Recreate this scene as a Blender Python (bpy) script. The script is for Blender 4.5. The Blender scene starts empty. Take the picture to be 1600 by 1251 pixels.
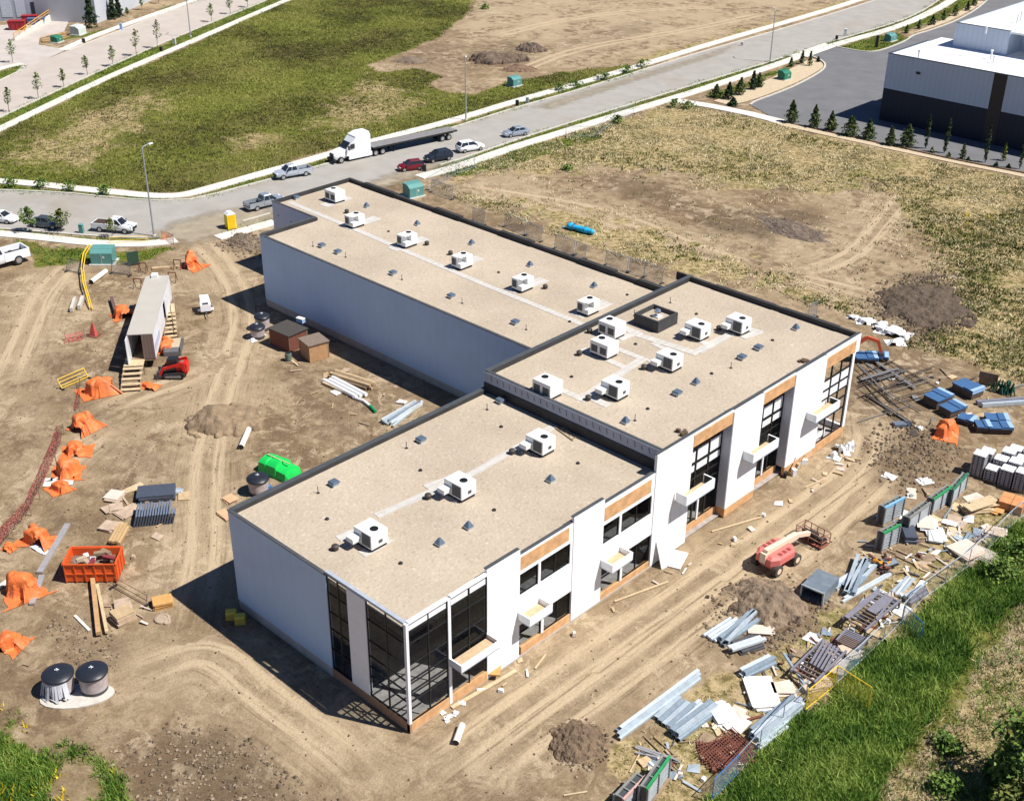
import bpy, math, random
import numpy as np
from mathutils import Vector, Matrix
random.seed(7); RNG = np.random.default_rng(7)
SC = bpy.context.scene; COL = SC.collection
PI = math.pi; R = math.radians

# ------------------------------------------------------------------ camera
CAM_H = 60.0; FPX = 1935.43; CX, CY = 800.0, 625.5
AX_R = np.array([0.72423089, 0.689513, 0.00783842])
AX_U = np.array([-0.33553161, 0.34244968, 0.87758006])
AX_F = np.array([-0.60241859, 0.63820062, -0.47936604])
cam = bpy.data.cameras.new('camera'); camo = bpy.data.objects.new('camera', cam); COL.objects.link(camo)
camo.matrix_world = Matrix(((AX_R[0], AX_U[0], -AX_F[0], 0), (AX_R[1], AX_U[1], -AX_F[1], 0),
                            (AX_R[2], AX_U[2], -AX_F[2], CAM_H), (0, 0, 0, 1)))
cam.sensor_fit = 'HORIZONTAL'; cam.sensor_width = 36.0; cam.lens = FPX / 1600 * 36.0
cam.clip_start = 1.0; cam.clip_end = 6000.0
SC.camera = camo

# ------------------------------------------------------------------ sky, sun, exposure
SUN_TO = Vector((5.47, 2.64, 8.95)).normalized()
SUN_EL = math.asin(SUN_TO.z); SUN_ROT = math.atan2(SUN_TO.x, SUN_TO.y)
W = bpy.data.worlds.new('World'); SC.world = W; W.use_nodes = True
nt = W.node_tree; nt.nodes.clear()
_o = nt.nodes.new('ShaderNodeOutputWorld'); _b = nt.nodes.new('ShaderNodeBackground'); _s = nt.nodes.new('ShaderNodeTexSky')
_s.sky_type = 'NISHITA'; _s.sun_disc = False; _s.sun_elevation = SUN_EL; _s.sun_rotation = SUN_ROT
_s.altitude = 600; _s.air_density = 0.8; _s.dust_density = 0.15; _s.ozone_density = 2.0
_b.inputs['Strength'].default_value = 0.05
_h = nt.nodes.new('ShaderNodeMix'); _h.data_type = 'RGBA'; _h.blend_type = 'MULTIPLY'; _h.inputs['Factor'].default_value = 1; _h.inputs['B'].default_value = (.78, .95, 1.22, 1)
nt.links.new(_s.outputs[0], _h.inputs['A']); nt.links.new(_h.outputs['Result'], _b.inputs['Color']); nt.links.new(_b.outputs[0], _o.inputs['Surface'])
sl = bpy.data.lights.new('sun', 'SUN'); sl.energy = 5.0; sl.angle = R(0.53); sl.color = (1.0, 0.965, 0.905)
so = bpy.data.objects.new('sun', sl); COL.objects.link(so); so.location = (60, 60, 120)
so.rotation_euler = (-SUN_TO).to_track_quat('-Z', 'Y').to_euler()
SC.view_settings.view_transform = 'Standard'; SC.view_settings.look = 'None'
SC.view_settings.exposure = 0.46; SC.view_settings.gamma = 1.0
SC.cycles.max_bounces = 6; SC.cycles.transparent_max_bounces = 12; SC.cycles.use_denoising = True

# ------------------------------------------------------------------ helpers
def P(px, py, z=0.0):
    """world point at height z that stands where the photo pixel (px,py) looks"""
    d = (px - CX) / FPX * AX_R - (py - CY) / FPX * AX_U + AX_F
    t = (z - CAM_H) / d[2]
    return Vector((t * d[0], t * d[1], z))
def PP(l, z=0.0): return [P(a, b, z) for a, b in l]
def ang(a, b, z=0.0):
    d = P(*b, z) - P(*a, z); return math.atan2(d.y, d.x)
def hexc(h):
    c = [int(h[i:i + 2], 16) / 255 for i in (0, 2, 4)]
    return tuple(x / 12.92 if x <= .04045 else ((x + .055) / 1.055) ** 2.4 for x in c)

_M = {}
def mat(name, col, rough=.7, metal=0.0, var=.12, scale=3.0, bump=0.0, bscale=None, spec=.4, stripe=None, dirt=0.0):
    """principled material with procedural colour variation (col linear rgb)"""
    if name in _M: return _M[name]
    m = bpy.data.materials.new(name); m.use_nodes = True; n = m.node_tree.nodes; L = m.node_tree.links
    b = n['Principled BSDF']; b.inputs['Roughness'].default_value = rough; b.inputs['Metallic'].default_value = metal
    b.inputs['Specular IOR Level'].default_value = spec
    tc = n.new('ShaderNodeTexCoord')
    nz = n.new('ShaderNodeTexNoise'); nz.inputs['Scale'].default_value = scale; nz.inputs['Detail'].default_value = 5; nz.inputs['Roughness'].default_value = .6
    L.new(tc.outputs['Object'], nz.inputs['Vector'])
    r = n.new('ShaderNodeValToRGB'); r.color_ramp.elements[0].position = .3; r.color_ramp.elements[1].position = .7
    r.color_ramp.elements[0].color = (*[min(1, c * (1 - var)) for c in col], 1); r.color_ramp.elements[1].color = (*[min(1, c * (1 + var)) for c in col], 1)
    L.new(nz.outputs['Fac'], r.inputs['Fac']); out = r.outputs['Color']
    if dirt:
        n2 = n.new('ShaderNodeTexNoise'); n2.inputs['Scale'].default_value = scale * .35; n2.inputs['Detail'].default_value = 8; L.new(tc.outputs['Object'], n2.inputs['Vector'])
        r2 = n.new('ShaderNodeValToRGB'); r2.color_ramp.elements[0].position = .5; r2.color_ramp.elements[1].position = .75
        r2.color_ramp.elements[0].color = (0, 0, 0, 1); r2.color_ramp.elements[1].color = (dirt,) * 3 + (1,)
        L.new(n2.outputs['Fac'], r2.inputs['Fac'])
        mx = n.new('ShaderNodeMix'); mx.data_type = 'RGBA'; L.new(r2.outputs['Color'], mx.inputs['Factor']); L.new(out, mx.inputs['A']); mx.inputs['B'].default_value = (.27, .2, .13, 1); out = mx.outputs['Result']
    if stripe:
        axis, period, amt = stripe[:3]; wd_ = stripe[3] if len(stripe) > 3 else .25
        wv = n.new('ShaderNodeTexWave'); wv.wave_type = 'BANDS'; wv.bands_direction = axis; wv.inputs['Scale'].default_value = .314 / period; wv.inputs['Distortion'].default_value = 0
        L.new(tc.outputs['Object'], wv.inputs['Vector'])
        mx = n.new('ShaderNodeMix'); mx.data_type = 'RGBA'; mx.blend_type = 'MULTIPLY'; mx.inputs['Factor'].default_value = 1
        rr = n.new('ShaderNodeValToRGB'); rr.color_ramp.elements[0].color = (1 - amt,) * 3 + (1,); rr.color_ramp.elements[0].position = wd_ * .1; rr.color_ramp.elements[1].position = wd_
        L.new(wv.outputs['Fac'], rr.inputs['Fac']); L.new(out, mx.inputs['A']); L.new(rr.outputs['Color'], mx.inputs['B']); out = mx.outputs['Result']
    L.new(out, b.inputs['Base Color'])
    if bump:
        bz = n.new('ShaderNodeTexNoise'); bz.inputs['Scale'].default_value = bscale or scale * 3; bz.inputs['Detail'].default_value = 6
        L.new(tc.outputs['Object'], bz.inputs['Vector'])
        bp = n.new('ShaderNodeBump'); bp.inputs['Strength'].default_value = min(1, bump); bp.inputs['Distance'].default_value = .1
        L.new(bz.outputs['Fac'], bp.inputs['Height']); L.new(bp.outputs['Normal'], b.inputs['Normal'])
    _M[name] = m; return m

def mesh_mat(name, col, open_=.7, freq=18.0):
    """wire or net infill: the wires are opaque, the gaps are open"""
    if name in _M: return _M[name]
    m = bpy.data.materials.new(name); m.use_nodes = True; n = m.node_tree.nodes; L = m.node_tree.links
    b = n['Principled BSDF']; b.inputs['Base Color'].default_value = (*col, 1); b.inputs['Roughness'].default_value = .6
    tc = n.new('ShaderNodeTexCoord'); nz = n.new('ShaderNodeTexNoise'); nz.inputs['Scale'].default_value = freq; nz.inputs['Detail'].default_value = 2
    L.new(tc.outputs['Object'], nz.inputs['Vector'])
    g = n.new('ShaderNodeMath'); g.operation = 'GREATER_THAN'; g.inputs[1].default_value = .5 + (open_ - .5) * .34
    L.new(nz.outputs['Fac'], g.inputs[0])
    t = n.new('ShaderNodeBsdfTransparent'); mx = n.new('ShaderNodeMixShader')
    L.new(g.outputs[0], mx.inputs[0]); L.new(t.outputs[0], mx.inputs[1]); L.new(b.outputs[0], mx.inputs[2])
    L.new(mx.outputs[0], n['Material Output'].inputs['Surface']); _M[name] = m; return m

def glass_mat(name, tint=(.55, .6, .62), gloss=.12):
    if name in _M: return _M[name]
    m = bpy.data.materials.new(name); m.use_nodes = True; n = m.node_tree.nodes; L = m.node_tree.links
    n.remove(n['Principled BSDF'])
    t = n.new('ShaderNodeBsdfTransparent'); t.inputs[0].default_value = (*tint, 1)
    g = n.new('ShaderNodeBsdfGlossy'); g.inputs['Roughness'].default_value = .03; g.inputs[0].default_value = (.9, .95, 1, 1)
    mx = n.new('ShaderNodeMixShader'); mx.inputs[0].default_value = .02; L.new(t.outputs[0], mx.inputs[1]); L.new(g.outputs[0], mx.inputs[2])
    L.new(mx.outputs[0], n['Material Output'].inputs['Surface']); _M[name] = m; return m

class MB:
    def __init__(s): s.v = []; s.f = []; s.m = []
    def add(s, vs, fs, mi=0):
        o = len(s.v); s.v += [tuple(v) for v in vs]; s.f += [tuple(i + o for i in f) for f in fs]; s.m += [mi] * len(fs); return s
    def box(s, x0, x1, y0, y1, z0, z1, mi=0, rz=0.0, about=None):
        vs = [(x0, y0, z0), (x1, y0, z0), (x1, y1, z0), (x0, y1, z0), (x0, y0, z1), (x1, y0, z1), (x1, y1, z1), (x0, y1, z1)]
        if rz:
            ax, ay = about or ((x0 + x1) / 2, (y0 + y1) / 2); c, q = math.cos(rz), math.sin(rz)
            vs = [(ax + (x - ax) * c - (y - ay) * q, ay + (x - ax) * q + (y - ay) * c, z) for x, y, z in vs]
        return s.add(vs, [(0, 3, 2, 1), (4, 5, 6, 7), (0, 1, 5, 4), (1, 2, 6, 5), (2, 3, 7, 6), (3, 0, 4, 7)], mi)
    def cbox(s, cx, cy, cz, sx, sy, sz, mi=0, rz=0.0):
        return s.box(cx - sx / 2, cx + sx / 2, cy - sy / 2, cy + sy / 2, cz, cz + sz, mi, rz, (cx, cy))
    def frus(s, x0, x1, y0, y1, z0, X0, X1, Y0, Y1, z1, mi=0):
        vs = [(x0, y0, z0), (x1, y0, z0), (x1, y1, z0), (x0, y1, z0), (X0, Y0, z1), (X1, Y0, z1), (X1, Y1, z1), (X0, Y1, z1)]
        return s.add(vs, [(0, 3, 2, 1), (4, 5, 6, 7), (0, 1, 5, 4), (1, 2, 6, 5), (2, 3, 7, 6), (3, 0, 4, 7)], mi)
    def bar(s, p, q, w=.06, h=None, mi=0):
        p = Vector(p); q = Vector(q); h = h or w; d = (q - p)
        if d.length < 1e-6: return s
        d.normalize(); u = Vector((0, 0, 1)) if abs(d.z) < .95 else Vector((1, 0, 0))
        a = d.cross(u).normalized() * (w / 2); b = a.cross(d).normalized() * (h / 2)
        vs = [p - a - b, p + a - b, p + a + b, p - a + b, q - a - b, q + a - b, q + a + b, q - a + b]
        return s.add(vs, [(0, 1, 2, 3), (7, 6, 5, 4), (0, 4, 5, 1), (1, 5, 6, 2), (2, 6, 7, 3), (3, 7, 4, 0)], mi)
    def tube(s, p, q, r, r2=None, n=8, mi=0, cap=True):
        p = Vector(p); q = Vector(q); r2 = r if r2 is None else r2; d = (q - p).normalized()
        u = Vector((0, 0, 1)) if abs(d.z) < .9 else Vector((1, 0, 0)); a = d.cross(u).normalized(); b = d.cross(a)
        vs = []
        for c, rr in ((p, r), (q, r2)):
            vs += [c + (a * math.cos(2 * PI * i / n) + b * math.sin(2 * PI * i / n)) * rr for i in range(n)]
        fs = [(i, (i + 1) % n, n + (i + 1) % n, n + i) for i in range(n)]
        if cap: fs += [tuple(range(n))[::-1], tuple(range(n, 2 * n))]
        return s.add(vs, fs, mi)
    def path(s, pts, r, n=6, mi=0):
        for a, b in zip(pts[:-1], pts[1:]): s.tube(a, b, r, r, n, mi)
        return s
    def prism(s, poly, z0, z1, mi=0):
        n = len(poly); A = sum(poly[i][0] * poly[(i + 1) % n][1] - poly[(i + 1) % n][0] * poly[i][1] for i in range(n))
        if A < 0: poly = poly[::-1]
        vs = [(p[0], p[1], z0) for p in poly] + [(p[0], p[1], z1) for p in poly]
        return s.add(vs, [tuple(range(n))[::-1], tuple(range(n, 2 * n))] + [(i, (i + 1) % n, n + (i + 1) % n, n + i) for i in range(n)], mi)
    def loft(s, rings, mi=0, cap=True):
        n = len(rings[0]); vs = [p for r in rings for p in r]; fs = []
        for k in range(len(rings) - 1):
            for i in range(n): fs.append((k * n + i, k * n + (i + 1) % n, (k + 1) * n + (i + 1) % n, (k + 1) * n + i))
        if cap: fs += [tuple(range(n))[::-1], tuple(range((len(rings) - 1) * n, len(rings) * n))]
        return s.add(vs, fs, mi)
    def lathe(s, prof, n=16, cx=0, cy=0, mi=0):
        rings = [[(cx + r * math.cos(2 * PI * i / n), cy + r * math.sin(2 * PI * i / n), z) for i in range(n)] for r, z in prof]
        return s.loft(rings, mi)
    def build(s, name, mats, parent=None, loc=None, rz=0.0, smooth=False, angle=40):
        me = bpy.data.meshes.new(name); me.from_pydata(s.v, [], s.f)
        for m in (mats if isinstance(mats, (list, tuple)) else [mats]): me.materials.append(m)
        if any(s.m): me.polygons.foreach_set('material_index', s.m)
        if smooth:
            me.polygons.foreach_set('use_smooth', [True] * len(me.polygons)); me.set_sharp_from_angle(angle=R(angle))
        me.update(); o = bpy.data.objects.new(name, me); COL.objects.link(o)
        if parent: o.parent = parent
        if loc is not None: o.location = loc
        if rz: o.rotation_euler[2] = rz
        return o

def tag(o, label, cat, group=None, kind=None):
    if label: o['label'] = label
    if cat: o['category'] = cat
    if group: o['group'] = group
    if kind: o['kind'] = kind
    return o
def thing(name, label, cat, loc=(0, 0, 0), rz=0.0, group=None):
    o = bpy.data.objects.new(name, None); COL.objects.link(o); o.empty_display_size = .3
    o.location = loc; o.rotation_euler = (0, 0, rz); return tag(o, label, cat, group)
def copy_tree(o, parent=None):
    c = o.copy(); COL.objects.link(c); c.parent = parent
    for ch in o.children: copy_tree(ch, c)
    return c
def dup(o, loc, rz, label, group=None, sc=None):
    c = copy_tree(o); c.location = loc; c.rotation_euler = (0, 0, rz); c['label'] = label
    if group: c['group'] = group
    if sc: c.scale = sc
    return c
def struct(name, mb, m, **k):
    o = mb.build(name, m, **k); o['kind'] = 'structure'; return o

# ---- numpy noise
def vnoise(x, y, seed=0):
    xi = np.floor(x).astype(np.int64); yi = np.floor(y).astype(np.int64); fx = x - xi; fy = y - yi
    fx = fx * fx * (3 - 2 * fx); fy = fy * fy * (3 - 2 * fy)
    def h(a, b):
        n = (a * 374761393 + b * 668265263 + seed * 974711) & 0x7fffffff
        n = ((n ^ (n >> 13)) * 1274126177) & 0x7fffffff
        return ((n ^ (n >> 16)) & 0xffff) / 65535.0
    return (h(xi, yi) * (1 - fx) + h(xi + 1, yi) * fx) * (1 - fy) + (h(xi, yi + 1) * (1 - fx) + h(xi + 1, yi + 1) * fx) * fy
def fbm(x, y, seed=0, oct=4):
    t = 0; a = .5; s = 0
    for i in range(oct): t = t + a * vnoise(x * 2 ** i, y * 2 ** i, seed + i * 17); s += a; a *= .5
    return t / s
def sdist(x, y, poly):
    """signed distance (positive inside) of points to polygon"""
    ins = np.zeros(x.shape, bool); d = np.full(x.shape, 1e9); n = len(poly)
    for i in range(n):
        x0, y0 = poly[i][0], poly[i][1]; x1, y1 = poly[(i + 1) % n][0], poly[(i + 1) % n][1]
        c = ((y0 > y) != (y1 > y)) & (x < (x1 - x0) * (y - y0) / ((y1 - y0) if y1 != y0 else 1e-9) + x0); ins ^= c
        dx, dy = x1 - x0, y1 - y0; t = np.clip(((x - x0) * dx + (y - y0) * dy) / (dx * dx + dy * dy + 1e-9), 0, 1)
        d = np.minimum(d, np.hypot(x - x0 - t * dx, y - y0 - t * dy))
    return np.where(ins, d, -d)
def sstep(a, b, x): t = np.clip((x - a) / (b - a), 0, 1); return t * t * (3 - 2 * t)

# ================================================================== SETTING: ground, roads, walks
BARES = [([(680, 280), (760, 268), (880, 262), (960, 262), (1080, 272), (1160, 296), (1280, 300), (1360, 280), (1420, 330), (1450, 390), (1500, 420), (1490, 500), (1430, 535), (1360, 515), (1320, 480), (1240, 440), (1200, 425), (1110, 392), (1000, 355), (900, 330), (780, 315), (690, 305)], 1.0), ([(700, 325), (850, 375), (1060, 440), (1330, 520), (1345, 508), (1200, 445), (1080, 425), (900, 370), (760, 325)], .85)]
TRAIL = [(1360, 1290), (1420, 1185), (1490, 1095), (1525, 1010), (1600, 935), (1700, 900), (1700, 1080), (1620, 1120), (1560, 1180), (1500, 1290)]
def wp(l): return [(p.x, p.y) for p in PP(l)]
ROAD_N = [(-120, 296), (0, 297), (60, 299), (120, 303), (180, 310), (240, 314), (290, 314), (330, 305), (400, 286), (450, 273), (515, 255), (600, 231), (720, 196), (800, 170), (900, 142), (1000, 111), (1100, 80), (1200, 52), (1290, 25), (1370, 0), (1440, -26), (1500, -52)]
ROAD_S = [(-120, 353), (0, 357), (45, 361), (130, 368), (215, 373), (270, 371), (330, 360), (425, 333), (480, 318), (540, 300), (640, 272), (720, 249), (800, 221), (900, 189), (1000, 159), (1100, 128), (1200, 98), (1290, 68), (1400, 36), (1440, 19), (1480, -8), (1530, -45)]
FAR_S = [(-60, 212), (0, 184), (100, 137), (200, 91), (300, 48), (400, 8), (470, -22), (560, -60)]
FAR_N = [(-60, 153), (0, 126), (60, 97), (120, 74), (200, 43), (260, 20), (320, -4), (400, -38), (470, -70)]
LOT = [(1172, 164), (1180, 158), (1215, 146), (1250, 131), (1284, 112), (1291, 102), (1283, 94), (1262, 86), (1300, 72), (1340, 79), (1366, 81), (1392, 73), (1418, 62), (1424, 55), (1450, 48), (1490, 34), (1527, 14), (1547, -4), (1580, -40), (1760, -40), (1760, 320), (1600, 268), (1500, 250), (1400, 228), (1300, 206), (1215, 188)]
DRIVE = [(20, 118), (60, 99), (82, 88), (104, 78), (60, 70), (62, 60), (100, 50), (108, 32), (60, 34), (-60, 46), (-60, 100), (-10, 122), (0, 108), (36, 100)]
GREEN = [[(-30, 222), (0, 208), (100, 160), (200, 113), (300, 70), (452, 0), (520, -30), (760, -20), (722, 30), (690, 55), (640, 78), (570, 103), (600, 112), (655, 107), (690, 118), (668, 131), (700, 146), (740, 149), (800, 129), (870, 114), (940, 106), (1000, 100), (870, 138), (800, 157), (700, 187), (515, 236), (400, 269), (280, 302), (240, 303), (120, 292), (-30, 279)],
         [(-120, 278), (-30, 284), (0, 287), (120, 299), (240, 311), (290, 310), (400, 279), (520, 245), (700, 195), (800, 165), (1003, 103), (1000, 112), (800, 172), (600, 232), (450, 276), (330, 307), (240, 316), (120, 305), (-120, 299)],
         [(-60, 210), (0, 183), (100, 136), (200, 90), (400, 7), (470, -22), (500, -18), (450, 0), (300, 63), (100, 152), (0, 202), (-60, 228)],
         [(1060, 138), (1240, 84), (1290, 66), (1400, 34), (1440, 17), (1476, -8), (1505, -20), (1450, 20), (1400, 46), (1300, 72), (1200, 105), (1062, 150), (900, 198), (800, 228), (720, 256), (640, 278), (720, 247), (900, 188)],
         [(1310, 73), (1345, 79), (1368, 79), (1396, 71), (1418, 60), (1400, 50), (1450, 26), (1490, 6), (1540, -20), (1530, 0), (1480, 26), (1440, 42), (1400, 50)],
         [(1105, 150), (1200, 115), (1240, 100), (1262, 93), (1230, 108), (1180, 132), (1130, 152)],
         [(1080, 1290), (1182, 1172), (1290, 1092), (1440, 962), (1560, 855), (1605, 800), (1750, 680), (1750, 1400), (1080, 1400)],
         [(-60, 1110), (0, 1122), (30, 1135), (58, 1160), (40, 1190), (95, 1172), (150, 1192), (185, 1205), (238, 1256), (260, 1300), (-60, 1300)],
         [(20, 376), (130, 388), (200, 392), (268, 384), (240, 396), (215, 412), (180, 410), (130, 404), (60, 418), (45, 400)],
         [(-60, 358), (0, 359), (130, 370), (240, 374), (268, 372), (240, 380), (140, 378), (0, 366), (-60, 362)],
         [(345, 361), (425, 335), (425, 346), (350, 368)],
         [(60, 70), (140, 55), (320, 0), (300, 0), (190, 40), (110, 58)], [(-30, 120), (0, 112), (36, 100), (38, 106), (0, 126), (-30, 140)],
         [(660, 270), (740, 256), (800, 236), (880, 216), (960, 190), (930, 215), (860, 236), (800, 262), (720, 275)]]
WEEDS = [[(690, 262), (800, 236), (900, 205), (1050, 163), (1110, 172), (1220, 197), (1400, 241), (1600, 281), (1760, 320), (1760, 640), (1600, 600), (1520, 566), (1440, 545), (1340, 500), (1200, 455), (1060, 430), (800, 345), (690, 300)],
         [(20, 232), (130, 172), (215, 142), (280, 150), (200, 228), (130, 262), (0, 264)], [(345, 226), (400, 200), (450, 205), (430, 228), (370, 236)],
         [(470, 200), (560, 120), (650, 140), (690, 165), (560, 205)],
         [(960, 1180), (1080, 1100), (1200, 1020), (1330, 950), (1440, 860), (1540, 800), (1600, 770), (1600, 810), (1440, 960), (1290, 1090), (1180, 1172), (1080, 1290), (960, 1260)],
         [(1400, 1290), (1440, 1190), (1520, 1090), (1600, 1010), (1700, 930), (1700, 1080), (1600, 1130), (1530, 1240), (1500, 1290)],
         [(1000, 100), (1100, 72), (1200, 43), (1350, 0), (1350, -8), (1200, 36), (1000, 90)]]
MUD = [([(925, 275), (1000, 280), (1100, 312), (1105, 335), (1040, 325), (960, 300)], .75), ([(1085, 332), (1160, 322), (1270, 330), (1290, 352), (1200, 374), (1110, 360)], 1.0),
       ([(1368, 480), (1400, 440), (1440, 424), (1495, 420), (1492, 470), (1480, 515), (1420, 530)], 1.0), ([(700, 95), (790, 65), (850, 75), (845, 100), (760, 105)], .8),
       ([(190, 1160), (280, 1130), (400, 1150), (490, 1230), (520, 1300), (230, 1300)], 1.0), ([(100, 960), (190, 990), (200, 1040), (140, 1060), (70, 1010)], .7),
       ([(640, 1200), (800, 1090), (960, 1060), (1040, 1010), (940, 1120), (880, 1230), (700, 1290)], .5), ([(840, 1150), (930, 1130), (960, 1180), (880, 1215)], .7), ([(1110, 1010), (1140, 930), (1210, 900), (1290, 950), (1250, 1000)], .7),
       ([(1340, 700), (1420, 660), (1500, 700), (1480, 760), (1400, 770)], .8), ([(80, 560), (190, 540), (200, 640), (130, 660)], .45), ([(160, 700), (270, 700), (280, 770), (170, 770)], .5), ([(420, 560), (560, 580), (700, 640), (560, 700), (470, 690)], .45),
       ([(345, 380), (410, 370), (410, 400), (360, 395)], .7), ([(640, 80), (720, 60), (760, 100), (700, 130)], .4), ([(850, 70), (1000, 30), (1020, 40), (960, 80), (890, 90)], .5), ([(1340, 560), (1480, 570), (1440, 650), (1350, 660)], .6), ([(820, 1050), (1010, 930), (1110, 880), (1160, 870), (1050, 980), (900, 1080)], .35)]
PALE = [([(740, -20), (1360, -10), (1200, 34), (1000, 88), (860, 110), (800, 80), (850, 60), (720, 70)], 1.15), ([(690, 282), (800, 288), (960, 318), (1110, 385), (1230, 430), (1330, 470), (1400, 400), (1330, 300), (1290, 340), (1100, 370), (960, 305), (800, 266)], .6),
        ([(0, 440), (90, 400), (130, 480), (110, 600), (60, 680), (0, 760)], .5), ([(270, 380), (420, 380), (400, 560), (350, 900), (290, 960), (270, 900)], .45), ([(640, 1160), (940, 980), (1300, 740), (1380, 660), (1380, 740), (1000, 1000), (760, 1190)], .35), ([(250, 960), (420, 1040), (640, 1180), (640, 1251), (420, 1140), (200, 1100)], .55), ([(560, 100), (700, 108), (760, 130), (880, 110), (800, 130), (700, 142)], .3), ([(270, 370), (430, 340), (430, 360), (340, 380), (290, 390)], .7)]
TRACKS = [[(620, 1235), (700, 1185), (800, 1112), (960, 1000), (1080, 918), (1200, 832), (1310, 755), (1362, 700), (1345, 640)], [(700, 1251), (830, 1150), (990, 1040), (1120, 940), (1260, 850), (1360, 760), (1400, 720)],
          [(290, 985), (318, 880), (320, 760), (327, 690), (350, 600), (385, 500), (362, 430), (325, 388), (300, 368)], [(150, 1075), (240, 1040), (330, 1010), (420, 1092), (520, 1160), (600, 1235)],
          [(0, 610), (40, 520), (75, 440), (140, 395)], [(690, 288), (800, 303), (960, 332), (1100, 392), (1210, 425)], [(1180, 412), (1260, 436), (1330, 452), (1390, 470)], [(1230, 430), (1330, 405), (1385, 340), (1430, 285)], [(700, 300), (820, 312), (950, 344), (1080, 392), (1180, 424), (1300, 470), (1350, 500)], [(1395, 1270), (1480, 1160), (1560, 1085), (1660, 1010)], [(1440, 1290), (1540, 1170), (1600, 1130), (1660, 1090)],
          [(130, 660), (200, 620), (300, 590), (350, 560)], [(40, 780), (130, 690), (200, 650)], [(760, 60), (880, 30), (1000, 15), (1150, 10)], [(800, 115), (900, 75), (1060, 50), (1200, 20)]]

def smooth(l, it=2):
    for _ in range(it):
        o = [l[0]]
        for a, b in zip(l[:-1], l[1:]): o += [(a[0] * .75 + b[0] * .25, a[1] * .75 + b[1] * .25), (a[0] * .25 + b[0] * .75, a[1] * .25 + b[1] * .75)]
        l = o + [l[-1]]
    return l
def ground_axis(segs):
    out = []
    for a, b, st in segs: out.append(np.arange(a, b, st))
    return np.concatenate(out)
gx = ground_axis([(-2600, -400, 220), (-400, -330, 14), (-330, -130, .9), (-130, -14, .36), (-14, 40, 3), (40, 2000, 280)])
gy = ground_axis([(-1500, -20, 180), (-20, 14, 3), (14, 114, .36), (114, 340, .9), (340, 420, 14), (420, 3000, 260)])
GX, GY = np.meshgrid(gx, gy, indexing='xy'); GX = GX.ravel(); GY = GY.ravel()
def masks(x, y, edge=1.0):
    wx = x + (fbm(x * .22, y * .22, 3) - .5) * 5 * edge; wy = y + (fbm(x * .22, y * .22, 9) - .5) * 5 * edge
    n1 = (fbm(x * .5, y * .5, 21) - .5)
    def acc(l, s, amp):
        out = np.zeros(x.shape)
        for q in l:
            poly, k = (q if isinstance(q, tuple) else (q, 1.0)); poly = wp(poly)
            xs = [p[0] for p in poly]; ys = [p[1] for p in poly]
            b = (x > min(xs) - 8) & (x < max(xs) + 8) & (y > min(ys) - 8) & (y < max(ys) + 8)
            if b.any(): out[b] = np.maximum(out[b], k * sstep(-s, s, sdist(wx[b], wy[b], poly) + n1[b] * amp))
        return out
    return acc, wx, wy
acc, _wx, _wy = masks(GX, GY, .55)
mG = acc(GREEN, 1.0, 2.0); mW = acc(WEEDS, 2.5, 6.0); mM = acc(MUD, 2.2, 5.0); mP = acc(PALE, 3.0, 8.0)
BARE = acc(BARES, 4.5, 16.0); mW = mW * (1 - .95 * np.clip(BARE * 1.2, 0, 1)); mG = mG * (1 - .8 * acc([PALE[0]], 1.5, 3.0)) * (1 - .7 * acc(WEEDS[1:4], 5.0, 14.0)) * (1 - .85 * acc([TRAIL], 1.5, 3.5))
mRoad = np.zeros(GX.shape)
for poly in (ROAD_N + ROAD_S[::-1], FAR_S + FAR_N[::-1], LOT, DRIVE):
    poly = wp(poly); mRoad = np.maximum(mRoad, sdist(GX, GY, poly))
sink = sstep(.1, .9, mRoad) * .3
tr = np.full(GX.shape, 60.0); ta = np.zeros(GX.shape); te = np.zeros(GX.shape)
for l in TRACKS:
    l = smooth(wp(l), 2); s0 = 0; tot = sum(math.hypot(b[0] - a[0], b[1] - a[1]) for a, b in zip(l[:-1], l[1:]))
    for (x0, y0), (x1, y1) in zip(l[:-1], l[1:]):
        dx, dy = x1 - x0, y1 - y0; ln = math.hypot(dx, dy); t = np.clip(((GX - x0) * dx + (GY - y0) * dy) / ln ** 2, 0, 1)
        d = np.hypot(GX - x0 - t * dx, GY - y0 - t * dy); sg = np.sign((GX - x0) * dy - (GY - y0) * dx)
        k = d < np.abs(tr); tr = np.where(k, d * sg, tr); ta = np.where(k, s0 + t * ln, ta); te = np.where(k, np.minimum(s0 + t * ln, tot - s0 - t * ln), te); s0 += ln
tr = tr; te = sstep(.2, 7.0, te)
near = (GX > -335) & (GX < 10) & (GY > 10) & (GY < 345)
mG = mG * np.where((GX < -50) & (GY < 32), .35 + .65 * sstep(.36, .54, fbm(GX * .3, GY * .3, 78)), 1.0)
hh = np.zeros(GX.shape)
def relief(x, y, m_mud, m_w): return (fbm(x * .12, y * .12, 31) - .5) * .16 + (fbm(x * .7, y * .7, 5) - .5) * .10 + m_mud * (fbm(x * 1.7, y * 1.7, 13, 3) - .5) * .42 + m_w * (fbm(x * .8, y * .8, 15, 3) - .5) * .35
hh = relief(GX, GY, mM * (1 - mRoad.clip(-2, 0) * 0), np.maximum(mW, mG * .6))
rut = np.exp(-((np.abs(tr) - .95) / .3) ** 2) * .09 * (tr < 5)
hh = hh - rut + np.exp(-((np.abs(tr) - 1.5) / .25) ** 2) * .04
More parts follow.
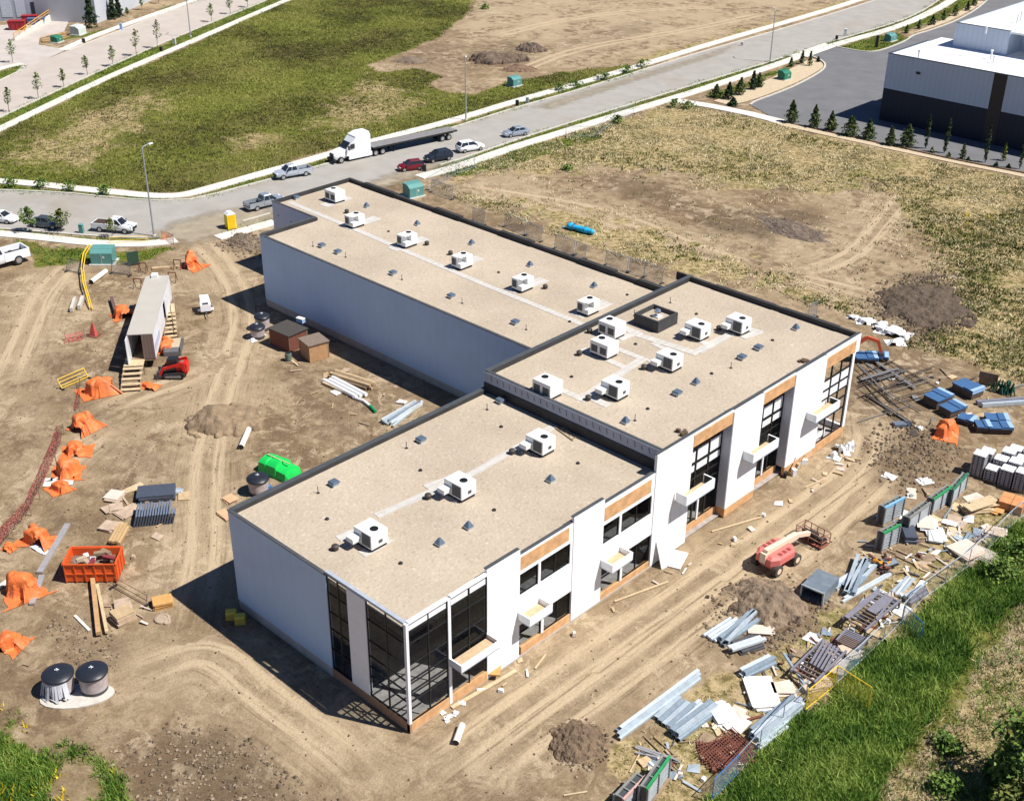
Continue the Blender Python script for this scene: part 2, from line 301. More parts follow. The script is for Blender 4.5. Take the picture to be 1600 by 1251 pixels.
# no relief under the building, beside roads, under paved things
flat = sstep(-2.5, -.2, mRoad)
def inrect(x0, x1, y0, y1, s=1.2): return np.minimum(sstep(x0 - s, x0, GX) * (1 - sstep(x1, x1 + s, GX)), sstep(y0 - s, y0, GY) * (1 - sstep(y1, y1 + s, GY)))
bld = np.maximum.reduce([inrect(-67.4, -47.6, 41, 98), inrect(-112, -67, 76.6, 97), inrect(-120.2, -111, 84.4, 97)])
hh = hh * (1 - np.maximum(flat, bld)) * near - sink - .03
nx_, ny_ = len(gx), len(gy)
ii = np.arange(nx_ * ny_).reshape(ny_, nx_)
quads = np.stack([ii[:-1, :-1], ii[:-1, 1:], ii[1:, 1:], ii[1:, :-1]], -1).reshape(-1, 4)
gme = bpy.data.meshes.new('ground'); nv = nx_ * ny_; nf = len(quads)
gme.vertices.add(nv); gme.vertices.foreach_set('co', np.stack([GX, GY, hh], -1).ravel().astype(np.float32))
gme.loops.add(nf * 4); gme.loops.foreach_set('vertex_index', quads.ravel().astype(np.int32))
gme.polygons.add(nf); gme.polygons.foreach_set('loop_start', np.arange(0, nf * 4, 4, dtype=np.int32)); gme.polygons.foreach_set('loop_total', np.full(nf, 4, np.int32))
gme.polygons.foreach_set('use_smooth', np.ones(nf, bool)); gme.update(calc_edges=True)
a1 = gme.attributes.new('cover', 'FLOAT_VECTOR', 'POINT'); a1.data.foreach_set('vector', np.stack([mG, mW, mM], -1).ravel().astype(np.float32))
a2 = gme.attributes.new('track', 'FLOAT_VECTOR', 'POINT'); a2.data.foreach_set('vector', np.stack([tr, ta, mP], -1).ravel().astype(np.float32))
a3_ = gme.attributes.new('wear', 'FLOAT_VECTOR', 'POINT'); a3_.data.foreach_set('vector', np.stack([mP, te, mP * 0], -1).ravel().astype(np.float32))
ground = bpy.data.objects.new('ground', gme); COL.objects.link(ground); ground['kind'] = 'structure'

def ground_material():
    m = bpy.data.materials.new('soil and ground cover'); m.use_nodes = True; n = m.node_tree.nodes; L = m.node_tree.links; b = n['Principled BSDF']
    b.inputs['Roughness'].default_value = .95; b.inputs['Specular IOR Level'].default_value = .1
    geo = n.new('ShaderNodeTexCoord')
    def noise(sc, det=6, rough=.6, vec=None, dist=0):
        z = n.new('ShaderNodeTexNoise'); z.inputs['Scale'].default_value = sc; z.inputs['Detail'].default_value = det; z.inputs['Roughness'].default_value = rough; z.inputs['Distortion'].default_value = dist
        L.new(vec or geo.outputs['Object'], z.inputs['Vector']); return z.outputs['Fac']
    def ramp(f, stops):
        r = n.new('ShaderNodeValToRGB'); e = r.color_ramp.elements
        while len(e) < len(stops): e.new(.5)
        for k, (p, c) in zip(e, stops): k.position = p; k.color = (*c, 1) if isinstance(c, tuple) else (c, c, c, 1)
        L.new(f, r.inputs['Fac']); return r.outputs['Color']
    def mix(f, a, c, bt='MIX'):
        x = n.new('ShaderNodeMix'); x.data_type = 'RGBA'; x.blend_type = bt
        for s, v in (('Factor', f), ('A', a), ('B', c)):
            if hasattr(v, 'is_linked'): L.new(v, x.inputs[s])
            else: x.inputs[s].default_value = v if isinstance(v, float) else (*v, 1)
        return x.outputs['Result']
    def ma(op, a, c=None):
        x = n.new('ShaderNodeMath'); x.operation = op; x.use_clamp = op in ('MULTIPLY',)
        for i, v in enumerate((a, c)):
            if v is None: continue
            if hasattr(v, 'is_linked'): L.new(v, x.inputs[i])
            else: x.inputs[i].default_value = v
        return x.outputs[0]
    at = n.new('ShaderNodeAttribute'); at.attribute_name = 'cover'; sp = n.new('ShaderNodeSeparateXYZ'); L.new(at.outputs['Vector'], sp.inputs[0])
    a2 = n.new('ShaderNodeAttribute'); a2.attribute_name = 'track'; s2 = n.new('ShaderNodeSeparateXYZ'); L.new(a2.outputs['Vector'], s2.inputs[0])
    g, w, md = sp.outputs; t, along, plr = s2.outputs; a3 = n.new('ShaderNodeAttribute'); a3.attribute_name = 'wear'; s3 = n.new('ShaderNodeSeparateXYZ'); L.new(a3.outputs['Vector'], s3.inputs[0]); pl, tw = s3.outputs[0], s3.outputs[1]
    big = noise(.09, 5, .6); med = noise(.8, 6, .65); fin = noise(6, 4, .7); clod = noise(2.6, 8, .75, dist=.6)
    dirt = mix(ramp(big, [(.40, 0.), (.60, 1.)]), (.20, .145, .09), (.335, .262, .173)); dirt = mix(ma('MULTIPLY', ramp(med, [(.45, 0.), (.66, 1.)]), .7), dirt, (.15, .106, .066)); dirt = mix(ma('MULTIPLY', ramp(noise(.33, 6, .7, dist=1.2), [(.52, 0.), (.68, 1.)]), .8), dirt, (.415, .335, .23))
    dirt = mix(ma('MULTIPLY', pl, .8), dirt, mix(med, (.32, .252, .168), (.43, .352, .25)))
    mud = mix(ramp(clod, [(.35, 0.), (.62, 1.)]), (.06, .043, .029), (.175, .131, .091))
    dirt = mix(ma('MULTIPLY', md, ramp(med, [(.3, .55), (.6, 1.)])), dirt, mud)
    # wheel tracks: two smooth pale ruts with streaks that follow the way driven
    cv = n.new('ShaderNodeCombineXYZ'); L.new(ma('MULTIPLY_ADD', t, 1.6), cv.inputs[0]); L.new(ma('MULTIPLY_ADD', along, .09), cv.inputs[1])
    streak = noise(1.6, 5, .65, cv.outputs[0]); ab = ma('ABSOLUTE', t)
    band = ramp(ma('MULTIPLY_ADD', ab, .125), [(0., .25), (.05, .35), (.09, 1.), (.155, 1.), (.21, .3), (.42, .2), (.62, 0.)])
    dirt = mix(ma('MULTIPLY', ramp(noise(2.2, 6, .7, cv.outputs[0]), [(.46, 0.), (.60, .75)]), ramp(ma('MULTIPLY_ADD', ab, .1), [(0., 0.), (.05, .9), (.4, .6), (.75, 0.)])), dirt, mix(big, (.40, .32, .22), (.17, .12, .075)))
    crust = noise(.55, 8, .72, dist=.9); dirt = mix(ma('MULTIPLY', ramp(crust, [(.50, 0.), (.56, 1.)]), ramp(noise(.11, 3), [(.42, 0.), (.6, .85)])), dirt, mix(fin, (.39, .315, .22), (.48, .40, .29))); dirt = mix(ma('MULTIPLY', ramp(noise(.42, 8, .75, dist=.6), [(.47, 0.), (.58, .9)]), ramp(noise(.075, 3), [(.42, 0.), (.54, 1.)])), dirt, mix(fin, (.11, .076, .047), (.19, .137, .088)))
    tm = ma('MULTIPLY', band, ramp(streak, [(.27, 0.), (.5, 1.)])); tm = ma('MULTIPLY', tm, tw); tm = ma('MULTIPLY', tm, ma('SUBTRACT', 1.0, ma('MULTIPLY', g, .7)))
    dirt = mix(ma('MULTIPLY', tm, .95), dirt, (.46, .372, .26))
    dk = ma('MULTIPLY', ramp(ma('MULTIPLY_ADD', ab, .125), [(0., .3), (.15, .3), (.19, 1.), (.35, .5), (.5, 0.)]), ramp(streak, [(.28, 1.), (.46, 0.)]))
    dk = ma('MULTIPLY', dk, tw); dirt = mix(ma('MULTIPLY', dk, .85), dirt, (.135, .097, .06))
    wn = noise(1.3, 6, .7, dist=.4); wb = noise(.12, 4)
    weeds = ramp(wn, [(.30, (.10, .085, .035)), (.42, (.19, .155, .07)), (.52, (.37, .295, .165)), (.68, (.47, .38, .23))])
    weeds = mix(ma('MULTIPLY', ramp(wb, [(.48, 0.), (.66, 1.)]), ramp(wn, [(.4, 1.), (.6, .2)])), weeds, (.12, .125, .03))
    gn = noise(.9, 7, .7, dist=.3); gb = noise(.055, 5, .65)
    grass = ramp(gn, [(.3, (.05, .06, .013)), (.46, (.095, .115, .02)), (.58, (.155, .165, .032)), (.74, (.23, .22, .07))])
    grass = mix(ramp(gb, [(.44, 0.), (.62, .75)]), grass, mix(gn, (.085, .075, .026), (.21, .175, .07)))
    col = mix(ramp(ma('ADD', w, ma('MULTIPLY_ADD', wn, .6)), [(.62, 0.), (.95, 1.)]), dirt, weeds)
    col = mix(ramp(ma('ADD', g, ma('MULTIPLY_ADD', gn, .5)), [(.55, 0.), (.9, 1.)]), col, grass)
    col = mix(.75, col, ramp(fin, [(.25, .72), (.75, 1.22)]), 'MULTIPLY')
    col = mix(1.0, col, (1.03, .985, .92), 'MULTIPLY')
    L.new(col, b.inputs['Base Color'])
    hgt = ma('ADD', ma('MULTIPLY_ADD', clod, .6), ma('MULTIPLY_ADD', fin, .25)); hgt = ma('ADD', hgt, ma('MULTIPLY_ADD', streak, .5))
    bp = n.new('ShaderNodeBump'); bp.inputs['Strength'].default_value = .8; bp.inputs['Distance'].default_value = .2; L.new(hgt, bp.inputs['Height']); L.new(bp.outputs['Normal'], b.inputs['Normal'])
    # MULTIPLY_ADD with an empty third socket adds .5: cancel it
    for x in n:
        if x.type == 'MATH' and x.operation == 'MULTIPLY_ADD': x.inputs[2].default_value = 0.0
    return m
gme.materials.append(ground_material())

# ---- strips
def resample(l, st=2.5):
    out = []
    for a, b in zip(l[:-1], l[1:]):
        k = max(1, int(math.hypot(b[0] - a[0], b[1] - a[1]) / st))
        out += [(a[0] + (b[0] - a[0]) * i / k, a[1] + (b[1] - a[1]) * i / k) for i in range(k)]
    return out + [l[-1]]
def strip(l, w, z0, z1, mb=None):
    """slab of width w along a centre line"""
    mb = mb or MB(); n = len(l); L_, R_ = [], []
    for i in range(n):
        a = l[max(0, i - 1)]; b = l[min(n - 1, i + 1)]; dx, dy = b[0] - a[0], b[1] - a[1]; q = math.hypot(dx, dy) + 1e-9
        L_.append((l[i][0] - dy / q * w / 2, l[i][1] + dx / q * w / 2)); R_.append((l[i][0] + dy / q * w / 2, l[i][1] - dx / q * w / 2))
    rings = [[(a[0], a[1], z0), (b[0], b[1], z0), (b[0], b[1], z1), (a[0], a[1], z1)] for a, b in zip(R_, L_)]
    return mb.loft(rings)
concrete_road = mat('worn concrete road', (.33, .31, .28), .9, var=.09, scale=.35, bump=.1, bscale=8, dirt=.35)
walk_m = mat('pale concrete walk', (.62, .59, .53), .9, var=.08, scale=.8, dirt=.15)
kerb_m = mat('kerb concrete', (.52, .49, .43), .9, var=.1, scale=1.0)
asph_m = mat('grey asphalt', (.145, .144, .15), .9, var=.12, scale=.25, bump=.1, bscale=10)
def edge_pair(name, A, B, m, z=.02, n=70):
    A = np.array(smooth(wp(A), 2)); B = np.array(smooth(wp(B), 2))
    def rs(l):
        d = np.concatenate([[0], np.cumsum(np.hypot(*np.diff(l, axis=0).T))]); s = np.linspace(0, d[-1], n)
        return np.stack([np.interp(s, d, l[:, 0]), np.interp(s, d, l[:, 1])], -1)
    a, b = rs(A), rs(B); mb = MB(); K = 5
    rows = [[(a[i][0] + (b[i][0] - a[i][0]) * k / K, a[i][1] + (b[i][1] - a[i][1]) * k / K, z + .04 * math.sin(PI * k / K)) for k in range(K + 1)] for i in range(n)]
    vs = [p for r_ in rows for p in r_]
    mb.add(vs, [(i * (K + 1) + k, i * (K + 1) + k + 1, (i + 1) * (K + 1) + k + 1, (i + 1) * (K + 1) + k) for i in range(n - 1) for k in range(K)])
    o = struct(name, mb, m, smooth=True)
    for e in (a, b): pass
    return a, b
ra, rb_ = edge_pair('road', ROAD_S, ROAD_N, concrete_road)
fa, fb = edge_pair('side_road', FAR_S, FAR_N, mat('beige concrete road', (.44, .385, .335), .9, var=.07, scale=.3, dirt=.2))
struct('kerb', strip([tuple(p) for p in rb_], .32, -.25, .13), kerb_m)
kk = [tuple(p) for p in ra]
def cut(l, lo, hi):
    """part of a line whose photo column lies between lo and hi"""
    out = []
    for p in l:
        d = np.array([p[0], p[1], -CAM_H]); c = CX + FPX * (d @ AX_R) / (d @ AX_F)
        if lo < c < hi: out.append(p)
    return out
for lo, hi in ((-400, 262), (345, 425), (660, 1232), (1300, 1600)):
    struct('kerb', strip(cut(kk, lo, hi), .32, -.25, .13), kerb_m)
struct('kerb', strip([tuple(p) for p in fa], .32, -.25, .12), kerb_m)
for lo, hi in ((-300, 36), (105, 500)): struct('kerb', strip(cut([tuple(p) for p in fb], lo, hi), .32, -.25, .12), kerb_m)
lot = MB(); lp = wp(LOT); lot.add([(x, y, .012) for x, y in lp], [tuple(range(len(lp)))]); struct('car_park', lot, asph_m)
dl = MB(); lp2 = wp(DRIVE); dl.add([(x, y, .008) for x, y in lp2], [tuple(range(len(lp2)))]); struct('loading_yard', dl, mat('yard concrete', (.46, .41, .37), .9, var=.1, scale=.3))
struct('kerb', strip(smooth(wp([(1172, 164), (1180, 158), (1215, 146), (1250, 131), (1284, 112), (1291, 102), (1283, 94), (1268, 88)])), .35, -.2, .14), kerb_m)
struct('kerb', strip(smooth(wp([(1305, 73), (1340, 80), (1366, 82), (1392, 74), (1418, 63), (1425, 56), (1450, 49), (1490, 35), (1527, 15), (1547, -4)])), .35, -.2, .14), kerb_m)
struct('kerb', strip(wp([(1215, 189), (1300, 207), (1400, 229), (1500, 251), (1600, 270), (1700, 292)]), .35, -.2, .14), mat('brown timber edging', (.2, .14, .09), .9))
# rock mulch beds
bed = mat('tan rock mulch', (.50, .40, .27), .95, var=.3, scale=5, bump=.4)
def sheet(name, poly, m, z, it=1):
    mb = MB(); l = smooth(poly + [poly[0]], it)[:-1]; mb.add([(x, y, z) for x, y in l], [tuple(range(len(l)))]); return struct(name, mb, m)
sheet('mulch_bed', wp([(1115, 158), (1180, 134), (1240, 106), (1268, 91), (1281, 96), (1288, 103), (1281, 110), (1248, 128), (1213, 143), (1172, 158), (1140, 165)]), bed, .05)
sheet('mulch_bed', wp([(1424, 53), (1450, 42), (1490, 24), (1530, 0), (1546, -4), (1526, 12), (1490, 31), (1450, 46)]), bed, .05)
sheet('mulch_bed', wp([(1205, 187), (1300, 209), (1400, 231), (1500, 253), (1600, 272), (1700, 294), (1700, 300), (1600, 277), (1500, 257), (1400, 236), (1300, 214), (1200, 192)]), bed, .05)
# walks
def walk(l, w, it=2): return struct('sidewalk', strip(smooth(wp(l), it), w, -.2, .10), walk_m)
walk([(-120, 278), (0, 283), (60, 288), (120, 295), (180, 301), (240, 307), (285, 306), (330, 294), (400, 274), (450, 260), (515, 241), (600, 216), (700, 191), (800, 160), (900, 132), (1000, 103), (1100, 72), (1200, 43), (1300, 14), (1360, -6), (1430, -30)], 2.1)
walk([(-60, 364), (0, 365), (70, 372), (140, 380), (200, 382), (250, 380), (275, 375)], 2.0)
walk([(340, 372), (380, 361), (430, 347)], 2.0)
walk([(655, 277), (720, 260), (800, 231), (870, 210), (930, 191), (985, 174), (1045, 156), (1100, 139), (1200, 106), (1240, 92), (1300, 71), (1400, 44), (1450, 22), (1490, 0), (1530, -30)], 2.2)
walk([(-60, 229), (0, 202), (100, 153), (200, 107), (300, 65), (400, 21), (450, 0), (520, -30)], 1.9)
walk([(-40, 125), (0, 107), (34, 100)], 1.6); walk([(96, 79), (150, 55), (230, 27), (300, 2), (330, -8)], 2.0)
walk([(1052, 157), (1110, 166), (1170, 178), (1222, 191)], 2.6, 0)
sheet('driveway_apron', wp([(1232, 88), (1288, 68), (1306, 74), (1262, 90)]), walk_m, .108, 0)

# dusty soil carried onto the road
def drift(poly, name='dirt_drift'):
    q = wp(poly); xs_ = np.arange(min(p[0] for p in q) - 2, max(p[0] for p in q) + 2, .7); ys_ = np.arange(min(p[1] for p in q) - 2, max(p[1] for p in q) + 2, .7); X_, Y_ = np.meshgrid(xs_, ys_); sd = sdist(X_.ravel(), Y_.ravel(), q); nx = len(xs_); mb = MB()
    fs = [(j * nx + i, j * nx + i + 1, (j + 1) * nx + i + 1, (j + 1) * nx + i) for j in range(len(ys_) - 1) for i in range(nx - 1) if max(sd[j * nx + i], sd[(j + 1) * nx + i + 1]) > -1.5]
    mb.add([(x, y, .075) for x, y in zip(X_.ravel(), Y_.ravel())], fs); m = mat('dusty soil on the road', (.33, .275, .20), .95, var=.2, scale=.5)
    o = struct(name, mb, m); a = o.data.attributes.new('cover', 'FLOAT', 'POINT'); a.data.foreach_set('value', sstep(-2.5, 3.5, sd).astype(np.float32))
    n = m.node_tree.nodes; L = m.node_tree.links
    if 'cut' not in n:
        at = n.new('ShaderNodeAttribute'); at.attribute_name = 'cover'; tc = n.new('ShaderNodeTexCoord'); z = n.new('ShaderNodeTexNoise'); z.inputs['Scale'].default_value = .7; z.inputs['Detail'].default_value = 8; L.new(tc.outputs['Object'], z.inputs['Vector'])
        s_ = n.new('ShaderNodeMath'); s_.operation = 'ADD'; L.new(at.outputs['Fac'], s_.inputs[0]); L.new(z.outputs['Fac'], s_.inputs[1]); r = n.new('ShaderNodeMapRange'); r.name = 'cut'; r.inputs['From Min'].default_value = .75; r.inputs['From Max'].default_value = 1.35; r.inputs['To Max'].default_value = .9; L.new(s_.outputs[0], r.inputs['Value'])
        t = n.new('ShaderNodeBsdfTransparent'); mx = n.new('ShaderNodeMixShader'); L.new(r.outputs[0], mx.inputs[0]); L.new(t.outputs[0], mx.inputs[1]); L.new(n['Principled BSDF'].outputs[0], mx.inputs[2]); L.new(mx.outputs[0], n['Material Output'].inputs['Surface'])
drift([(225, 374), (262, 350), (330, 330), (420, 318), (440, 340), (380, 364), (300, 384)]); drift([(520, 306), (590, 278), (650, 258), (700, 252), (690, 268), (640, 284), (560, 306)]); drift([(830, 168), (960, 128), (1080, 92), (1150, 70), (1120, 88), (980, 132), (860, 172)])

# ================================================================== MAIN BUILDING
FX, AX, SY, TY, NY_ = -47.9, -67.4, 41.0, 67.9, 97.6     # east face, west face, south face, joint, north face
ZF, ZT, ZW = 9.1, 10.7, 8.83                              # parapet tops: front block, tall block, warehouse
RF, RT, RW = 8.7, 10.25, 8.4                              # gravel levels
WX0, WXN, WY0, WYN = -112.0, -120.2, 76.6, 84.4
def wrap_mat():
    m = mat('white wrapped sheathing', (.88, .88, .87), .6, var=.03, scale=1.2, stripe=('Y', 1.22, .16, .02)); n = m.node_tree.nodes; L = m.node_tree.links; b = n['Principled BSDF']
    tc = n.new('ShaderNodeTexCoord'); mp = n.new('ShaderNodeMapping'); mp.inputs['Scale'].default_value = (1, 1, 1); L.new(tc.outputs['Object'], mp.inputs[0])
    vr = n.new('ShaderNodeTexVoronoi'); vr.inputs['Scale'].default_value = 1.1; vr.inputs['Randomness'].default_value = .45; L.new(mp.outputs[0], vr.inputs['Vector'])
    nz = n.new('ShaderNodeTexNoise'); nz.inputs['Scale'].default_value = 14; L.new(mp.outputs[0], nz.inputs['Vector'])
    a = n.new('ShaderNodeMath'); a.operation = 'LESS_THAN'; a.inputs[1].default_value = .10; L.new(vr.outputs['Distance'], a.inputs[0])
    g = n.new('ShaderNodeMath'); g.operation = 'GREATER_THAN'; g.inputs[1].default_value = .52; L.new(nz.outputs['Fac'], g.inputs[0])
    mu = n.new('ShaderNodeMath'); mu.operation = 'MULTIPLY'; L.new(a.outputs[0], mu.inputs[0]); L.new(g.outputs[0], mu.inputs[1])
    old = b.inputs['Base Color'].links[0].from_socket
    mx = n.new('ShaderNodeMix'); mx.data_type = 'RGBA'; L.new(mu.outputs[0], mx.inputs['Factor']); L.new(old, mx.inputs['A']); mx.inputs['B'].default_value = (.60, .68, .80, 1); L.new(mx.outputs['Result'], b.inputs['Base Color'])
    return m
wrap = wrap_mat()
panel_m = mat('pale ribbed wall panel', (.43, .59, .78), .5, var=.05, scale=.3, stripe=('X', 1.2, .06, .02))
ply = mat('orange plywood sheathing', (.60, .34, .16), .75, var=.22, scale=1.6)
conc = mat('foundation concrete', (.42, .39, .34), .9, var=.15, scale=1.5)
memb = mat('black roof membrane', (.035, .035, .036), .75, var=.3, scale=.6)
cope = mat('dark grey coping', (.07, .075, .08), .5, var=.15, scale=1)
greyb = mat('grey parapet board', (.34, .37, .44), .7, var=.08, scale=.8)
black = mat('black aluminium mullion', (.012, .014, .016), .45, var=.2)
alum = mat('white aluminium trim', (.78, .80, .82), .4, var=.05)
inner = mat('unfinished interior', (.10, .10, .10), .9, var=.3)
film = mat('white protective film', (.80, .80, .80), .5, var=.05)
slab_m = mat('interior slab', (.34, .305, .285), .9, var=.25, scale=2.5)
glass = glass_mat('tinted window glass', (.86, .88, .89))
def gravel_mat():
    m = bpy.data.materials.new('tan roof gravel'); m.use_nodes = True; n = m.node_tree.nodes; L = m.node_tree.links; b = n['Principled BSDF']; b.inputs['Roughness'].default_value = .95; b.inputs['Specular IOR Level'].default_value = .1
    tc = n.new('ShaderNodeTexCoord'); cols = None
    v = n.new('ShaderNodeTexVoronoi'); v.inputs['Scale'].default_value = 5.5; L.new(tc.outputs['Object'], v.inputs['Vector'])
    r = n.new('ShaderNodeValToRGB'); e = r.color_ramp.elements
    for p, c in ((.30, (.455, .385, .30)), (.62, (.435, .365, .28)), (.9, (.485, .42, .335))): k = e.new(p); k.color = (*c, 1)
    e[0].color = (.36, .295, .22, 1); e[-1].color = (.56, .49, .40, 1); L.new(v.outputs['Color'], r.inputs['Fac'])
    z = n.new('ShaderNodeTexNoise'); z.inputs['Scale'].default_value = .16; z.inputs['Detail'].default_value = 6; L.new(tc.outputs['Object'], z.inputs['Vector'])
    r2 = n.new('ShaderNodeValToRGB'); r2.color_ramp.elements[0].position = .35; r2.color_ramp.elements[0].color = (.89, .875, .86, 1); r2.color_ramp.elements[1].position = .65; r2.color_ramp.elements[1].color = (1.04, 1.03, 1.02, 1); L.new(z.outputs['Fac'], r2.inputs['Fac'])
    mx = n.new('ShaderNodeMix'); mx.data_type = 'RGBA'; mx.blend_type = 'MULTIPLY'; mx.inputs['Factor'].default_value = 1; L.new(r.outputs['Color'], mx.inputs['A']); L.new(r2.outputs['Color'], mx.inputs['B']); L.new(mx.outputs['Result'], b.inputs['Base Color'])
    z2 = n.new('ShaderNodeTexNoise'); z2.inputs['Scale'].default_value = 4; z2.inputs['Detail'].default_value = 5; L.new(tc.outputs['Object'], z2.inputs['Vector'])
    bp = n.new('ShaderNodeBump'); bp.inputs['Strength'].default_value = .5; bp.inputs['Distance'].default_value = .12; L.new(z2.outputs['Fac'], bp.inputs['Height']); L.new(bp.outputs['Normal'], b.inputs['Normal'])
    return m
gravel = gravel_mat()
paver = mat('pale grey roof paver', (.50, .475, .435), .9, var=.1, scale=1.5, stripe=('X', .6, .12))

def parts(mb, name, m, parent):
    """every box of mb becomes a part of its own"""
    for k in range(len(mb.v) // 8):
        q = MB(); q.v = mb.v[k * 8:k * 8 + 8]; q.f = [tuple(i - k * 8 for i in f) for f in mb.f[k * 6:k * 6 + 6]]; q.m = [0] * 6; q.build(name, m, parent)
BLD = thing('commercial_building', 'long flat roofed building under construction with white wrapped walls, black glazing and gravel roofs', 'building', (0, 0, 0))
T_ = .25
# --- east face, front plane pieces (y0,y1,z0,z1)
w = MB(); X0, X1 = FX - T_, FX
def east(mb, y0, y1, z0, z1, dx=0.0, th=T_): mb.box(FX - th + dx, FX + dx, y0, y1, z0, z1)
east(w, 48.45, 51.72, .15, 9.68); east(w, 57.45, 60.9, .15, 9.55)
for (y0, y1, top, bz0, bz1, wz0, wz1, lz0, lz1) in ((51.72, 57.45, 9.12, 7.85, 8.98, 5.62, 7.5, .86, 3.0), (60.9, 67.15, 9.05, 7.5, 8.72, 5.35, 7.15, .70, 3.3)):
    east(w, y0, y1, wz1, bz0, -.05); east(w, y0, y1, bz1, top, -.05); east(w, y0, y1, lz1, wz0, -.05)
    east(w, y1 - .28, y1, wz0, wz1, -.053); east(w, y0, y0 + .1, bz0, bz1, -.053); east(w, y1 - .5, y1, bz0, bz1, -.053)
    east(w, y0 + 2.0, y0 + 2.25, wz0, wz1, -.053); east(w, y0 + 2.45, y0 + 2.7, lz0, lz1, -.053)
east(w, 67.15, 71.9, .15, 10.62); east(w, 77.35, 81.75, .9, 10.4, .12, .35); east(w, 86.75, 91.9, .9, 10.4, .12, .35)
east(w, 71.9, 77.35, 10.45, 10.62); east(w, 81.75, 86.75, 10.4, 10.6); east(w, 91.9, 98.0, 10.1, 10.55)
east(w, 97.0, 97.42, .9, 8.75); east(w, 97.2, 98.0, 8.75, 10.1)
# wall south of the corner glass, west pier strip
w.box(-53.85, -51.95, SY, SY + T_, .86, 9.08)
parts(w, 'wall', wrap, BLD)
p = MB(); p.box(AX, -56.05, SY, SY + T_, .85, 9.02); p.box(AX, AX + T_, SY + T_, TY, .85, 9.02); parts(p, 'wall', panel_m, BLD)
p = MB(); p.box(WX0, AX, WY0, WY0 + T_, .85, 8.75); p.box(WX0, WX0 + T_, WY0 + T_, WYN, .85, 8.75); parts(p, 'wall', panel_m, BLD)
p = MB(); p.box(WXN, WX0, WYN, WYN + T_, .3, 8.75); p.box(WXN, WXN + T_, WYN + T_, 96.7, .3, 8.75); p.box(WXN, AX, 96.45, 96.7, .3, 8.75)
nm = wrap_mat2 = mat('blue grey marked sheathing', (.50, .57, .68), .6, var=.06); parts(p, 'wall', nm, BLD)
k_ = MB()
for i in range(18):
    a = random.uniform(-119.5, -113); z = random.uniform(2, 8); k_.box(a, a + random.uniform(.2, .5), WYN - .012, WYN + .01, z, z + .14)
k_.build('print_mark', mat('dark blue print', (.12, .18, .32), .7), BLD)
p = MB(); p.box(AX, -52.5, 97.35, 97.6, .15, 10.6); p.box(AX, AX + T_, TY, 97.35, .15, 10.6); p.box(-52.5, FX - .3, 97.35, 97.6, 8.6, 10.6); p.box(-52.5, FX - .3, 97.35, 97.6, .15, .85); parts(p, 'wall', wrap, BLD)
# foundation
p = MB(); p.box(AX - .02, FX - .02, SY + .06, TY, -.6, .14); p.box(AX - .02, FX - .8, TY, NY_, -.6, .14); p.box(WX0 + .05, AX, WY0 + .05, 96.6, -.6, .13); p.box(WXN + .05, WX0 + .05, WYN + .05, 96.6, -.6, .13)
p.box(AX + .03, -56.1, SY + .03, SY + .24, .14, .85); p.box(WX0 + .03, AX, WY0 + .03, WY0 + .22, .14, .85); parts(p, 'foundation', conc, BLD)
p = MB(); p.box(AX + .3, FX - .3, SY + .3, NY_ - .3, .14, .17); p.build('floor_slab', slab_m, BLD)
# plywood bases and bands
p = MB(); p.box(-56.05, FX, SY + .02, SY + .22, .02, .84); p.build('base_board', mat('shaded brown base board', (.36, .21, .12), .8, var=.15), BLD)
p = MB()
for y0, y1, dx, z1 in ((SY + .02, 48.45, 0, .84), (52, 57.45, -.05, .84), (60.95, 67.1, -.05, .68), (72, 77.3, -.75, .9), (77.35, 81.75, .12, .88), (81.8, 86.7, -.75, .9), (86.75, 91.9, .12, .88), (91.95, 97.42, -.02, .88)):
    p.box(FX - .3 + dx, FX + dx - .01, y0, y1, .05, z1)
p.box(FX - .75, FX - .31 + .12, 77.36, 77.6, .05, .88)
parts(p, 'base_board', ply, BLD)
for y0, y1, z0, z1, dx in ((51.82, 56.95, 7.86, 8.97, -.03), (61, 66.65, 7.51, 8.71, -.03), (71.92, 77.33, 9.35, 10.44, .04), (81.77, 86.73, 9.3, 10.38, .04), (91.92, 97.2, 8.95, 10.08, .04)):
    p = MB(); east(p, y0, y1, z0, z1, dx); p.build('plywood_band', ply, BLD)
# soffits over recesses and dark returns
p = MB()
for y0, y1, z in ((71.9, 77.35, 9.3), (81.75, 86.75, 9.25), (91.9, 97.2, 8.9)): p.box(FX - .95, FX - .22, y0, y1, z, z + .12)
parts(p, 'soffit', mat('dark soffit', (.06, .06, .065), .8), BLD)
p = MB()
for y in (77.33, 86.73): p.box(FX - .9, FX + .08, y - .03, y + .02, .9, 10.3)
parts(p, 'return_wall', mat('blue grey return', (.52, .54, .60), .7, var=.06), BLD)

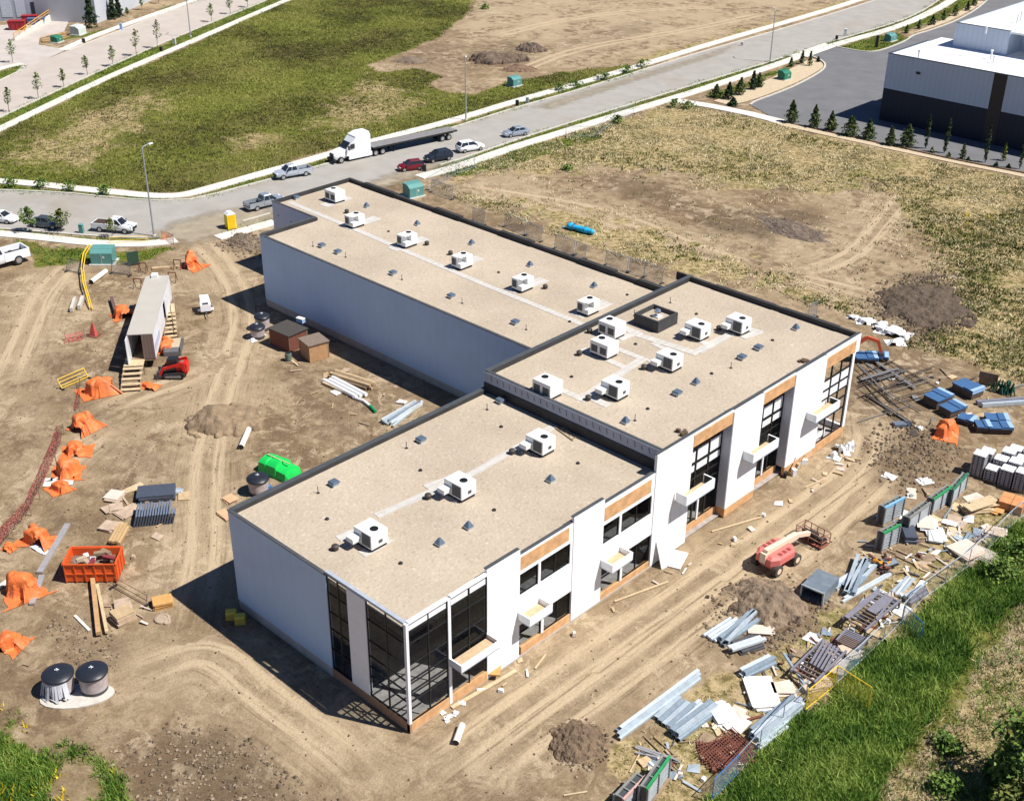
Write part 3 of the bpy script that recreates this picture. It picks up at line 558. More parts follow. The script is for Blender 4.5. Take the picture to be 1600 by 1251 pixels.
def window(x, ys, zs, axis='y', depth=.12, pane_films=(), glassy=True, fw=.07, parent=BLD):
    """frame of mullions at ys and zs; a pane in each field"""
    f = MB(); lo, hi = ys[0], ys[-1]
    def bx(mb, a0, a1, z0, z1, d0, d1):
        if axis == 'y': mb.box(x - d1, x - d0, a0, a1, z0, z1)
        else: mb.box(a0, a1, x + d0, x + d1, z0, z1)
    for y in ys: bx(f, y - fw / 2, y + fw / 2, zs[0], zs[-1], 0, depth)
    for i, z in enumerate(zs):
        for a, b in zip(ys[:-1], ys[1:]): bx(f, a + fw / 2, b - fw / 2, z - fw / 2, z + fw / 2, .004, depth - .004)
    fo = f.build('window', black, parent)
    if glassy:
        g = MB(); bx(g, lo + fw, hi - fw, zs[0] + fw, zs[-1] - fw, depth * .5 - .006, depth * .5 + .006); g.build('pane', glass, fo)
    for (a0, a1, z0, z1) in pane_films:
        q = MB(); bx(q, a0, a1, z0, z1, depth * .5 - .03, depth * .5 - .01); q.build('protective_film', film, fo)
    return fo
# corner glazing
c1 = window(FX - .05, [41.22, 43.0, 44.7], [.88, 2.6, 3.45, 4.4, 5.75, 7.5, 8.45, 9.2], pane_films=[(41.3, 42.95, 8.6, 9.0), (43.08, 44.62, 8.6, 9.0)])
window(FX - .05, [45.0, 46.75, 48.42], [.17, 3.0, 4.35, 5.75, 7.5, 8.45, 9.2], pane_films=[(45.1, 46.65, 8.55, 9.0), (46.85, 48.35, 8.55, 9.0)])
window(SY + .05, [-51.93, -50.0, -48.12], [.88, 2.6, 3.45, 4.4, 5.75, 7.5, 8.6, 9.2], axis='x')
window(SY + .05, [-56.03, -54.9, -53.87], [.88, 2.6, 4.4, 5.9, 7.5, 9.05], axis='x')
t = MB(); t.box(FX - .2, FX + .03, SY - .03, SY + .2, .84, 9.3); t.box(FX - .2, FX + .02, 44.72, 44.98, .2, 9.25); t.box(FX - .22, FX + .04, SY + .2, 44.72, 9.22, 9.42); t.box(FX - .22, FX + .04, 44.98, 48.45, 9.22, 9.42)
parts(t, 'corner_trim', alum, BLD)
t = MB(); t.box(-56.05, FX - .2, SY - .03, SY + .25, 9.2, 9.38); t.build('glazing_head', mat('blue grey metal head', (.36, .40, .46), .5), BLD)
# windows of the two-storey bays
window(FX - .14, [51.8, 53.72], [5.64, 7.48]); window(FX - .14, [53.97, 55.6, 57.17], [5.64, 7.48])
window(FX - .14, [61.0, 62.9], [5.37, 7.13]); window(FX - .14, [63.15, 65.1, 66.87], [5.37, 7.13])
window(FX - .14, [51.8, 54.15], [.2, 2.1, 2.98]); window(FX - .14, [54.42, 56.0, 57.4], [.88, 2.98])
window(FX - .14, [61.0, 63.33], [.2, 2.1, 3.28]); window(FX - .14, [63.6, 65.4, 67.1], [.72, 3.28])
for i, (a, b, top) in enumerate(((71.95, 77.3, 9.28), (81.8, 86.7, 9.22), (91.95, 97.0, 8.88))):
    q = (b - a) / 3; ys = [a, a + q, a + 2 * q, b]; fl = []
    for j in range(3):
        y0, y1 = ys[j] + .16, ys[j + 1] - .16
        fl += [(y0, y1, 6.95, 8.0 + .05 * j), (y0, y1, 6.0, 6.6)] if i < 2 else [(y0, y1, 6.55, 7.35), (y0, y1, 5.55, 6.3)]
    if i == 2: fl += [(ys[0] + .1, ys[1] - .2, 4.6, 5.3), (ys[0] + .2, ys[1] + .3, 1.4, 2.0)]
    window(FX - .8 if i < 2 else FX - .12, ys, [.9, 3.2, 4.4, 5.3 if i < 2 else 5.45, 6.75 if i < 2 else 6.42, 8.25 if i < 2 else 7.5, top], pane_films=fl, fw=.14, glassy=i < 2)
for y in (74.4, 84.2):
    q = MB(); q.box(FX - .82, FX - .7, y - .1, y + .12, .9, 3.2); q.build('door_post', alum, BLD)
# interior: partitions and upper floors keep the rooms dark
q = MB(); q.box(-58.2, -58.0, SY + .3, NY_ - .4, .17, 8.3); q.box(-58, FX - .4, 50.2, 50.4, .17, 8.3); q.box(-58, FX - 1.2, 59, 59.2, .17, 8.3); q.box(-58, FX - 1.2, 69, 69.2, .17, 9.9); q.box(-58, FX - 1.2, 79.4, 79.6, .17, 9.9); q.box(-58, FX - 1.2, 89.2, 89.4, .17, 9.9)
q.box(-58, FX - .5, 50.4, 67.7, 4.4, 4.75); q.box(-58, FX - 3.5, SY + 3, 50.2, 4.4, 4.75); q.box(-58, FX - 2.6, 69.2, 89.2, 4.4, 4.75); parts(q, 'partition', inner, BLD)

# --- canopies: shallow white trays
for y0, y1, z0, z1 in ((44.75, 48.5, 3.72, 4.28), (51.52, 53.95, 3.72, 4.38), (60.72, 63.2, 3.52, 4.2), (69.85, 73.7, 5.25, 6.15), (79.3, 83.2, 5.1, 5.95), (89.35, 93.45, 4.95, 5.68)):
    xo = FX + 1.2; c = MB(); x_in = FX + .0 if y0 < 65 else FX + .12
    c.box(xo - .12, xo, y0, y1, z0, z1); c.box(x_in, xo - .12, y0, y0 + .12, z0, z1); c.box(x_in, xo - .12, y1 - .12, y1, z0, z1); c.box(x_in, xo - .12, y0 + .12, y1 - .12, z0, z0 + .12)
    co = c.build('canopy', alum, BLD)
    g = MB(); g.box(x_in, xo - .13, y0 + .13, y1 - .13, z0 + .12, z0 + .2); g.build('tray_fill', mat('plywood tray bottom', (.50, .36, .22), .9, var=.15), co)
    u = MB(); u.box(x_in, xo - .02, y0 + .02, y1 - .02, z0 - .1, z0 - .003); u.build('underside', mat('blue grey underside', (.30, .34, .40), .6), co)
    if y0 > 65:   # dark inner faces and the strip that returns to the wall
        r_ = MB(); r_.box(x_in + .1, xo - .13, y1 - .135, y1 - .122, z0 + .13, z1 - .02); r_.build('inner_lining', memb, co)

# --- roofs
def roofslab(x0, x1, y0, y1, z, th=.35):
    m = MB(); m.box(x0, x1, y0, y1, z - th, z); return m.build('roof', gravel, BLD)
roofslab(AX + .4, FX - .2, SY + .22, TY - .05, RF); roofslab(AX + .4, FX - .2, TY + .3, NY_ - .35, RT)
rw = MB(); rw.prism([(WX0 + .3, WY0 + .28), (AX - .02, WY0 + .28), (AX - .02, 96.3), (WXN + .3, 96.3), (WXN + .3, WYN + .3), (WX0 + .3, WYN + .3)], RW - .35, RW); rw.build('roof', gravel, BLD)
pm = MB()   # membrane upstands (inner faces)
pm.box(AX, AX + .4, SY + .25, TY - .1, RF - .4, 9.04); pm.box(AX, FX - .3, TY - .1, TY + .02, RF - .3, 9.62)
pm.box(AX - .02, AX + .38, TY + .3, NY_, RT - 2.3, ZT); pm.box(AX + .38, FX - .3, NY_ - .32, NY_ + .02, RT - .4, ZT)
pm.box(WXN + .02, AX - .02, 96.3, 96.72, RW - .4, ZW); pm.box(WXN + .02, WXN + .36, WYN + .3, 96.3, RW - .4, ZW); pm.box(WXN + .35, WX0 + .3, WYN + .02, WYN + .3, RW - .4, ZW - .05); pm.box(WX0 + .02, WX0 + .32, WY0 + .26, WYN + .02, RW - .4, ZW)
for x0, x1 in ((-117, -111), (-104, -99.5), (-93, -88), (-81, -76), (-73, -69)): pm.box(x0, x1, 96.24, 96.78, RW + .1, ZW + .16)
for x0, x1 in ((-64, -57), (-56, -50)): pm.box(x0, x1, NY_ - .38, NY_ + .08, RT + .1, ZT + .05)
parts(pm, 'parapet_membrane', memb, BLD)
cp = MB()   # thin metal copings
cp.box(AX - .04, -56.05, SY - .05, SY + .22, 9.02, 9.1); cp.box(AX - .06, AX + .36, SY + .22, TY, 9.04, 9.12)
cp.box(WX0 - .05, AX - .03, WY0 - .05, WY0 + .24, 8.75, 8.83); cp.box(WXN - .05, WX0 - .0, WYN - .05, WYN + .2, 8.78, 8.86)
cp.box(WX0 - .05, WX0 + .3, WY0 + .24, WYN - .06, 8.83, 8.9)
for y0, y1, z, dx in ((48.45, 51.72, 9.68, 0), (51.72, 57.45, 9.12, -.05), (57.45, 60.9, 9.55, 0), (60.9, 67.15, 9.05, -.05), (67.15, 77.3, 10.62, 0), (77.3, 91.9, 10.6, .02), (91.9, 98.0, 10.55, 0)):
    cp.box(FX - .34 + dx, FX + dx - .06, y0, y1, z, z + .07)
cp.box(AX + .38, FX - .34, TY + .04, TY + .3, 10.62, 10.7); cp.box(AX - .05, AX + .42, TY + .04, NY_ + .1, 10.7, 10.74)
parts(cp, 'coping', cope, BLD)
b_ = MB(); b_.box(AX, FX - .3, TY - .02, TY + .26, 9.6, 10.62); gb_ = b_.build('parapet_board', greyb, BLD)
s_ = MB()
for i in range(26):
    x = -66.6 + i * .72; s_.bar((x, TY - .03, 10.45 - .1 * (i % 2)), (x + .12, TY - .03, 9.95), .05, .02)
s_.build('board_tie', mat('blue black ties', (.05, .06, .09), .7), gb_)
# north membrane stub seen past the tall block
q = MB(); q.box(AX - 1.7, AX - .03, 97.75, 97.95, 9.7, 10.55); q.build('parapet_stub', memb, BLD)
# paver walkways and pads
def pav(l, wdt, z, name='roof_walkway'):
    m = strip(resample(wp2(l, z), 1.0), wdt, z - .01, z + .03); return m.build(name, paver, BLD)
def wp2(l, z): return [(v.x, v.y) for v in PP(l, z)]
pav([(452, 316), (540, 352), (640, 395), (760, 446), (918, 510)], .75, RW)
for a, b in (((505, 322), (545, 308)), ((540, 357), (590, 340)), ((612, 390), (665, 372)), ((700, 420), (750, 402)), ((797, 456), (850, 436)), ((900, 494), (950, 472))): pav([a, b], 1.5, RW + .005, 'unit_pad')
pav([(588, 806), (700, 757), (745, 736), (865, 666)], .7, RF); pav([(528, 842), (566, 826), (606, 845), (565, 866)], .85, RF + .005, 'unit_pad'); pav([(668, 764), (715, 747)], 1.3, RF + .005, 'unit_pad'); pav([(685, 765), (718, 783)], .8, RF + .01, 'unit_pad'); pav([(818, 690), (842, 708)], .8, RF + .01, 'unit_pad')
pav([(972, 510), (1000, 524), (1090, 553)], .9, RT); pav([(1072, 522), (1105, 538)], .7, RT + .004); pav([(1090, 550), (1160, 512), (1190, 520)], .9, RT + .006); pav([(1020, 536), (1060, 556)], .6, RT + .008)
pav([(910, 545), (985, 578)], .7, RT + .004); pav([(965, 545), (1010, 563)], .7, RT + .006); pav([(1005, 560), (935, 606), (905, 626)], .85, RT); pav([(875, 608), (906, 622)], .7, RT + .004); pav([(925, 622), (950, 634)], .8, RT + .006); pav([(1015, 562), (1045, 582)], .7, RT + .008); pav([(968, 530), (1000, 518)], .8, RT + .010); pav([(1160, 528), (1188, 518)], .8, RT + .012)

# ================================================================== THINGS ON THE ROOFS
unit_m = mat('off white unit casing', (.74, .74, .72), .5, var=.05, scale=2); grille = mat('dark grey coil grille', (.09, .095, .10), .6, stripe=('Z', .08, .5)); galv = mat('galvanised sheet', (.52, .56, .60), .35, .6, var=.12, scale=3)
fan_m = mat('black fan well', (.01, .01, .012), .6); blk = mat('black rubber curb', (.02, .02, .02), .8); bluetop = mat('blue grey hatch lid', (.15, .20, .26), .35, .4, var=.1)
def make_unit(kind):
    t = thing('rooftop_unit', 'x', 'rooftop unit')
    X, Y, H = {'A': (1.85, 1.55, 1.2), 'B': (1.45, 1.85, 1.15), 'C': (2.0, 1.6, 1.2)}[kind]
    c = MB(); c.box(-X / 2 + .08, X / 2 - .08, -Y / 2 + .08, Y / 2 - .08, 0, .3); c.build('curb', blk, t)
    b = MB(); z0, z1 = .26, .26 + H
    if kind == 'A':
        b.box(-X / 2, X / 2, -Y / 2, Y / 2, z0 + .02, z1); b.box(-X / 2 - .0, -X / 2 + .75, -Y / 2 - .75, -Y / 2 - .002, z0 + .35, z0 + .72)
        b.box(-X / 2 + .0, -X / 2 + .7, -Y / 2 - .01, -Y / 2 - .002, z0 + .72, z1 - .02)
    elif kind == 'B':
        b.box(-X / 2, X / 2, -Y / 2 + .0, Y / 2, z0, z0 + .5); b.box(-X / 2, X / 2 - .55, -Y / 2, Y / 2, z0 + .502, z1); b.frus(X / 2 - .548, X / 2, -Y / 2 + .9, Y / 2, z0 + .502, X / 2 - .548, X / 2 - .05, -Y / 2 + .9, Y / 2, z1)
    else: b.box(-X / 2, X / 2, -Y / 2, Y / 2, z0, z1)
    b.box(-X / 2 + .1, X / 2 - .1, -Y / 2 + .1, Y / 2 - .1, z1, z1 + .025)
    b.build('casing', unit_m, t)
    g = MB()
    if kind == 'A': g.box(-X / 2 + .85, X / 2 - .12, -Y / 2 - .03, -Y / 2 - .003, z0 + .15, z1 - .12); g.box(X / 2 + .003, X / 2 + .02, -.1, .25, z0 + .3, z0 + .55)
    elif kind == 'B': g.box(-X / 2 + .1, X / 2 - .75, -Y / 2 - .02, -Y / 2 - .003, z0 + .2, z1 - .2)
    else: g.box(-X / 2 + .15, -.15, -Y / 2 - .02, -Y / 2 - .003, z0 + .2, z0 + .85); g.box(.15, X / 2 - .15, -Y / 2 - .02, -Y / 2 - .003, z0 + .2, z0 + .85)
    parts(g, 'grille', grille, t)
    fx, fy = {'A': (X / 2 - .55, 0.0), 'B': (-X / 2 + .5, Y / 2 - .5), 'C': (-X / 2 + .55, 0.15)}[kind]
    f = MB(); f.lathe([(.31, z1 + .0), (.31, z1 + .06), (.26, z1 + .062), (.26, z1 + .03), (.0, z1 + .03)], 18, fx, fy); f.build('fan', fan_m, t)
    return t
UN = [('A', (579, 821), RF, 1.3, 'white rooftop unit on the front roof nearest the corner glazing'), ('A', (719, 746), RF, 1.3, 'white rooftop unit at the middle of the front roof'), ('A', (845, 678), RF, 1.3, 'white rooftop unit on the front roof beside the lying wooden ladder'),
      ('C', (957, 499), RT, 1.35, 'white rooftop unit beside the dark screened shaft'), ('C', (945, 529), RT, 1.35, 'white rooftop unit just in front of the one beside the dark shaft'), ('C', (856, 590), RT, 1.35, 'white rooftop unit at the grey parapet on the tall roof, above the front roof'),
      ('A', (1091, 503), RT, 1.3, 'white hooded rooftop unit between the dark shaft and the far one of the tall roof'), ('A', (1155, 494), RT, 1.3, 'white hooded rooftop unit farthest right on the tall roof'), ('A', (1047, 550), RT, 1.3, 'white hooded rooftop unit at the middle of the tall roof'), ('A', (962, 593), RT, 1.3, 'white hooded rooftop unit nearest the front edge of the tall roof'),
      ('C', (523, 295), RW, 1.3, 'white rooftop unit at the far street end of the long warehouse roof'), ('B', (554, 334), RW, 1.25, 'white rooftop unit second from the street on the warehouse roof'), ('B', (636, 364), RW, 1.25, 'white rooftop unit third from the street on the warehouse roof'), ('B', (722, 397), RW, 1.25, 'white rooftop unit fourth from the street on the warehouse roof'), ('B', (817, 431), RW, 1.25, 'white rooftop unit fifth from the street on the warehouse roof'), ('B', (920, 467), RW, 1.25, 'white rooftop unit on the warehouse roof closest to the tall block')]
_first = {}
for kd, px, zr, hh_, lb in UN:
    q = P(*px, zr + hh_ + .26); loc = (q.x, q.y, zr)
    if kd not in _first: _first[kd] = t = make_unit(kd); t.location = loc; t['label'] = lb; t['group'] = 'rooftop units'
    else: dup(_first[kd], loc, 0, lb, 'rooftop units')
# square hoods, pyramid vents, black box vents, drains, stand pipes
def hood():
    t = thing('roof_hood', 'x', 'roof vent'); b = MB(); b.box(-.28, .28, -.28, .28, -.01, .28); b.build('base', galv, t); l = MB(); l.frus(-.36, .36, -.36, .36, .28, -.3, .3, -.3, .3, .42); l.build('lid', bluetop, t); return t
def pyra():
    t = thing('pyramid_vent', 'x', 'roof vent'); b = MB(); b.box(-.26, .26, -.26, .26, -.01, .2); b.build('base', galv, t); l = MB(); l.frus(-.29, .29, -.29, .29, .2, -.07, .07, -.07, .07, .62); l.build('cowl', bluetop, t); return t
brn = mat('dark bronze vent', (.06, .05, .042), .6, var=.2)
def boxv():
    t = thing('box_vent', 'x', 'roof vent'); b = MB(); b.frus(-.17, .17, -.17, .17, -.01, -.17, .17, -.17, .17, .22); b.build('base', brn, t); l = MB(); l.lathe([(.24, .2), (.27, .26), (.27, .38), (.18, .46), (0, .47)], 12); l.build('cap', brn, t); return t
def drain():
    t = MB().lathe([(.16, -.01), (.17, .05), (.1, .14), (0, .15)], 10).build('roof_drain', blk); return tag(t, 'x', 'roof drain')
def pipe():
    t = thing('vent_pipe', 'x', 'vent pipe'); b = MB(); b.tube((0, 0, -.01), (0, 0, .6), .03, n=6); b.build('pipe', brn, t); f = MB(); f.lathe([(.16, -.01), (.1, .06), (.05, .08)], 8); f.build('flashing', blk, t); return t
sets = [(hood, 'square hoods on the roofs', 'square galvanised hood with blue lid', [(RF, 522, 758, 'by the west edge nearest the dark bin'), (RF, 658, 690, 'halfway along the west edge of the front roof'), (RF, 782, 629, 'tucked under the grey parapet board'), (RW, 503, 386, 'first of the row along the warehouse wall'), (RW, 528, 396, 'second in the row along the long warehouse wall'), (RW, 614, 429, 'third in the row along the long warehouse wall'), (RW, 705, 465, 'fourth in the row along the long warehouse wall'), (RW, 805, 506, 'last in the warehouse row by the tall block'), (RT, 1058, 617, 'nearest the front edge of the tall roof'), (RT, 1159, 561, 'second back on the tall roof'), (RT, 1185, 546, 'third back on the tall roof'), (RW, 463, 311, 'at the street end of the warehouse roof')]),
        (pyra, 'pyramid vents on the roofs', 'galvanised pyramid vent', [(RF, 687, 851, 'on the front roof nearest the street corner glazing'), (RF, 732, 825, 'second from the corner glazing on the front roof'), (RF, 860, 752, 'on the front roof nearest the tall block'), (RT, 977, 661, 'by the grey parapet edge of the tall roof'), (RT, 1087, 600, 'in the middle of the front part of the tall roof'), (RT, 1243, 515, 'by the far right end of the tall roof'), (RW, 573, 324, 'farthest along the back of the warehouse roof'), (RW, 652, 352, 'second along the back of the warehouse roof'), (RW, 737, 382, 'third along the back of the warehouse roof'), (RW, 828, 416, 'fourth along the back of the warehouse roof'), (RW, 928, 449, 'at the back of the warehouse roof nearest the tall block')]),
        (boxv, 'dark box vents on the roofs', 'dark bronze box vent', [(RF, 524, 859, 'beside the front roof unit nearest the corner'), (RF, 669, 779, 'beside the middle unit of the front roof'), (RF, 800, 709, 'left of the front roof unit by the ladder'), (RT, 1006, 577, 'between the two front units of the tall roof'), (RT, 919, 625, 'at the paver end near the grey parapet of the tall roof'), (RT, 905, 555, 'left of the paired units on the tall roof'), (RT, 921, 520, 'against the west parapet of the tall roof'), (RT, 1123, 516, 'between the two far hooded units of the tall roof'), (RW, 667, 383, 'right of the third warehouse unit'), (RW, 704, 398, 'left of the fourth warehouse unit'), (RW, 852, 451, 'right of the fifth warehouse unit'), (RW, 542, 333, 'left of the second warehouse unit')]),
        (drain, 'roof drains', 'small black roof drain in tan gravel', [(RF, a, b, '') for a, b in ((511, 811), (626, 880), (657, 735), (772, 797), (783, 667), (903, 724))] + [(RT, a, b, '') for a, b in ((1012, 639), (1112, 584), (893, 589), (993, 538), (1207, 532), (1088, 491))] + [(RW, a, b, '') for a, b in ((607, 362), (779, 426), (890, 503), (980, 461))]),
        (pipe, 'thin vent pipes', 'thin dark vent pipe standing in roof gravel', [(RF, a, b, '') for a, b in ((497, 770), (635, 700), (761, 640))] + [(RT, a, b, '') for a, b in ((992, 657), (1047, 473), (1142, 575), (991, 493))] + [(RW, a, b, '') for a, b in ((489, 385), (540, 402), (628, 437), (722, 474), (822, 515))])]
for fn, grp, base, lst in sets:
    t0 = None
    for zr, px, py, how in lst:
        q = P(px, py, zr); lb = (base + ' ' + how).strip()
        if t0 is None: t0 = fn(); t0.location = (q.x, q.y, zr); t0['label'] = lb; t0['group'] = grp
        else: dup(t0, (q.x, q.y, zr), 0, lb, grp)
# dark screened shaft with a silver dome vent
q = P(1024, 506, RT); t = thing('roof_shaft', 'dark membrane clad roof shaft, open topped with gravel inside', 'roof shaft', (q.x, q.y, RT))
b = MB(); b.box(-1.45, 1.45, -1.5, -1.3, 0, 1.15); b.box(-1.45, 1.45, 1.3, 1.5, 0, 1.15); b.box(-1.45, -1.25, -1.3, 1.3, 0, 1.15); b.box(1.25, 1.45, -1.3, 1.3, 0, 1.15); b.build('wall', mat('charcoal membrane', (.05, .05, .054), .7, var=.25), t)
b = MB(); b.box(-1.25, 1.25, -1.3, 1.3, .0, .75); b.build('gravel_bed', gravel, t)
tt = thing('dome_vent', 'silver dome vent standing inside the dark roof shaft', 'roof vent', (q.x + .1, q.y + .1, RT + .75)); b = MB(); b.box(-.35, .35, -.35, .35, 0, .15); b.build('base', alum, tt); b = MB(); b.lathe([(.12, .1), (.12, .3), (.3, .4), (.34, .55), (.25, .75), (0, .82)], 14); b.build('dome', mat('polished steel', (.8, .8, .82), .25, .9), tt, smooth=True)
# wooden ladder lying on the front roof
A, B = P(873, 668, RF), P(898, 686, RF); t = thing('wooden_ladder', 'short wooden ladder lying on the front roof beside the tall block', 'ladder', ((A.x + B.x) / 2, (A.y + B.y) / 2, RF), math.atan2(B.y - A.y, B.x - A.x))
wood = mat('bare timber', (.46, .33, .19), .8, var=.2, scale=2); wdk = mat('weathered timber', (.26, .19, .12), .85, var=.25, scale=2)
b = MB(); b.bar((-1.3, -.3, .06), (1.3, -.3, .06), .1, .08); b.bar((-1.3, .3, .06), (1.3, .3, .06), .1, .08); b.build('rail', wdk, t)
b = MB(); [b.bar((x, -.25, .06), (x, .25, .06), .07, .04) for x in (-1, -.5, 0, .5, 1)]; b.build('rung', wdk, t)
for (px, py), lb in (((1064, 677), 'brown offcut heap on the tall roof by its front corner'), ((1256, 566), 'dark tool bags heaped on the tall roof front edge')):
    q = P(px, py, RT); b = MB()
    for i in range(5): b.cbox(random.uniform(-.4, .4), random.uniform(-.3, .3), 0, random.uniform(.25, .6), random.uniform(.2, .4), random.uniform(.12, .35), 0, random.uniform(0, 3))
    tag(b.build('scrap_heap', mat('dark brown scrap', (.10, .065, .04), .8, var=.4, scale=4), loc=(q.x, q.y, RT)), lb, 'scrap heap')

# ================================================================== VEHICLES
carglass = mat('dark vehicle glass', (.02, .025, .03), .08, var=.1, spec=.8); tyre_m = mat('black tyre rubber', (.018, .018, .018), .85); rim_m = mat('alloy rim', (.5, .5, .52), .35, .7, var=.05)
lampw = mat('headlamp lens', (.75, .78, .8), .15, var=.05); lampr = mat('red tail lamp', (.35, .02, .02), .25); dkpl = mat('black plastic trim', (.02, .02, .022), .6); underm = mat('dark underbody', (.012, .012, .012), .9)
def paint(name, c, metal=.0): return mat(name + ' paint', c, .28, metal, var=.03, scale=.8, spec=.6)
def ring(x, hw, zb, zt, n=.86):
    h = zt - zb
    return [(x, -hw * .88, zb), (x, -hw, zb + .3 * h), (x, -hw * .985, zb + .68 * h), (x, -hw * n, zt), (x, hw * n, zt), (x, hw * .985, zb + .68 * h), (x, hw, zb + .3 * h), (x, hw * .88, zb)]
def wheel(t, x, y, r=.34, wd=.22):
    s = 1 if y > 0 else -1
    b = MB(); b.tube((x, y - s * wd, r), (x, y, r), r, n=14); o = b.build('wheel', tyre_m, t)
    b = MB(); b.tube((x, y, r), (x, y + s * .012, r), r * .62, n=12); b.build('rim', rim_m, o)
CARS = {  # length, rings (x,hw,zb,zt), cabin base x0,x1 top x0,x1, belt, roof, hw, wheel x
 'sedan': ([(-2.3, .72, .42, .84), (-2.15, .84, .30, .96), (-1.3, .9, .22, 1.0), (0, .92, .2, .96), (1.1, .9, .22, .92), (1.95, .84, .26, .8), (2.28, .68, .36, .64)], (-1.85, 1.0, -1.05, .2), .93, 1.44, .8, 1.35),
 'hatch': ([(-2.0, .76, .42, .9), (-1.9, .85, .3, 1.02), (-1.1, .89, .22, 1.04), (0, .9, .2, 1.0), (1.0, .88, .22, .96), (1.7, .82, .26, .84), (1.98, .66, .36, .66)], (-1.95, .95, -1.45, .15), .98, 1.52, .8, 1.22),
 'suv': ([(-2.3, .82, .45, 1.02), (-2.2, .92, .34, 1.12), (-1.2, .96, .28, 1.14), (0, .97, .26, 1.12), (1.15, .95, .28, 1.08), (2.0, .9, .32, .95), (2.3, .72, .42, .74)], (-2.26, 1.05, -1.75, .25), 1.08, 1.68, .86, 1.42)}
def car(name, lb, cat, A, B, kind, pm, rear_black=True):
    rings, (b0, b1, t0, t1), belt, roof, hw, wx = CARS[kind]
    a, b = P(*A), P(*B); m = (a + b) / 2; t = thing(name, lb, cat, (m.x, m.y, .03), math.atan2(b.y - a.y, b.x - a.x), 'parked vehicles')
    o = MB(); o.loft([ring(*r_) for r_ in rings]); bo = o.build('body', pm, t, smooth=True, angle=50)
    g = MB(); g.frus(b0, b1, -hw, hw, belt - .05, t0, t1, -hw * .74, hw * .74, roof - .04); g.build('window', carglass, t)
    r_ = MB(); r_.frus(t0 - .06, t1 + .04, -hw * .76, hw * .76, roof - .05, t0 + .05, t1 - .08, -hw * .64, hw * .64, roof + .02)
    for s in (-1, 1):
        r_.bar((b0 + .05, s * hw, belt - .04), (t0, s * hw * .755, roof - .04), .09, .07); r_.bar((b1, s * hw * .99, belt - .04), (t1, s * hw * .755, roof - .04), .07, .06); r_.bar(((t0 + t1) / 2 + .05, s * (hw + .012), belt - .04), ((t0 + t1) / 2, s * hw * .765, roof - .04), .08, .03)
    r_.build('roof', pm, t)
    for s in (-1, 1):
        wheel(t, wx, s * rings[3][1] * .99); wheel(t, -wx, s * rings[3][1] * .99)
        xf = rings[-1][0]; q = MB(); q.cbox(xf - .16, s * .58, rings[-1][3] - .04, .22, .3, .12); q.build('headlight', lampw, t)
        q = MB(); q.cbox(rings[0][0] + .06, s * .62, rings[0][3] - .16, .12, .28, .16); q.build('taillight', lampr, t)
        q = MB(); q.cbox(b1 - .15, s * (rings[3][1] + .06), belt + .0, .18, .14, .12); q.build('mirror', pm, t)
    q = MB(); q.cbox(rings[-1][0] - .06, 0, rings[-1][2] + .02, .1, .9, .2); q.build('grille', dkpl, t)
    return t
def pickup(name, lb, A, B, pm, cover=None, z=.03, load=False):
    a, b = P(*A), P(*B); m = (a + b) / 2; t = thing(name, lb, 'pickup truck', (m.x, m.y, z), math.atan2(b.y - a.y, b.x - a.x), 'parked vehicles')
    o = MB(); o.loft([ring(-.55, .98, .42, 1.2, .95), ring(.3, .98, .42, 1.2, .95), ring(1.3, .98, .42, 1.18, .93), ring(1.6, .97, .44, 1.16, .9), ring(2.5, .95, .46, 1.08, .88), ring(2.85, .82, .5, .92, .88)]); o.build('body', pm, t, smooth=True, angle=50)
    o = MB(); o.box(-2.85, -.58, -.96, -.86, .5, 1.22); o.box(-2.85, -.58, .86, .96, .5, 1.22); o.box(-2.9, -2.78, -.86, .86, .5, 1.2); o.box(-.7, -.6, -.86, .86, .6, 1.24); o.box(-2.75, -.72, -.86, .86, .55, .7); bd = o.build('bed', pm, t)
    o = MB(); o.box(-2.76, -.71, -.85, .85, .703, .74 if not cover else 1.2); o.build('bed_liner', cover or dkpl, bd)
    g = MB(); g.frus(-.6, 1.5, -.9, .9, 1.12, -.35, .75, -.68, .68, 1.84); g.build('window', carglass, t)
    r_ = MB(); r_.frus(-.42, .8, -.7, .7, 1.8, -.3, .66, -.62, .62, 1.9)
    for s in (-1, 1):
        r_.bar((-.56, s * .9, 1.12), (-.36, s * .69, 1.82), .13, .07); r_.bar((1.5, s * .9, 1.12), (.76, s * .69, 1.82), .08, .06); r_.bar((.42, s * .915, 1.12), (.28, s * .70, 1.82), .09, .04)
    r_.build('roof', pm, t)
    for s in (-1, 1):
        wheel(t, 1.85, s * .98, .4, .26); wheel(t, -1.75, s * .98, .4, .26)
        q = MB(); q.cbox(2.72, s * .7, .9, .22, .34, .14); q.build('headlight', lampw, t); q = MB(); q.cbox(-2.88, s * .84, .85, .07, .16, .32); q.build('taillight', lampr, t); q = MB(); q.cbox(1.15, s * 1.08, 1.2, .18, .2, .2); q.build('mirror', dkpl, t)
    q = MB(); q.cbox(2.86, 0, .55, .1, 1.2, .35); q.build('grille', dkpl, t); q = MB(); q.cbox(-2.95, 0, .5, .12, 1.7, .16); q.build('bumper', rim_m, t)
    return t
silver = paint('silver blue', (.50, .54, .60), .3); white_p = paint('white', (.80, .81, .82)); red_p = paint('dark red', (.16, .008, .014)); navy = paint('dark slate', (.022, .028, .04), .3); greyp = paint('grey', (.10, .12, .14), .5); lsil = paint('light silver', (.42, .47, .53), .5)
pickup('pickup_truck', 'silver crew cab pickup parked on the road ahead of the white semi truck', (487, 271), (428, 281), silver)
pickup('pickup_truck', 'silver pickup half hidden behind the far corner of the warehouse roof', (388, 330), (440, 317), lsil)
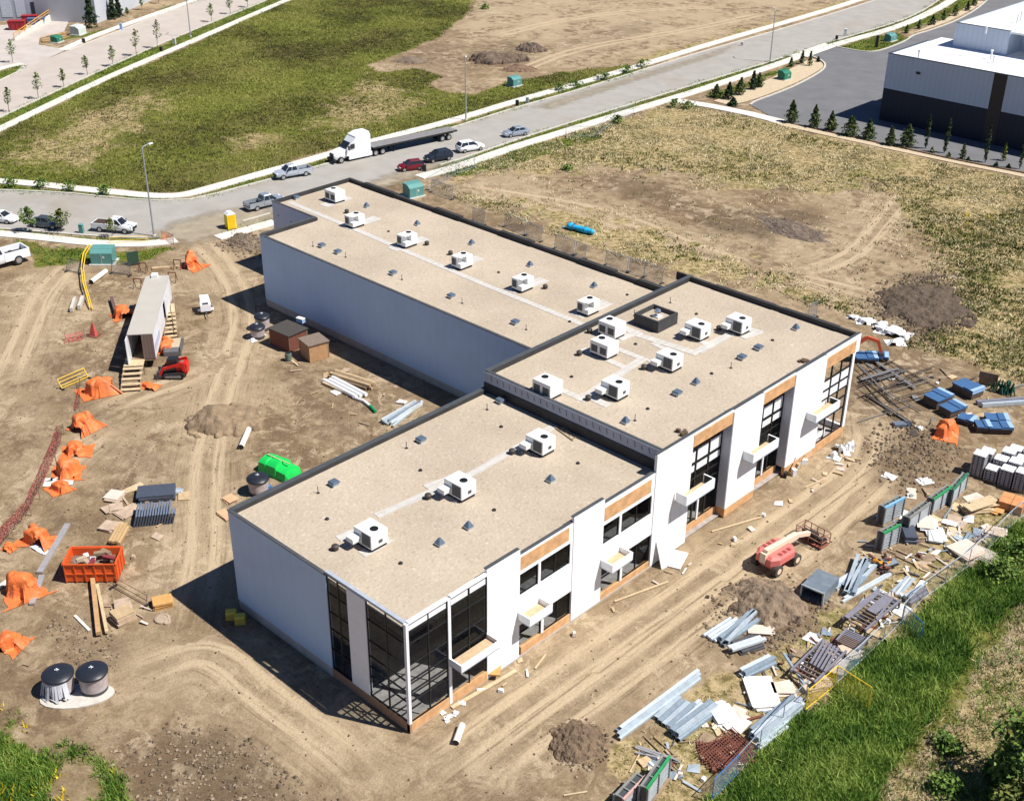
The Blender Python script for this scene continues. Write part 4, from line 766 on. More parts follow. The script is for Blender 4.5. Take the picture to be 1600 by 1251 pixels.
pickup('pickup_truck', 'white pickup with dark bed cover parked by the lamp post on the left', (144, 358), (217, 364), white_p, mat('brown bed cover', (.06, .035, .025), .7))
pickup('pickup_truck', 'white pickup at the left edge with its empty bed and tailgate toward the site', (43, 404), (-57, 431), white_p).scale = (1.42, 1.35, 1.5)
car('parked_car', 'white car cut by the left edge beside a young street tree', 'car', (-22, 343), (30, 349), 'sedan', white_p)
car('parked_car', 'grey sedan parked between two young green street trees', 'car', (50, 352), (99, 357), 'sedan', greyp)
car('parked_car', 'dark red hatchback first in the row of cars on the near side of the road', 'car', (663, 263), (620, 268), 'hatch', red_p)
car('parked_car', 'dark slate sport utility parked between the red car and the white one', 'car', (706, 247), (663, 255), 'suv', navy)
car('parked_car', 'white sport utility parked behind the dark one on the street', 'car', (714, 239), (755, 232), 'suv', white_p)
car('parked_car', 'light silver sedan parked alone farthest up the road', 'car', (826, 209), (785, 215), 'sedan', lsil)

# ---- white semi truck with flatbed trailer
a, b = P(709, 214), P(519, 255); d = (b - a); d.normalize(); rz = math.atan2(d.y, d.x); L0 = (b - a).length
t = thing('semi_truck', 'white semi truck tractor with tall sleeper cab parked on the road', 'truck', (b.x, b.y, .04), rz, 'parked vehicles')
wp_ = white_p
o = MB(); o.loft([ring(-2.1, .95, .7, 1.95, .9), ring(-1.2, .98, .6, 1.85, .88), ring(-.3, .95, .6, 1.6, .85), ring(0, .8, .65, 1.35, .85)]); o.build('hood', wp_, t, smooth=True, angle=50)
o = MB(); o.loft([[(x, -y_, .9), (x, y_, .9), (x, y_, zt_), (x, -y_, zt_)] for x, y_, zt_ in ((-6.4, 1.2, 3.75), (-4.0, 1.22, 3.85), (-3.6, 1.2, 3.5), (-3.0, 1.1, 2.9), (-2.05, 1.05, 1.95))]); cab = o.build('cab', wp_, t)
o = MB(); o.frus(-6.3, -3.7, -1.15, 1.15, 3.7, -6.3, -4.6, -.95, .95, 4.15); o.build('roof_fairing', wp_, t)
o = MB(); o.add([(-2.1, -1.0, 2.05), (-2.1, 1.0, 2.05), (-2.92, .95, 2.85), (-2.92, -.95, 2.85)], [(0, 1, 2, 3)]);
for v in range(4): o.v[v] = (o.v[v][0] + .05, o.v[v][1], o.v[v][2] + .05)
o.build('windscreen', carglass, t)
for s in (-1, 1):
    o = MB(); o.cbox(-3.1, s * 1.215, 2.0, .75, .02, .7); o.build('side_window', carglass, t)
    o = MB(); o.cbox(-2.3, s * 1.4, 1.9, .15, .25, .65); o.build('mirror', dkpl, t)
    o = MB(); o.box(-6.6, -2.4, s * 1.22 - (.0 if s < 0 else .25), s * 1.22 + (.25 if s < 0 else .0), .35, .95); o.build('side_skirt', wp_, t)
    wheel(t, -1.0, s * 1.2, .5, .32); wheel(t, -7.3, s * 1.2, .5, .5); wheel(t, -8.6, s * 1.2, .5, .5)
    o = MB(); o.cbox(-.22, s * .75, 1.0, .2, .3, .25); o.build('headlight', lampw, t)
o = MB(); o.box(-9.2, -2.0, -.5, .5, .55, .95); o.build('chassis', underm, t); o = MB(); o.cbox(-.02, 0, .75, .12, 1.0, .75); o.build('grille', dkpl, t); o = MB(); o.cbox(.05, 0, .4, .3, 2.2, .35); o.build('bumper', dkpl, t)
t2 = thing('flatbed_trailer', 'long empty grey flatbed trailer coupled behind the white semi truck', 'trailer', (b.x, b.y, .04), rz, 'parked vehicles')
XE = -L0 + .2; XS = -6.9
o = MB(); o.box(XE, XS, -1.27, 1.27, 1.35, 1.47); o.build('deck', mat('grey weathered deck', (.22, .21, .21), .8, var=.2, scale=2, stripe=('Y', .25, .3)), t2)
o = MB(); o.box(XE, XS, -1.3, -1.272, 1.22, 1.5); o.build('side_rail', mat('dark steel rail', (.05, .05, .055), .6), t2); o = MB(); o.box(XE, XS, 1.272, 1.3, 1.22, 1.5); o.build('side_rail', dkpl, t2)
for y in (-.45, .45): o = MB(); o.box(XE + .3, XS - .4, y - .09, y + .09, .85, 1.345); o.build('frame_beam', underm, t2)
for x in (XE + 1.6, XE + 2.9):
    for s in (-1, 1): wheel(t2, x, s * 1.22, .5, .5)
o = MB(); o.box(XE + 6.2, XE + 7.6, -1.2, -.55, .55, 1.2); o.build('tool_box', mat('pale aluminium box', (.55, .55, .56), .4, .5), t2)
for s in (-.8, .8): o = MB(); o.box(XS - 4.1, XS - 3.9, s - .08, s + .08, .05, 1.34); o.build('landing_leg', underm, t2)

# ---- storage trailer
A0, A1, B0 = P(196, 522, 4.0), P(240, 522, 4.0), P(226, 431, 4.0)
dx_ = (B0 - A0); Lt = 15.6; rz = math.atan2(dx_.y, dx_.x); mid = (A0 + A1) / 2
t = thing('storage_trailer', 'old white box trailer used as site store, open dark rear door', 'trailer', (mid.x, mid.y, 0), rz)
tw = mat('white trailer side', (.74, .75, .78), .5, var=.06, scale=.6, stripe=('X', .6, .06), dirt=.2); Wt = 1.3; z0 = 1.1; ro_ = mat('beige grey trailer roof', (.43, .40, .35), .7, var=.05, scale=.5)
o = MB(); o.box(0.0, Lt, Wt - .06, Wt, z0, 3.93); o.build('side_wall', tw, t)
for x0, x1, za, zb_ in ((0.0, 8.6, z0, 3.93), (8.6, 10.2, 3.4, 3.93), (10.2, Lt, z0, 3.93)): o = MB(); o.box(x0, x1, -Wt, -Wt + .06, za, zb_); o.build('side_wall', tw, t)
o = MB(); o.box(Lt - .06, Lt, -Wt + .06, Wt - .06, z0, 3.93); o.build('end_wall', tw, t); o = MB(); o.box(0, Lt, -Wt, Wt, z0 - .2, z0); o.build('floor', wdk, t)
o = MB(); o.box(-.03, Lt + .02, -Wt - .02, Wt + .02, 3.93, 4.02); o.build('roof', ro_, t)
o = MB(); o.box(-.03, .08, -Wt, -.1, z0 + .02, 3.9); o.build('rear_door', mat('brown grey rear door', (.17, .12, .105), .6, var=.15, stripe=('Y', .35, .3)), t)
o = MB(); o.box(-1.2, -.05, Wt + .0, Wt + .06, z0, 3.9); o.build('rear_door', tw, t)
o = MB(); o.box(.5, 4.2, -Wt - .03, -Wt - .003, 1.7, 2.6); o.build('side_sign', mat('faded blue sign', (.42, .48, .62), .6, var=.25, scale=1.2), t)
o = MB(); o.box(12.5, 14.6, -1, 1, .3, 1.0); o.build('undercarriage', underm, t); o = MB(); o.box(2.0, 2.2, -.9, .9, 0, .9); o.build('support_leg', underm, t); o = MB(); o.box(.3, 12.4, -.5, .5, .6, .89); o.build('chassis', underm, t)
for x in (12.9, 14.2):
    for s in (-1, 1): wheel(t, x, s * 1.25, .5, .4)
q = P(242, 432, 4.02); tag(MB().box(-.5, .4, -.35, .35, 0, .32).build('roof_box', unit_m, loc=(q.x, q.y, 4.02), rz=rz), 'white foam box lying on the beige trailer roof', 'box')
def stairs(A, B, rise, wd, lb, n=6, rail=True):
    """timber stair climbing from A (foot) to B (landing)"""
    a, b = P(*A), P(*B); Ls = (b - a).length; t = thing('timber_stairs', lb, 'stairs', (a.x, a.y, 0), math.atan2(b.y - a.y, b.x - a.x))
    ld = Ls * .35; run = (Ls - ld) / n
    for i in range(n): o = MB(); o.box(i * run, i * run + run * .62, -wd / 2, wd / 2, rise * (i + 1) / n - .07, rise * (i + 1) / n); o.build('step', lumber, t)
    o = MB(); o.box(Ls - ld, Ls, -wd / 2, wd / 2, rise - .08, rise + .03); o.build('landing', lumber, t)
    for s in (-1, 1):
        o = MB(); o.bar((0, s * (wd / 2 - .05), .05), (Ls - ld, s * (wd / 2 - .05), rise - .1), .08, .25); o.build('stringer', wdk, t)
        for x in (Ls - ld, Ls - .1): o = MB(); o.box(x - .05, x + .05, s * wd / 2 - .05, s * wd / 2 + .05, -.05, rise - .05); o.build('post', wdk, t)
        if rail:
            o = MB(); o.bar((0, s * wd / 2, 1), (Ls - ld, s * wd / 2, rise + .95), .06, .09); o.bar((Ls - ld, s * wd / 2, rise + .95), (Ls, s * wd / 2, rise + .95), .06, .09); o.box(.02, .1, s * wd / 2 - .04, s * wd / 2 + .04, 0, 1); o.box(Ls - .1, Ls - .02, s * wd / 2 - .04, s * wd / 2 + .04, rise, rise + .95); o.build('handrail', wdk, t)
    return t
lumber = mat('yellow timber boards', (.52, .40, .245), .8, var=.18, scale=3)
fa_, fb_ = P(205, 611), P(215, 568)
stairs((204, 612), (214, 572), 1.05, 2.0, 'wide timber stairs up to the open rear end of the trailer', 5, False)
stairs((268, 528), (264, 488), 1.05, 1.5, 'narrow timber stairs with handrails on the long side of the trailer', 6)

# ---- red skid steer
A, B = P(297, 583), P(250, 590); m = (A + B) / 2; t = thing('skid_steer', 'red compact track loader with black cab parked by the trailer', 'loader', (m.x, m.y, 0), math.atan2(B.y - A.y, B.x - A.x) - .35)
redm = mat('red machine paint', (.55, .018, .012), .4, var=.08, dirt=.12); steel = mat('dark worn steel', (.10, .10, .11), .5, .5, var=.25)
for s in (-1, 1):
    o = MB(); o.loft([[(x, s * .75 + q_, z) for x, z in ((-1.25, .35), (-.95, .06), (.85, .06), (1.15, .3), (.9, .55), (-1.1, .75))] for q_ in (-.22, .22)]); tk = o.build('track', tyre_m, t)
    o = MB(); o.loft([[(x, s * (.75 + q_), z) for x, z in ((-.9, .3), (-.8, .18), (.7, .18), (.85, .3), (.7, .42), (-.8, .5))] for q_ in (.2, .235)]); o.build('track_frame', mat('grey frame', (.2, .19, .18), .6), tk)
    o = MB(); o.bar((-1.2, s * .72, 1.75), (.9, s * .72, 1.15), .16, .28); o.bar((.9, s * .72, 1.2), (1.35, s * .72, .35), .15, .24); o.bar((-1.25, s * .72, .9), (-1.15, s * .72, 1.8), .2, .3); o.build('lift_arm', redm, t)
o = MB(); o.box(-1.45, -.35, -.5, .5, .45, 1.35); o.frus(-1.5, -1.0, -.52, .52, 1.35, -1.4, -1.05, -.5, .5, 1.65); o.build('body', redm, t)
o = MB(); o.frus(-.6, .75, -.46, .46, .6, -.5, .55, -.43, .43, 2.05); o.build('cab', mat('black cab', (.02, .02, .024), .3), t)
o = MB(); o.box(1.3, 1.42, -.95, .95, .08, .8); o.box(1.42, 2.0, -.95, .95, .06, .14); o.box(1.42, 1.95, -.95, -.9, .14, .55); o.box(1.42, 1.95, .9, .95, .14, .55); o.build('bucket', steel, t)
q = P(270, 555); r0 = math.atan2(*(P(276, 528) - q).yx)
t = thing('steel_bucket', 'large grey steel bucket tray lying behind the red loader', 'bucket', (q.x, q.y, 0), r0); o = MB(); o.box(-.2, 3.2, -.85, .85, 0, .5); o.box(-.2, 3.2, -.9, -.85, .0, .85); o.box(-.2, 3.2, .85, .9, .0, .85); o.build('tray', mat('worn grey steel tray', (.16, .16, .17), .6, .4, var=.2), t); o = MB(); o.box(.9, 3.1, -.8, .8, .5, .53); o.build('board', mat('sandy ply', (.42, .35, .24), .9), t)

# ---- towed generator light tower
q = P(322, 488); t = thing('light_tower', 'white towed generator with tow bar standing beside the dirt track', 'generator', (q.x, q.y, 0), ang((318, 465), (326, 500)))
o = MB(); o.box(-1.3, .75, -.6, .6, .45, 1.25); o.frus(-1.25, .1, -.58, .58, 1.25, -1.15, .0, -.5, .5, 1.75); bo = o.build('housing', white_p, t); o = MB(); o.box(.15, .65, -.35, .35, 1.252, 1.28); o.build('vent', dkpl, bo); o = MB(); o.bar((.75, 0, .45), (2.0, 0, .35), .1, .1); o.build('tow_bar', steel, t)
for s in (-1, 1): wheel(t, -.3, s * .8, .32, .2)
for s in (-1, 1): o = MB(); o.cbox(.3, s * .75, .45, .5, .26, .12); o.build('mudguard', white_p, t)

# ---- boom lift
q = P(1213, 880); rzb = ang((1200, 870), (1262, 832)); t = thing('boom_lift', 'faded pink red boom lift with beige boom and caged work platform', 'boom lift', (q.x, q.y, 0), rzb)
pink = mat('faded pink red paint', (.66, .17, .145), .5, var=.08, scale=1.2, dirt=.15); beige = mat('beige boom paint', (.78, .60, .44), .5, var=.05)
for x in (-1.3, 1.1):
    for s in (-1, 1):
        o = MB(); o.tube((x, s * 1.25, .5), (x, s * .8, .5), .5, n=18); w_ = o.build('wheel', mat('dusty tyre', (.07, .06, .05), .9), t); o = MB(); o.tube((x, s * 1.25, .5), (x, s * 1.27, .5), .26, n=12); o.build('rim', beige, w_)
o = MB(); o.box(-1.5, 1.3, -.7, .7, .45, .9); o.build('chassis', pink, t)
o = MB(); o.loft([[(x, y * 1.0, z) for x, y in ((-1.9, -.75), (-1.2, -1.15), (.7, -1.15), (1.2, -.6), (1.2, .6), (.7, 1.15), (-1.2, 1.15), (-1.9, .75))] for z in (.95, 1.5)] + [[(x * .86, y * .86, 1.72) for x, y in ((-1.9, -.75), (-1.2, -1.15), (.7, -1.15), (1.2, -.6), (1.2, .6), (.7, 1.15), (-1.2, 1.15), (-1.9, .75))]]); tu = o.build('turntable', pink, t)
for y in (-.8, .78):
    for k in range(3): o = MB(); o.box(-1.0 + k * .55, -.65 + k * .55, y - .18, y + .2, 1.722, 1.735); o.build('vent_slot', mat('dark red slot', (.25, .05, .045), .6), tu)
o = MB(); o.bar((-1.75, 0, 1.95), (2.4, 0, 1.72), .42, .46); o.bar((2.4, 0, 1.72), (4.2, 0, 1.1), .32, .34); o.build('boom', beige, t)
o = MB(); o.box(-2.0, -1.5, -.25, .3, 1.0, 1.9); o.build('counterweight', beige, t)
pc = MB(); 
pc.box(4.2, 5.4, -1.3, 1.3, .15, .21); pf = pc.build('platform', mat('rusty red platform', (.25, .075, .05), .7, var=.25), t)
pc = MB()
for z in (.7, 1.25):
    for p0, p1 in (((4.2, -1.3), (5.4, -1.3)), ((5.4, -1.3), (5.4, 1.3)), ((5.4, 1.3), (4.2, 1.3)), ((4.2, 1.3), (4.2, -1.3))): pc.bar((*p0, z), (*p1, z), .06)
for p0 in ((4.2, -1.3), (5.4, -1.3), (5.4, 1.3), (4.2, 1.3), (4.2, 0), (5.4, 0), (5.4, .65), (5.4, -.65)): pc.bar((*p0, .21), (*p0, 1.25), .06)
pc.build('guard_rail', mat('brown guard rail', (.30, .14, .10), .6, var=.2), t)
pc = MB(); pc.box(4.35, 4.9, -.5, .4, .215, 1.0); pc.box(4.6, 5.2, -1.15, -.6, .215, .7); pc.box(4.9, 5.3, .5, 1.2, .215, .6); pc.build('platform_load', dkpl, t)
# ---- mini excavator behind the far corner, only its arm in view
q = P(1318, 560); t = thing('mini_excavator', 'orange red excavator arm and dark bucket reaching out past the building corner', 'excavator', (P(1374, 563).x - 4.1 * math.cos(R(40)) - .4 * math.sin(R(40)), P(1374, 563).y - 4.1 * math.sin(R(40)) + .4 * math.cos(R(40)), 0), R(40))
orm = mat('orange red machine', (.55, .09, .035), .45, var=.1)
for s in (-1, 1): o = MB(); o.box(-1.3, 1.3, s * .8 - .2, s * .8 + .2, 0, .5); o.build('track', tyre_m, t)
o = MB(); o.box(-1.2, .6, -.85, .85, .6, 1.3); o.build('body', orm, t); o = MB(); o.frus(-.5, .7, -.3, .75, 1.3, -.4, .5, -.25, .7, 2.4); o.build('cab', carglass, t)
o = MB(); o.bar((.7, -.4, 1.2), (2.4, -.4, 2.7), .3, .35); o.bar((2.4, -.4, 2.7), (3.6, -.4, 2.3), .28, .33); o.build('boom', orm, t); o = MB(); o.bar((3.6, -.4, 2.4), (4.1, -.4, 1.0), .24, .3); o.build('stick', orm, t)
o = MB(); o.frus(3.8, 4.5, -.75, -.05, .35, 3.95, 4.35, -.75, -.05, 1.0); o.build('bucket', steel, t)

# ================================================================== SITE OBJECTS
teal = mat('teal utility paint', (.10, .27, .25), .5, var=.08, scale=1, dirt=.1); green_p = mat('dark green utility paint', (.02, .17, .10), .5, var=.1); orange = mat('orange tarpaulin', (.74, .17, .042), .55, var=.22, scale=1.6, bump=.5, bscale=5, dirt=.35)
pad_m = mat('pale concrete pad', (.52, .49, .44), .9, var=.1, dirt=.3); blue_w = mat('blue wrap', (.055, .13, .27), .45, var=.15, scale=2); lblue = mat('light blue wrap', (.30, .45, .66), .5, var=.1); card = mat('cardboard', (.44, .33, .24), .9, var=.2, scale=2); pvc = mat('cream pipe', (.78, .74, .64), .5, var=.06)
rust = mat('rusty mesh', (.17, .06, .04), .9, var=.3, scale=4); dsteel = mat('dark primed steel', (.085, .085, .095), .6, .2, var=.2); mauve = mat('grey purple primed steel', (.22, .21, .25), .6, .2, var=.12); foam = mat('white foam sheet', (.72, .72, .72), .7, var=.1, scale=3); board = mat('pale gypsum board', (.62, .52, .44), .9, var=.12, scale=1.5); yellow = mat('yellow plastic', (.80, .52, .03), .5, var=.1); redf = mat('faded red plastic', (.50, .09, .07), .6, var=.2)
def utility(px, A, B, w, d, h, m, lb, nm='transformer_box', padded=True, door=True):
    q = P(*px); t = thing(nm, lb, 'utility box', (q.x, q.y, 0), ang(A, B))
    if padded: o = MB(); o.box(-w / 2 - .25, w / 2 + .25, -d / 2 - .25, d / 2 + .25, -.1, .15); o.build('pad', pad_m, t)
    o = MB(); o.loft([[(x, -d / 2, .13), (x, d / 2, .13), (x, d / 2, h), (x, -d / 2 + d * .35, h), (x, -d / 2, h * .78)] for x in (-w / 2, w / 2)]); b_o = o.build('cabinet', m, t)
    o = MB(); o.frus(-w / 2 - .04, w / 2 + .04, -d / 2 + d * .33, d / 2 + .04, h + .002, -w / 2, w / 2, -d / 2 + d * .4, d / 2, h + .06); o.build('lid', m, t)
    if door: o = MB(); o.box(-.02, .02, -d / 2 - .015, -d / 2 - .002, .2, h * .74); o.box(.15, .4, -d / 2 - .018, -d / 2 - .002, h * .45, h * .6); o.build('label_plate', mat('pale decal', (.6, .62, .6), .6), b_o)
    return t
utility((163, 410), (145, 411), (181, 411), 2.7, 1.9, 2.0, teal, 'teal transformer cabinet near the fence panels at the left of the site')
utility((646, 306), (632, 312), (662, 305), 2.4, 1.9, 1.9, teal, 'teal transformer cabinet behind the far end of the warehouse')
utility((804, 134), (791, 138), (817, 132), 2.2, 1.7, 1.7, teal, 'teal transformer cabinet on the far side of the road by the dirt heap')
utility((1225, 124), (1213, 127), (1237, 121), 2.0, 1.7, 1.7, green_p, 'green transformer cabinet in the rock mulch by the car park entrance')
utility((1391, 64), (1378, 67), (1404, 60), 2.3, 1.6, 1.5, teal, 'teal transformer cabinet on the small lawn beyond the car park entrance')
utility((89, 66), (78, 70), (100, 62), 2.0, 1.6, 1.3, green_p, 'small green transformer cabinet by the yard at the top left')
utility((123, 54), (111, 58), (135, 50), 2.6, 2.2, 1.9, mat('pale mint cabinet', (.55, .60, .54), .5), 'pale mint cabinet by the dark pine at the top left')
for px, lb, h, m_ in (((128, 364), 'small teal pedestal between the grey sedan and white pickup', 1.2, teal), ((824, 161), 'short grey green pedestal on the verge beyond the silver sedan', 1.0, mat('grey green pedestal', (.35, .43, .38), .6)), ((808, 165), 'short black pedestal on the verge beyond the silver sedan', .9, dkpl), ((663, 268), 'black pedestal beside the dark red hatchback', 1.0, dkpl), ((1320, 57), 'pale tall pedestal on the verge near the car park entrance', 1.6, mat('pale pedestal', (.6, .63, .6), .6)), ((1307, 62), 'short black pedestal on the verge near the car park entrance', .8, dkpl), ((934, 126), 'small grey post beside the leafy verge of the road', 1.0, pad_m), ((1369, 74), 'tall black sign post slab on the small lawn beyond the entrance', 2.4, dkpl), ((190, 47), 'pale blue pedestal on the verge of the side road', 1.4, lblue), ((273, 70), 'pale pedestal by the young trees of the side road', 1.3, pad_m), ((252, 80), 'small black pedestal by the young trees of the side road', .8, dkpl), ((131, 67), 'small dark pedestal on the walk of the side road', .8, dkpl), ((1159, 72), 'white marker post by the long pale walk', .8, pad_m)):
    q = P(*px); t = thing('pedestal', lb, 'utility pedestal', (q.x, q.y, 0), .6); o = MB(); o.frus(-.3, .3, -.22, .22, -.1, -.27, .27, -.2, .2, h); o.build('cabinet', m_, t); o = MB(); o.frus(-.32, .32, -.24, .24, h + .002, -.2, .2, -.12, .12, h + .09); o.build('lid', m_, t)

# ---- street lamps
lampm = mat('grey galvanised pole', (.40, .42, .45), .45, .4, var=.06)
def street_lamp(px, h, lb, dirx):
    q = P(*px); t = thing('street_lamp', lb, 'street lamp', (q.x, q.y, 0), dirx, 'street lamps')
    o = MB(); o.lathe([(.28, -.1), (.28, .2), (.2, .25)], 10); o.build('base', pad_m, t); o = MB(); o.tube((0, 0, .2), (0, 0, h - .3), .13, .08, 8); o.build('pole', lampm, t)
    o = MB(); o.path([(0, 0, h - .32), (.25, 0, h - .1), (.7, 0, h), (1.2, 0, h + .05)], .05); o.build('arm', lampm, t); o = MB(); o.frus(1.1, 1.8, -.16, .16, h - .05, 1.15, 1.7, -.1, .1, h + .1); o.build('lamp_head', mat('pale lamp head', (.62, .64, .66), .5), t)
street_lamp((241, 369), 12.2, 'tall grey street lamp beside the white pickup at the road bend', R(100))
street_lamp((728, 188), 11.2, 'grey street lamp on the verge behind the flatbed trailer', R(-40))
street_lamp((1203, 97), 10.4, 'thin grey street lamp by the car park entrance', R(140)); street_lamp((298, 58), 9.5, 'thin street lamp beside the side road at the top left', R(120))

# ---- portable toilet
q = P(361, 357); t = thing('portable_toilet', 'bright yellow portable toilet with white roof by the site entrance', 'portable toilet', (q.x, q.y, 0), ang((353, 358), (368, 355)))
o = MB(); o.box(-.6, .6, -.6, .6, .1, 2.1); o.build('cabin', mat('bright yellow cabin', (.85, .62, .01), .45, var=.05), t); o = MB(); o.frus(-.64, .64, -.64, .64, 2.1, -.3, .3, -.5, .5, 2.4); o.build('roof', foam, t); o = MB(); o.box(-.42, .42, -.63, -.602, .15, 2.0); d_ = o.build('door', mat('orange yellow door', (.75, .46, .01), .5), t); o = MB(); o.box(-.65, .65, -.65, .65, -.02, .1); o.build('skid', dkpl, t)

# ---- orange tarpaulins over heaps
def drape(rx, ry, h, seed, rag):
    """cloth let fall over a few hidden boxes: small position based simulation"""
    rg = np.random.default_rng(seed); n = 36; sx, sy = (1.55 * rx + .62 * h) * rg.uniform(.9, 1.1), (1.55 * ry + .62 * h) * rg.uniform(.9, 1.1); u = np.linspace(-.5, .5, n); U, V = np.meshgrid(u, u, indexing='ij')
    bx = [(rg.uniform(-.45, .45) * rx, rg.uniform(-.45, .45) * ry, rg.uniform(.2, .4) * rx, rg.uniform(.2, .4) * ry, h * rg.uniform(.55, 1.1), rg.uniform(0, 3)) for _ in range(3)] + [(0, 0, .42 * rx, .42 * ry, h * rg.uniform(.75, 1.0), rg.uniform(0, 3))]
    def hgt(x, y):
        z = np.full(x.shape, .03)
        for cx, cy, ax, ay, hz, r in bx:
            c, s_ = math.cos(r), math.sin(r); xx, yy = (x - cx) * c + (y - cy) * s_, -(x - cx) * s_ + (y - cy) * c; z = np.where((np.abs(xx) < ax) & (np.abs(yy) < ay), np.maximum(z, hz * (1 - .25 * np.maximum(np.abs(xx) / ax, np.abs(yy) / ay) ** 3)), z)
        return z
    a0 = rg.uniform(-.5, .5); X_, Y_ = U * sx, V * sy; p = np.stack([X_ * math.cos(a0) - Y_ * math.sin(a0), X_ * math.sin(a0) + Y_ * math.cos(a0), h * 1.05 + .05 * rg.random((n, n))], -1); p[..., :2] += rg.normal(0, .012, (n, n, 2)); pr_ = p.copy(); rx_, ry_ = sx / (n - 1), sy / (n - 1); rd = math.hypot(rx_, ry_)
    def con(A, B, rest, k):
        d = B - A; l = np.sqrt((d * d).sum(-1, keepdims=True)) + 1e-9; c = d * (.5 * k * (1 - rest / l)); A += c; B -= c
    for it in range(72):
        v = (p - pr_) * .93; pr_ = p.copy(); p = p + v; p[..., 2] -= .010 + .006 * h
        for k in range(4):
            for o_ in (0, 1):
                m_ = (n - 1 - o_) // 2 * 2 + o_
                con(p[o_:m_:2], p[o_ + 1:m_ + 1:2], rx_, .95); con(p[:, o_:m_:2], p[:, o_ + 1:m_ + 1:2], ry_, .95)
            for o_ in (0, 1): m_ = (n - 1 - o_) // 2 * 2 + o_; con(p[o_:m_:2, :-1], p[o_ + 1:m_ + 1:2, 1:], rd, .35); con(p[o_:m_:2, 1:], p[o_ + 1:m_ + 1:2, :-1], rd, .35)
        z = hgt(p[..., 0], p[..., 1]); hit = p[..., 2] < z; p[..., 2] = np.where(hit, np.minimum(z, p[..., 2] + .22), p[..., 2]); pr_ = np.where(hit[..., None], p * .7 + pr_ * .3, pr_)
    p[..., 2] = np.maximum(p[..., 2], .015)
    return p.reshape(-1, 3).tolist(), [(i * n + j, (i + 1) * n + j, (i + 1) * n + j + 1, i * n + j + 1) for i in range(n - 1) for j in range(n - 1)]
def tarp(px, rx, ry, h, rot, lb, seed, m=None, peak=(0, 0), nm='orange_tarp', cat='tarpaulin', grp='orange tarpaulins', rag=.16):
    q = P(*px); vs, fs = drape(rx, ry, h, seed, rag)
    o = MB(); o.add(vs, fs); ob = o.build(nm, m or orange, loc=(q.x, q.y, 0), rz=rot); ob.data.polygons.foreach_set('use_smooth', [True] * len(ob.data.polygons)); ob.data.set_sharp_from_angle(angle=R(38)); return tag(ob, lb, cat, grp)
for a in (((300, 416), 1.5, 1.3, 1.9, .3, 'orange tarpaulin cone behind the trailer near the site entrance', 1), ((192, 494), 1.7, 1.3, 1.6, .9, 'orange tarpaulin heap on the far left side of the trailer', 2), ((258, 545), 1.0, 1.9, 1.2, .9, 'orange tarpaulin squeezed between the trailer and the red loader', 3), ((232, 604), 1.25, .9, .45, .3, 'flat orange tarpaulin beside the foot of the wide stairs', 4), ((152, 612), 1.2, 2.1, 1.8, -.7, 'tall orange tarpaulin heap left of the wide stairs', 5),
          ((130, 668), 1.35, 1.5, 1.7, .5, 'squarish orange tarpaulin at the top end of the long row', 6), ((118, 706), 1.5, 1.1, 1.3, .8, 'crumpled orange tarpaulin second down in the long row', 7), ((106, 738), 1.3, 1.7, 1.5, -.6, 'orange tarpaulin draped third down in the long row', 8), ((92, 764), .9, 1.3, .9, -.6, 'small orange tarpaulin at the bottom end of the long row', 9), ((54, 845), 1.5, 1.2, 1.5, .7, 'orange tarpaulin heap left of the orange dumpster', 10), ((14, 857), .7, .6, .5, .2, 'tiny orange tarpaulin scrap near the left edge', 11), ((36, 925), 1.3, 1.9, 2.0, -.55, 'tall orange tarpaulin at the left edge below the dumpster', 12), ((13, 1006), 1.2, 1.3, 1.2, 0, 'orange tarpaulin cut by the left edge above the round bins', 13), ((1476, 678), .95, 2.1, 1.4, .35, 'orange tarpaulin hanging off a box beside the blue bundles', 14)): tarp(*a)
tarp((92, 752), .8, 1.6, .12, -.6, 'torn white plastic sheet beside the orange tarpaulins', 21, foam, nm='plastic_sheet', cat='plastic sheet', grp=None); tarp((62, 858), 1.3, .4, .12, .6, 'white plastic scrap in front of the orange heap by the dumpster', 22, foam, nm='plastic_sheet', cat='plastic sheet', grp=None)
A, B = P(888, 357), P(926, 367); d = B - A; q = (A + B) / 2; t = thing('blue_roll', 'bright blue wrapped long roll lying in the weeds behind the warehouse', 'wrapped roll', (q.x, q.y, 0), math.atan2(d.y, d.x)); L_ = d.length / 2 + .2; bt = mat('bright blue tarp', (.02, .40, .70), .5, var=.15, scale=2)
o = MB(); o.loft([[(x, (.42 + .06 * math.sin(x * 3)) * math.cos(a) * w_, .42 + (.42 + .06 * math.sin(x * 3)) * math.sin(a) * w_ * (.9 + .15 * math.sin(x * 5 + a * 2))) for a in [i * PI / 7 for i in range(14)]] for x, w_ in [(-L_, .35), (-L_ + .15, .9)] + [(-L_ + .3 + k * (2 * L_ - .6) / 9, 1 + .1 * math.sin(k * 2.2)) for k in range(10)] + [(L_ - .15, .9), (L_, .35)]]); o.build('wrap', bt, t, smooth=True)
for x in (-L_ * .5, L_ * .35): o = MB(); o.tube((x, 0, .42), (x + .08, 0, .42), .5, n=14); o.build('strap', blue_w, t)
o = MB(); o.add([(-L_, -.4, .3), (-L_ - .7, -.7, .04), (-L_ - .5, .5, .04), (-L_, .3, .4)], [(0, 1, 2, 3)]); o.build('loose_end', bt, t)
q = P(438, 738); gt = mat('bright green tarp', (.01, .55, .09), .5, var=.12, scale=2); t = thing('green_tarp', 'bright green tarpaulin draped over a long box behind the front block', 'tarpaulin', (q.x, q.y, 0), ang((412, 727), (455, 746)))
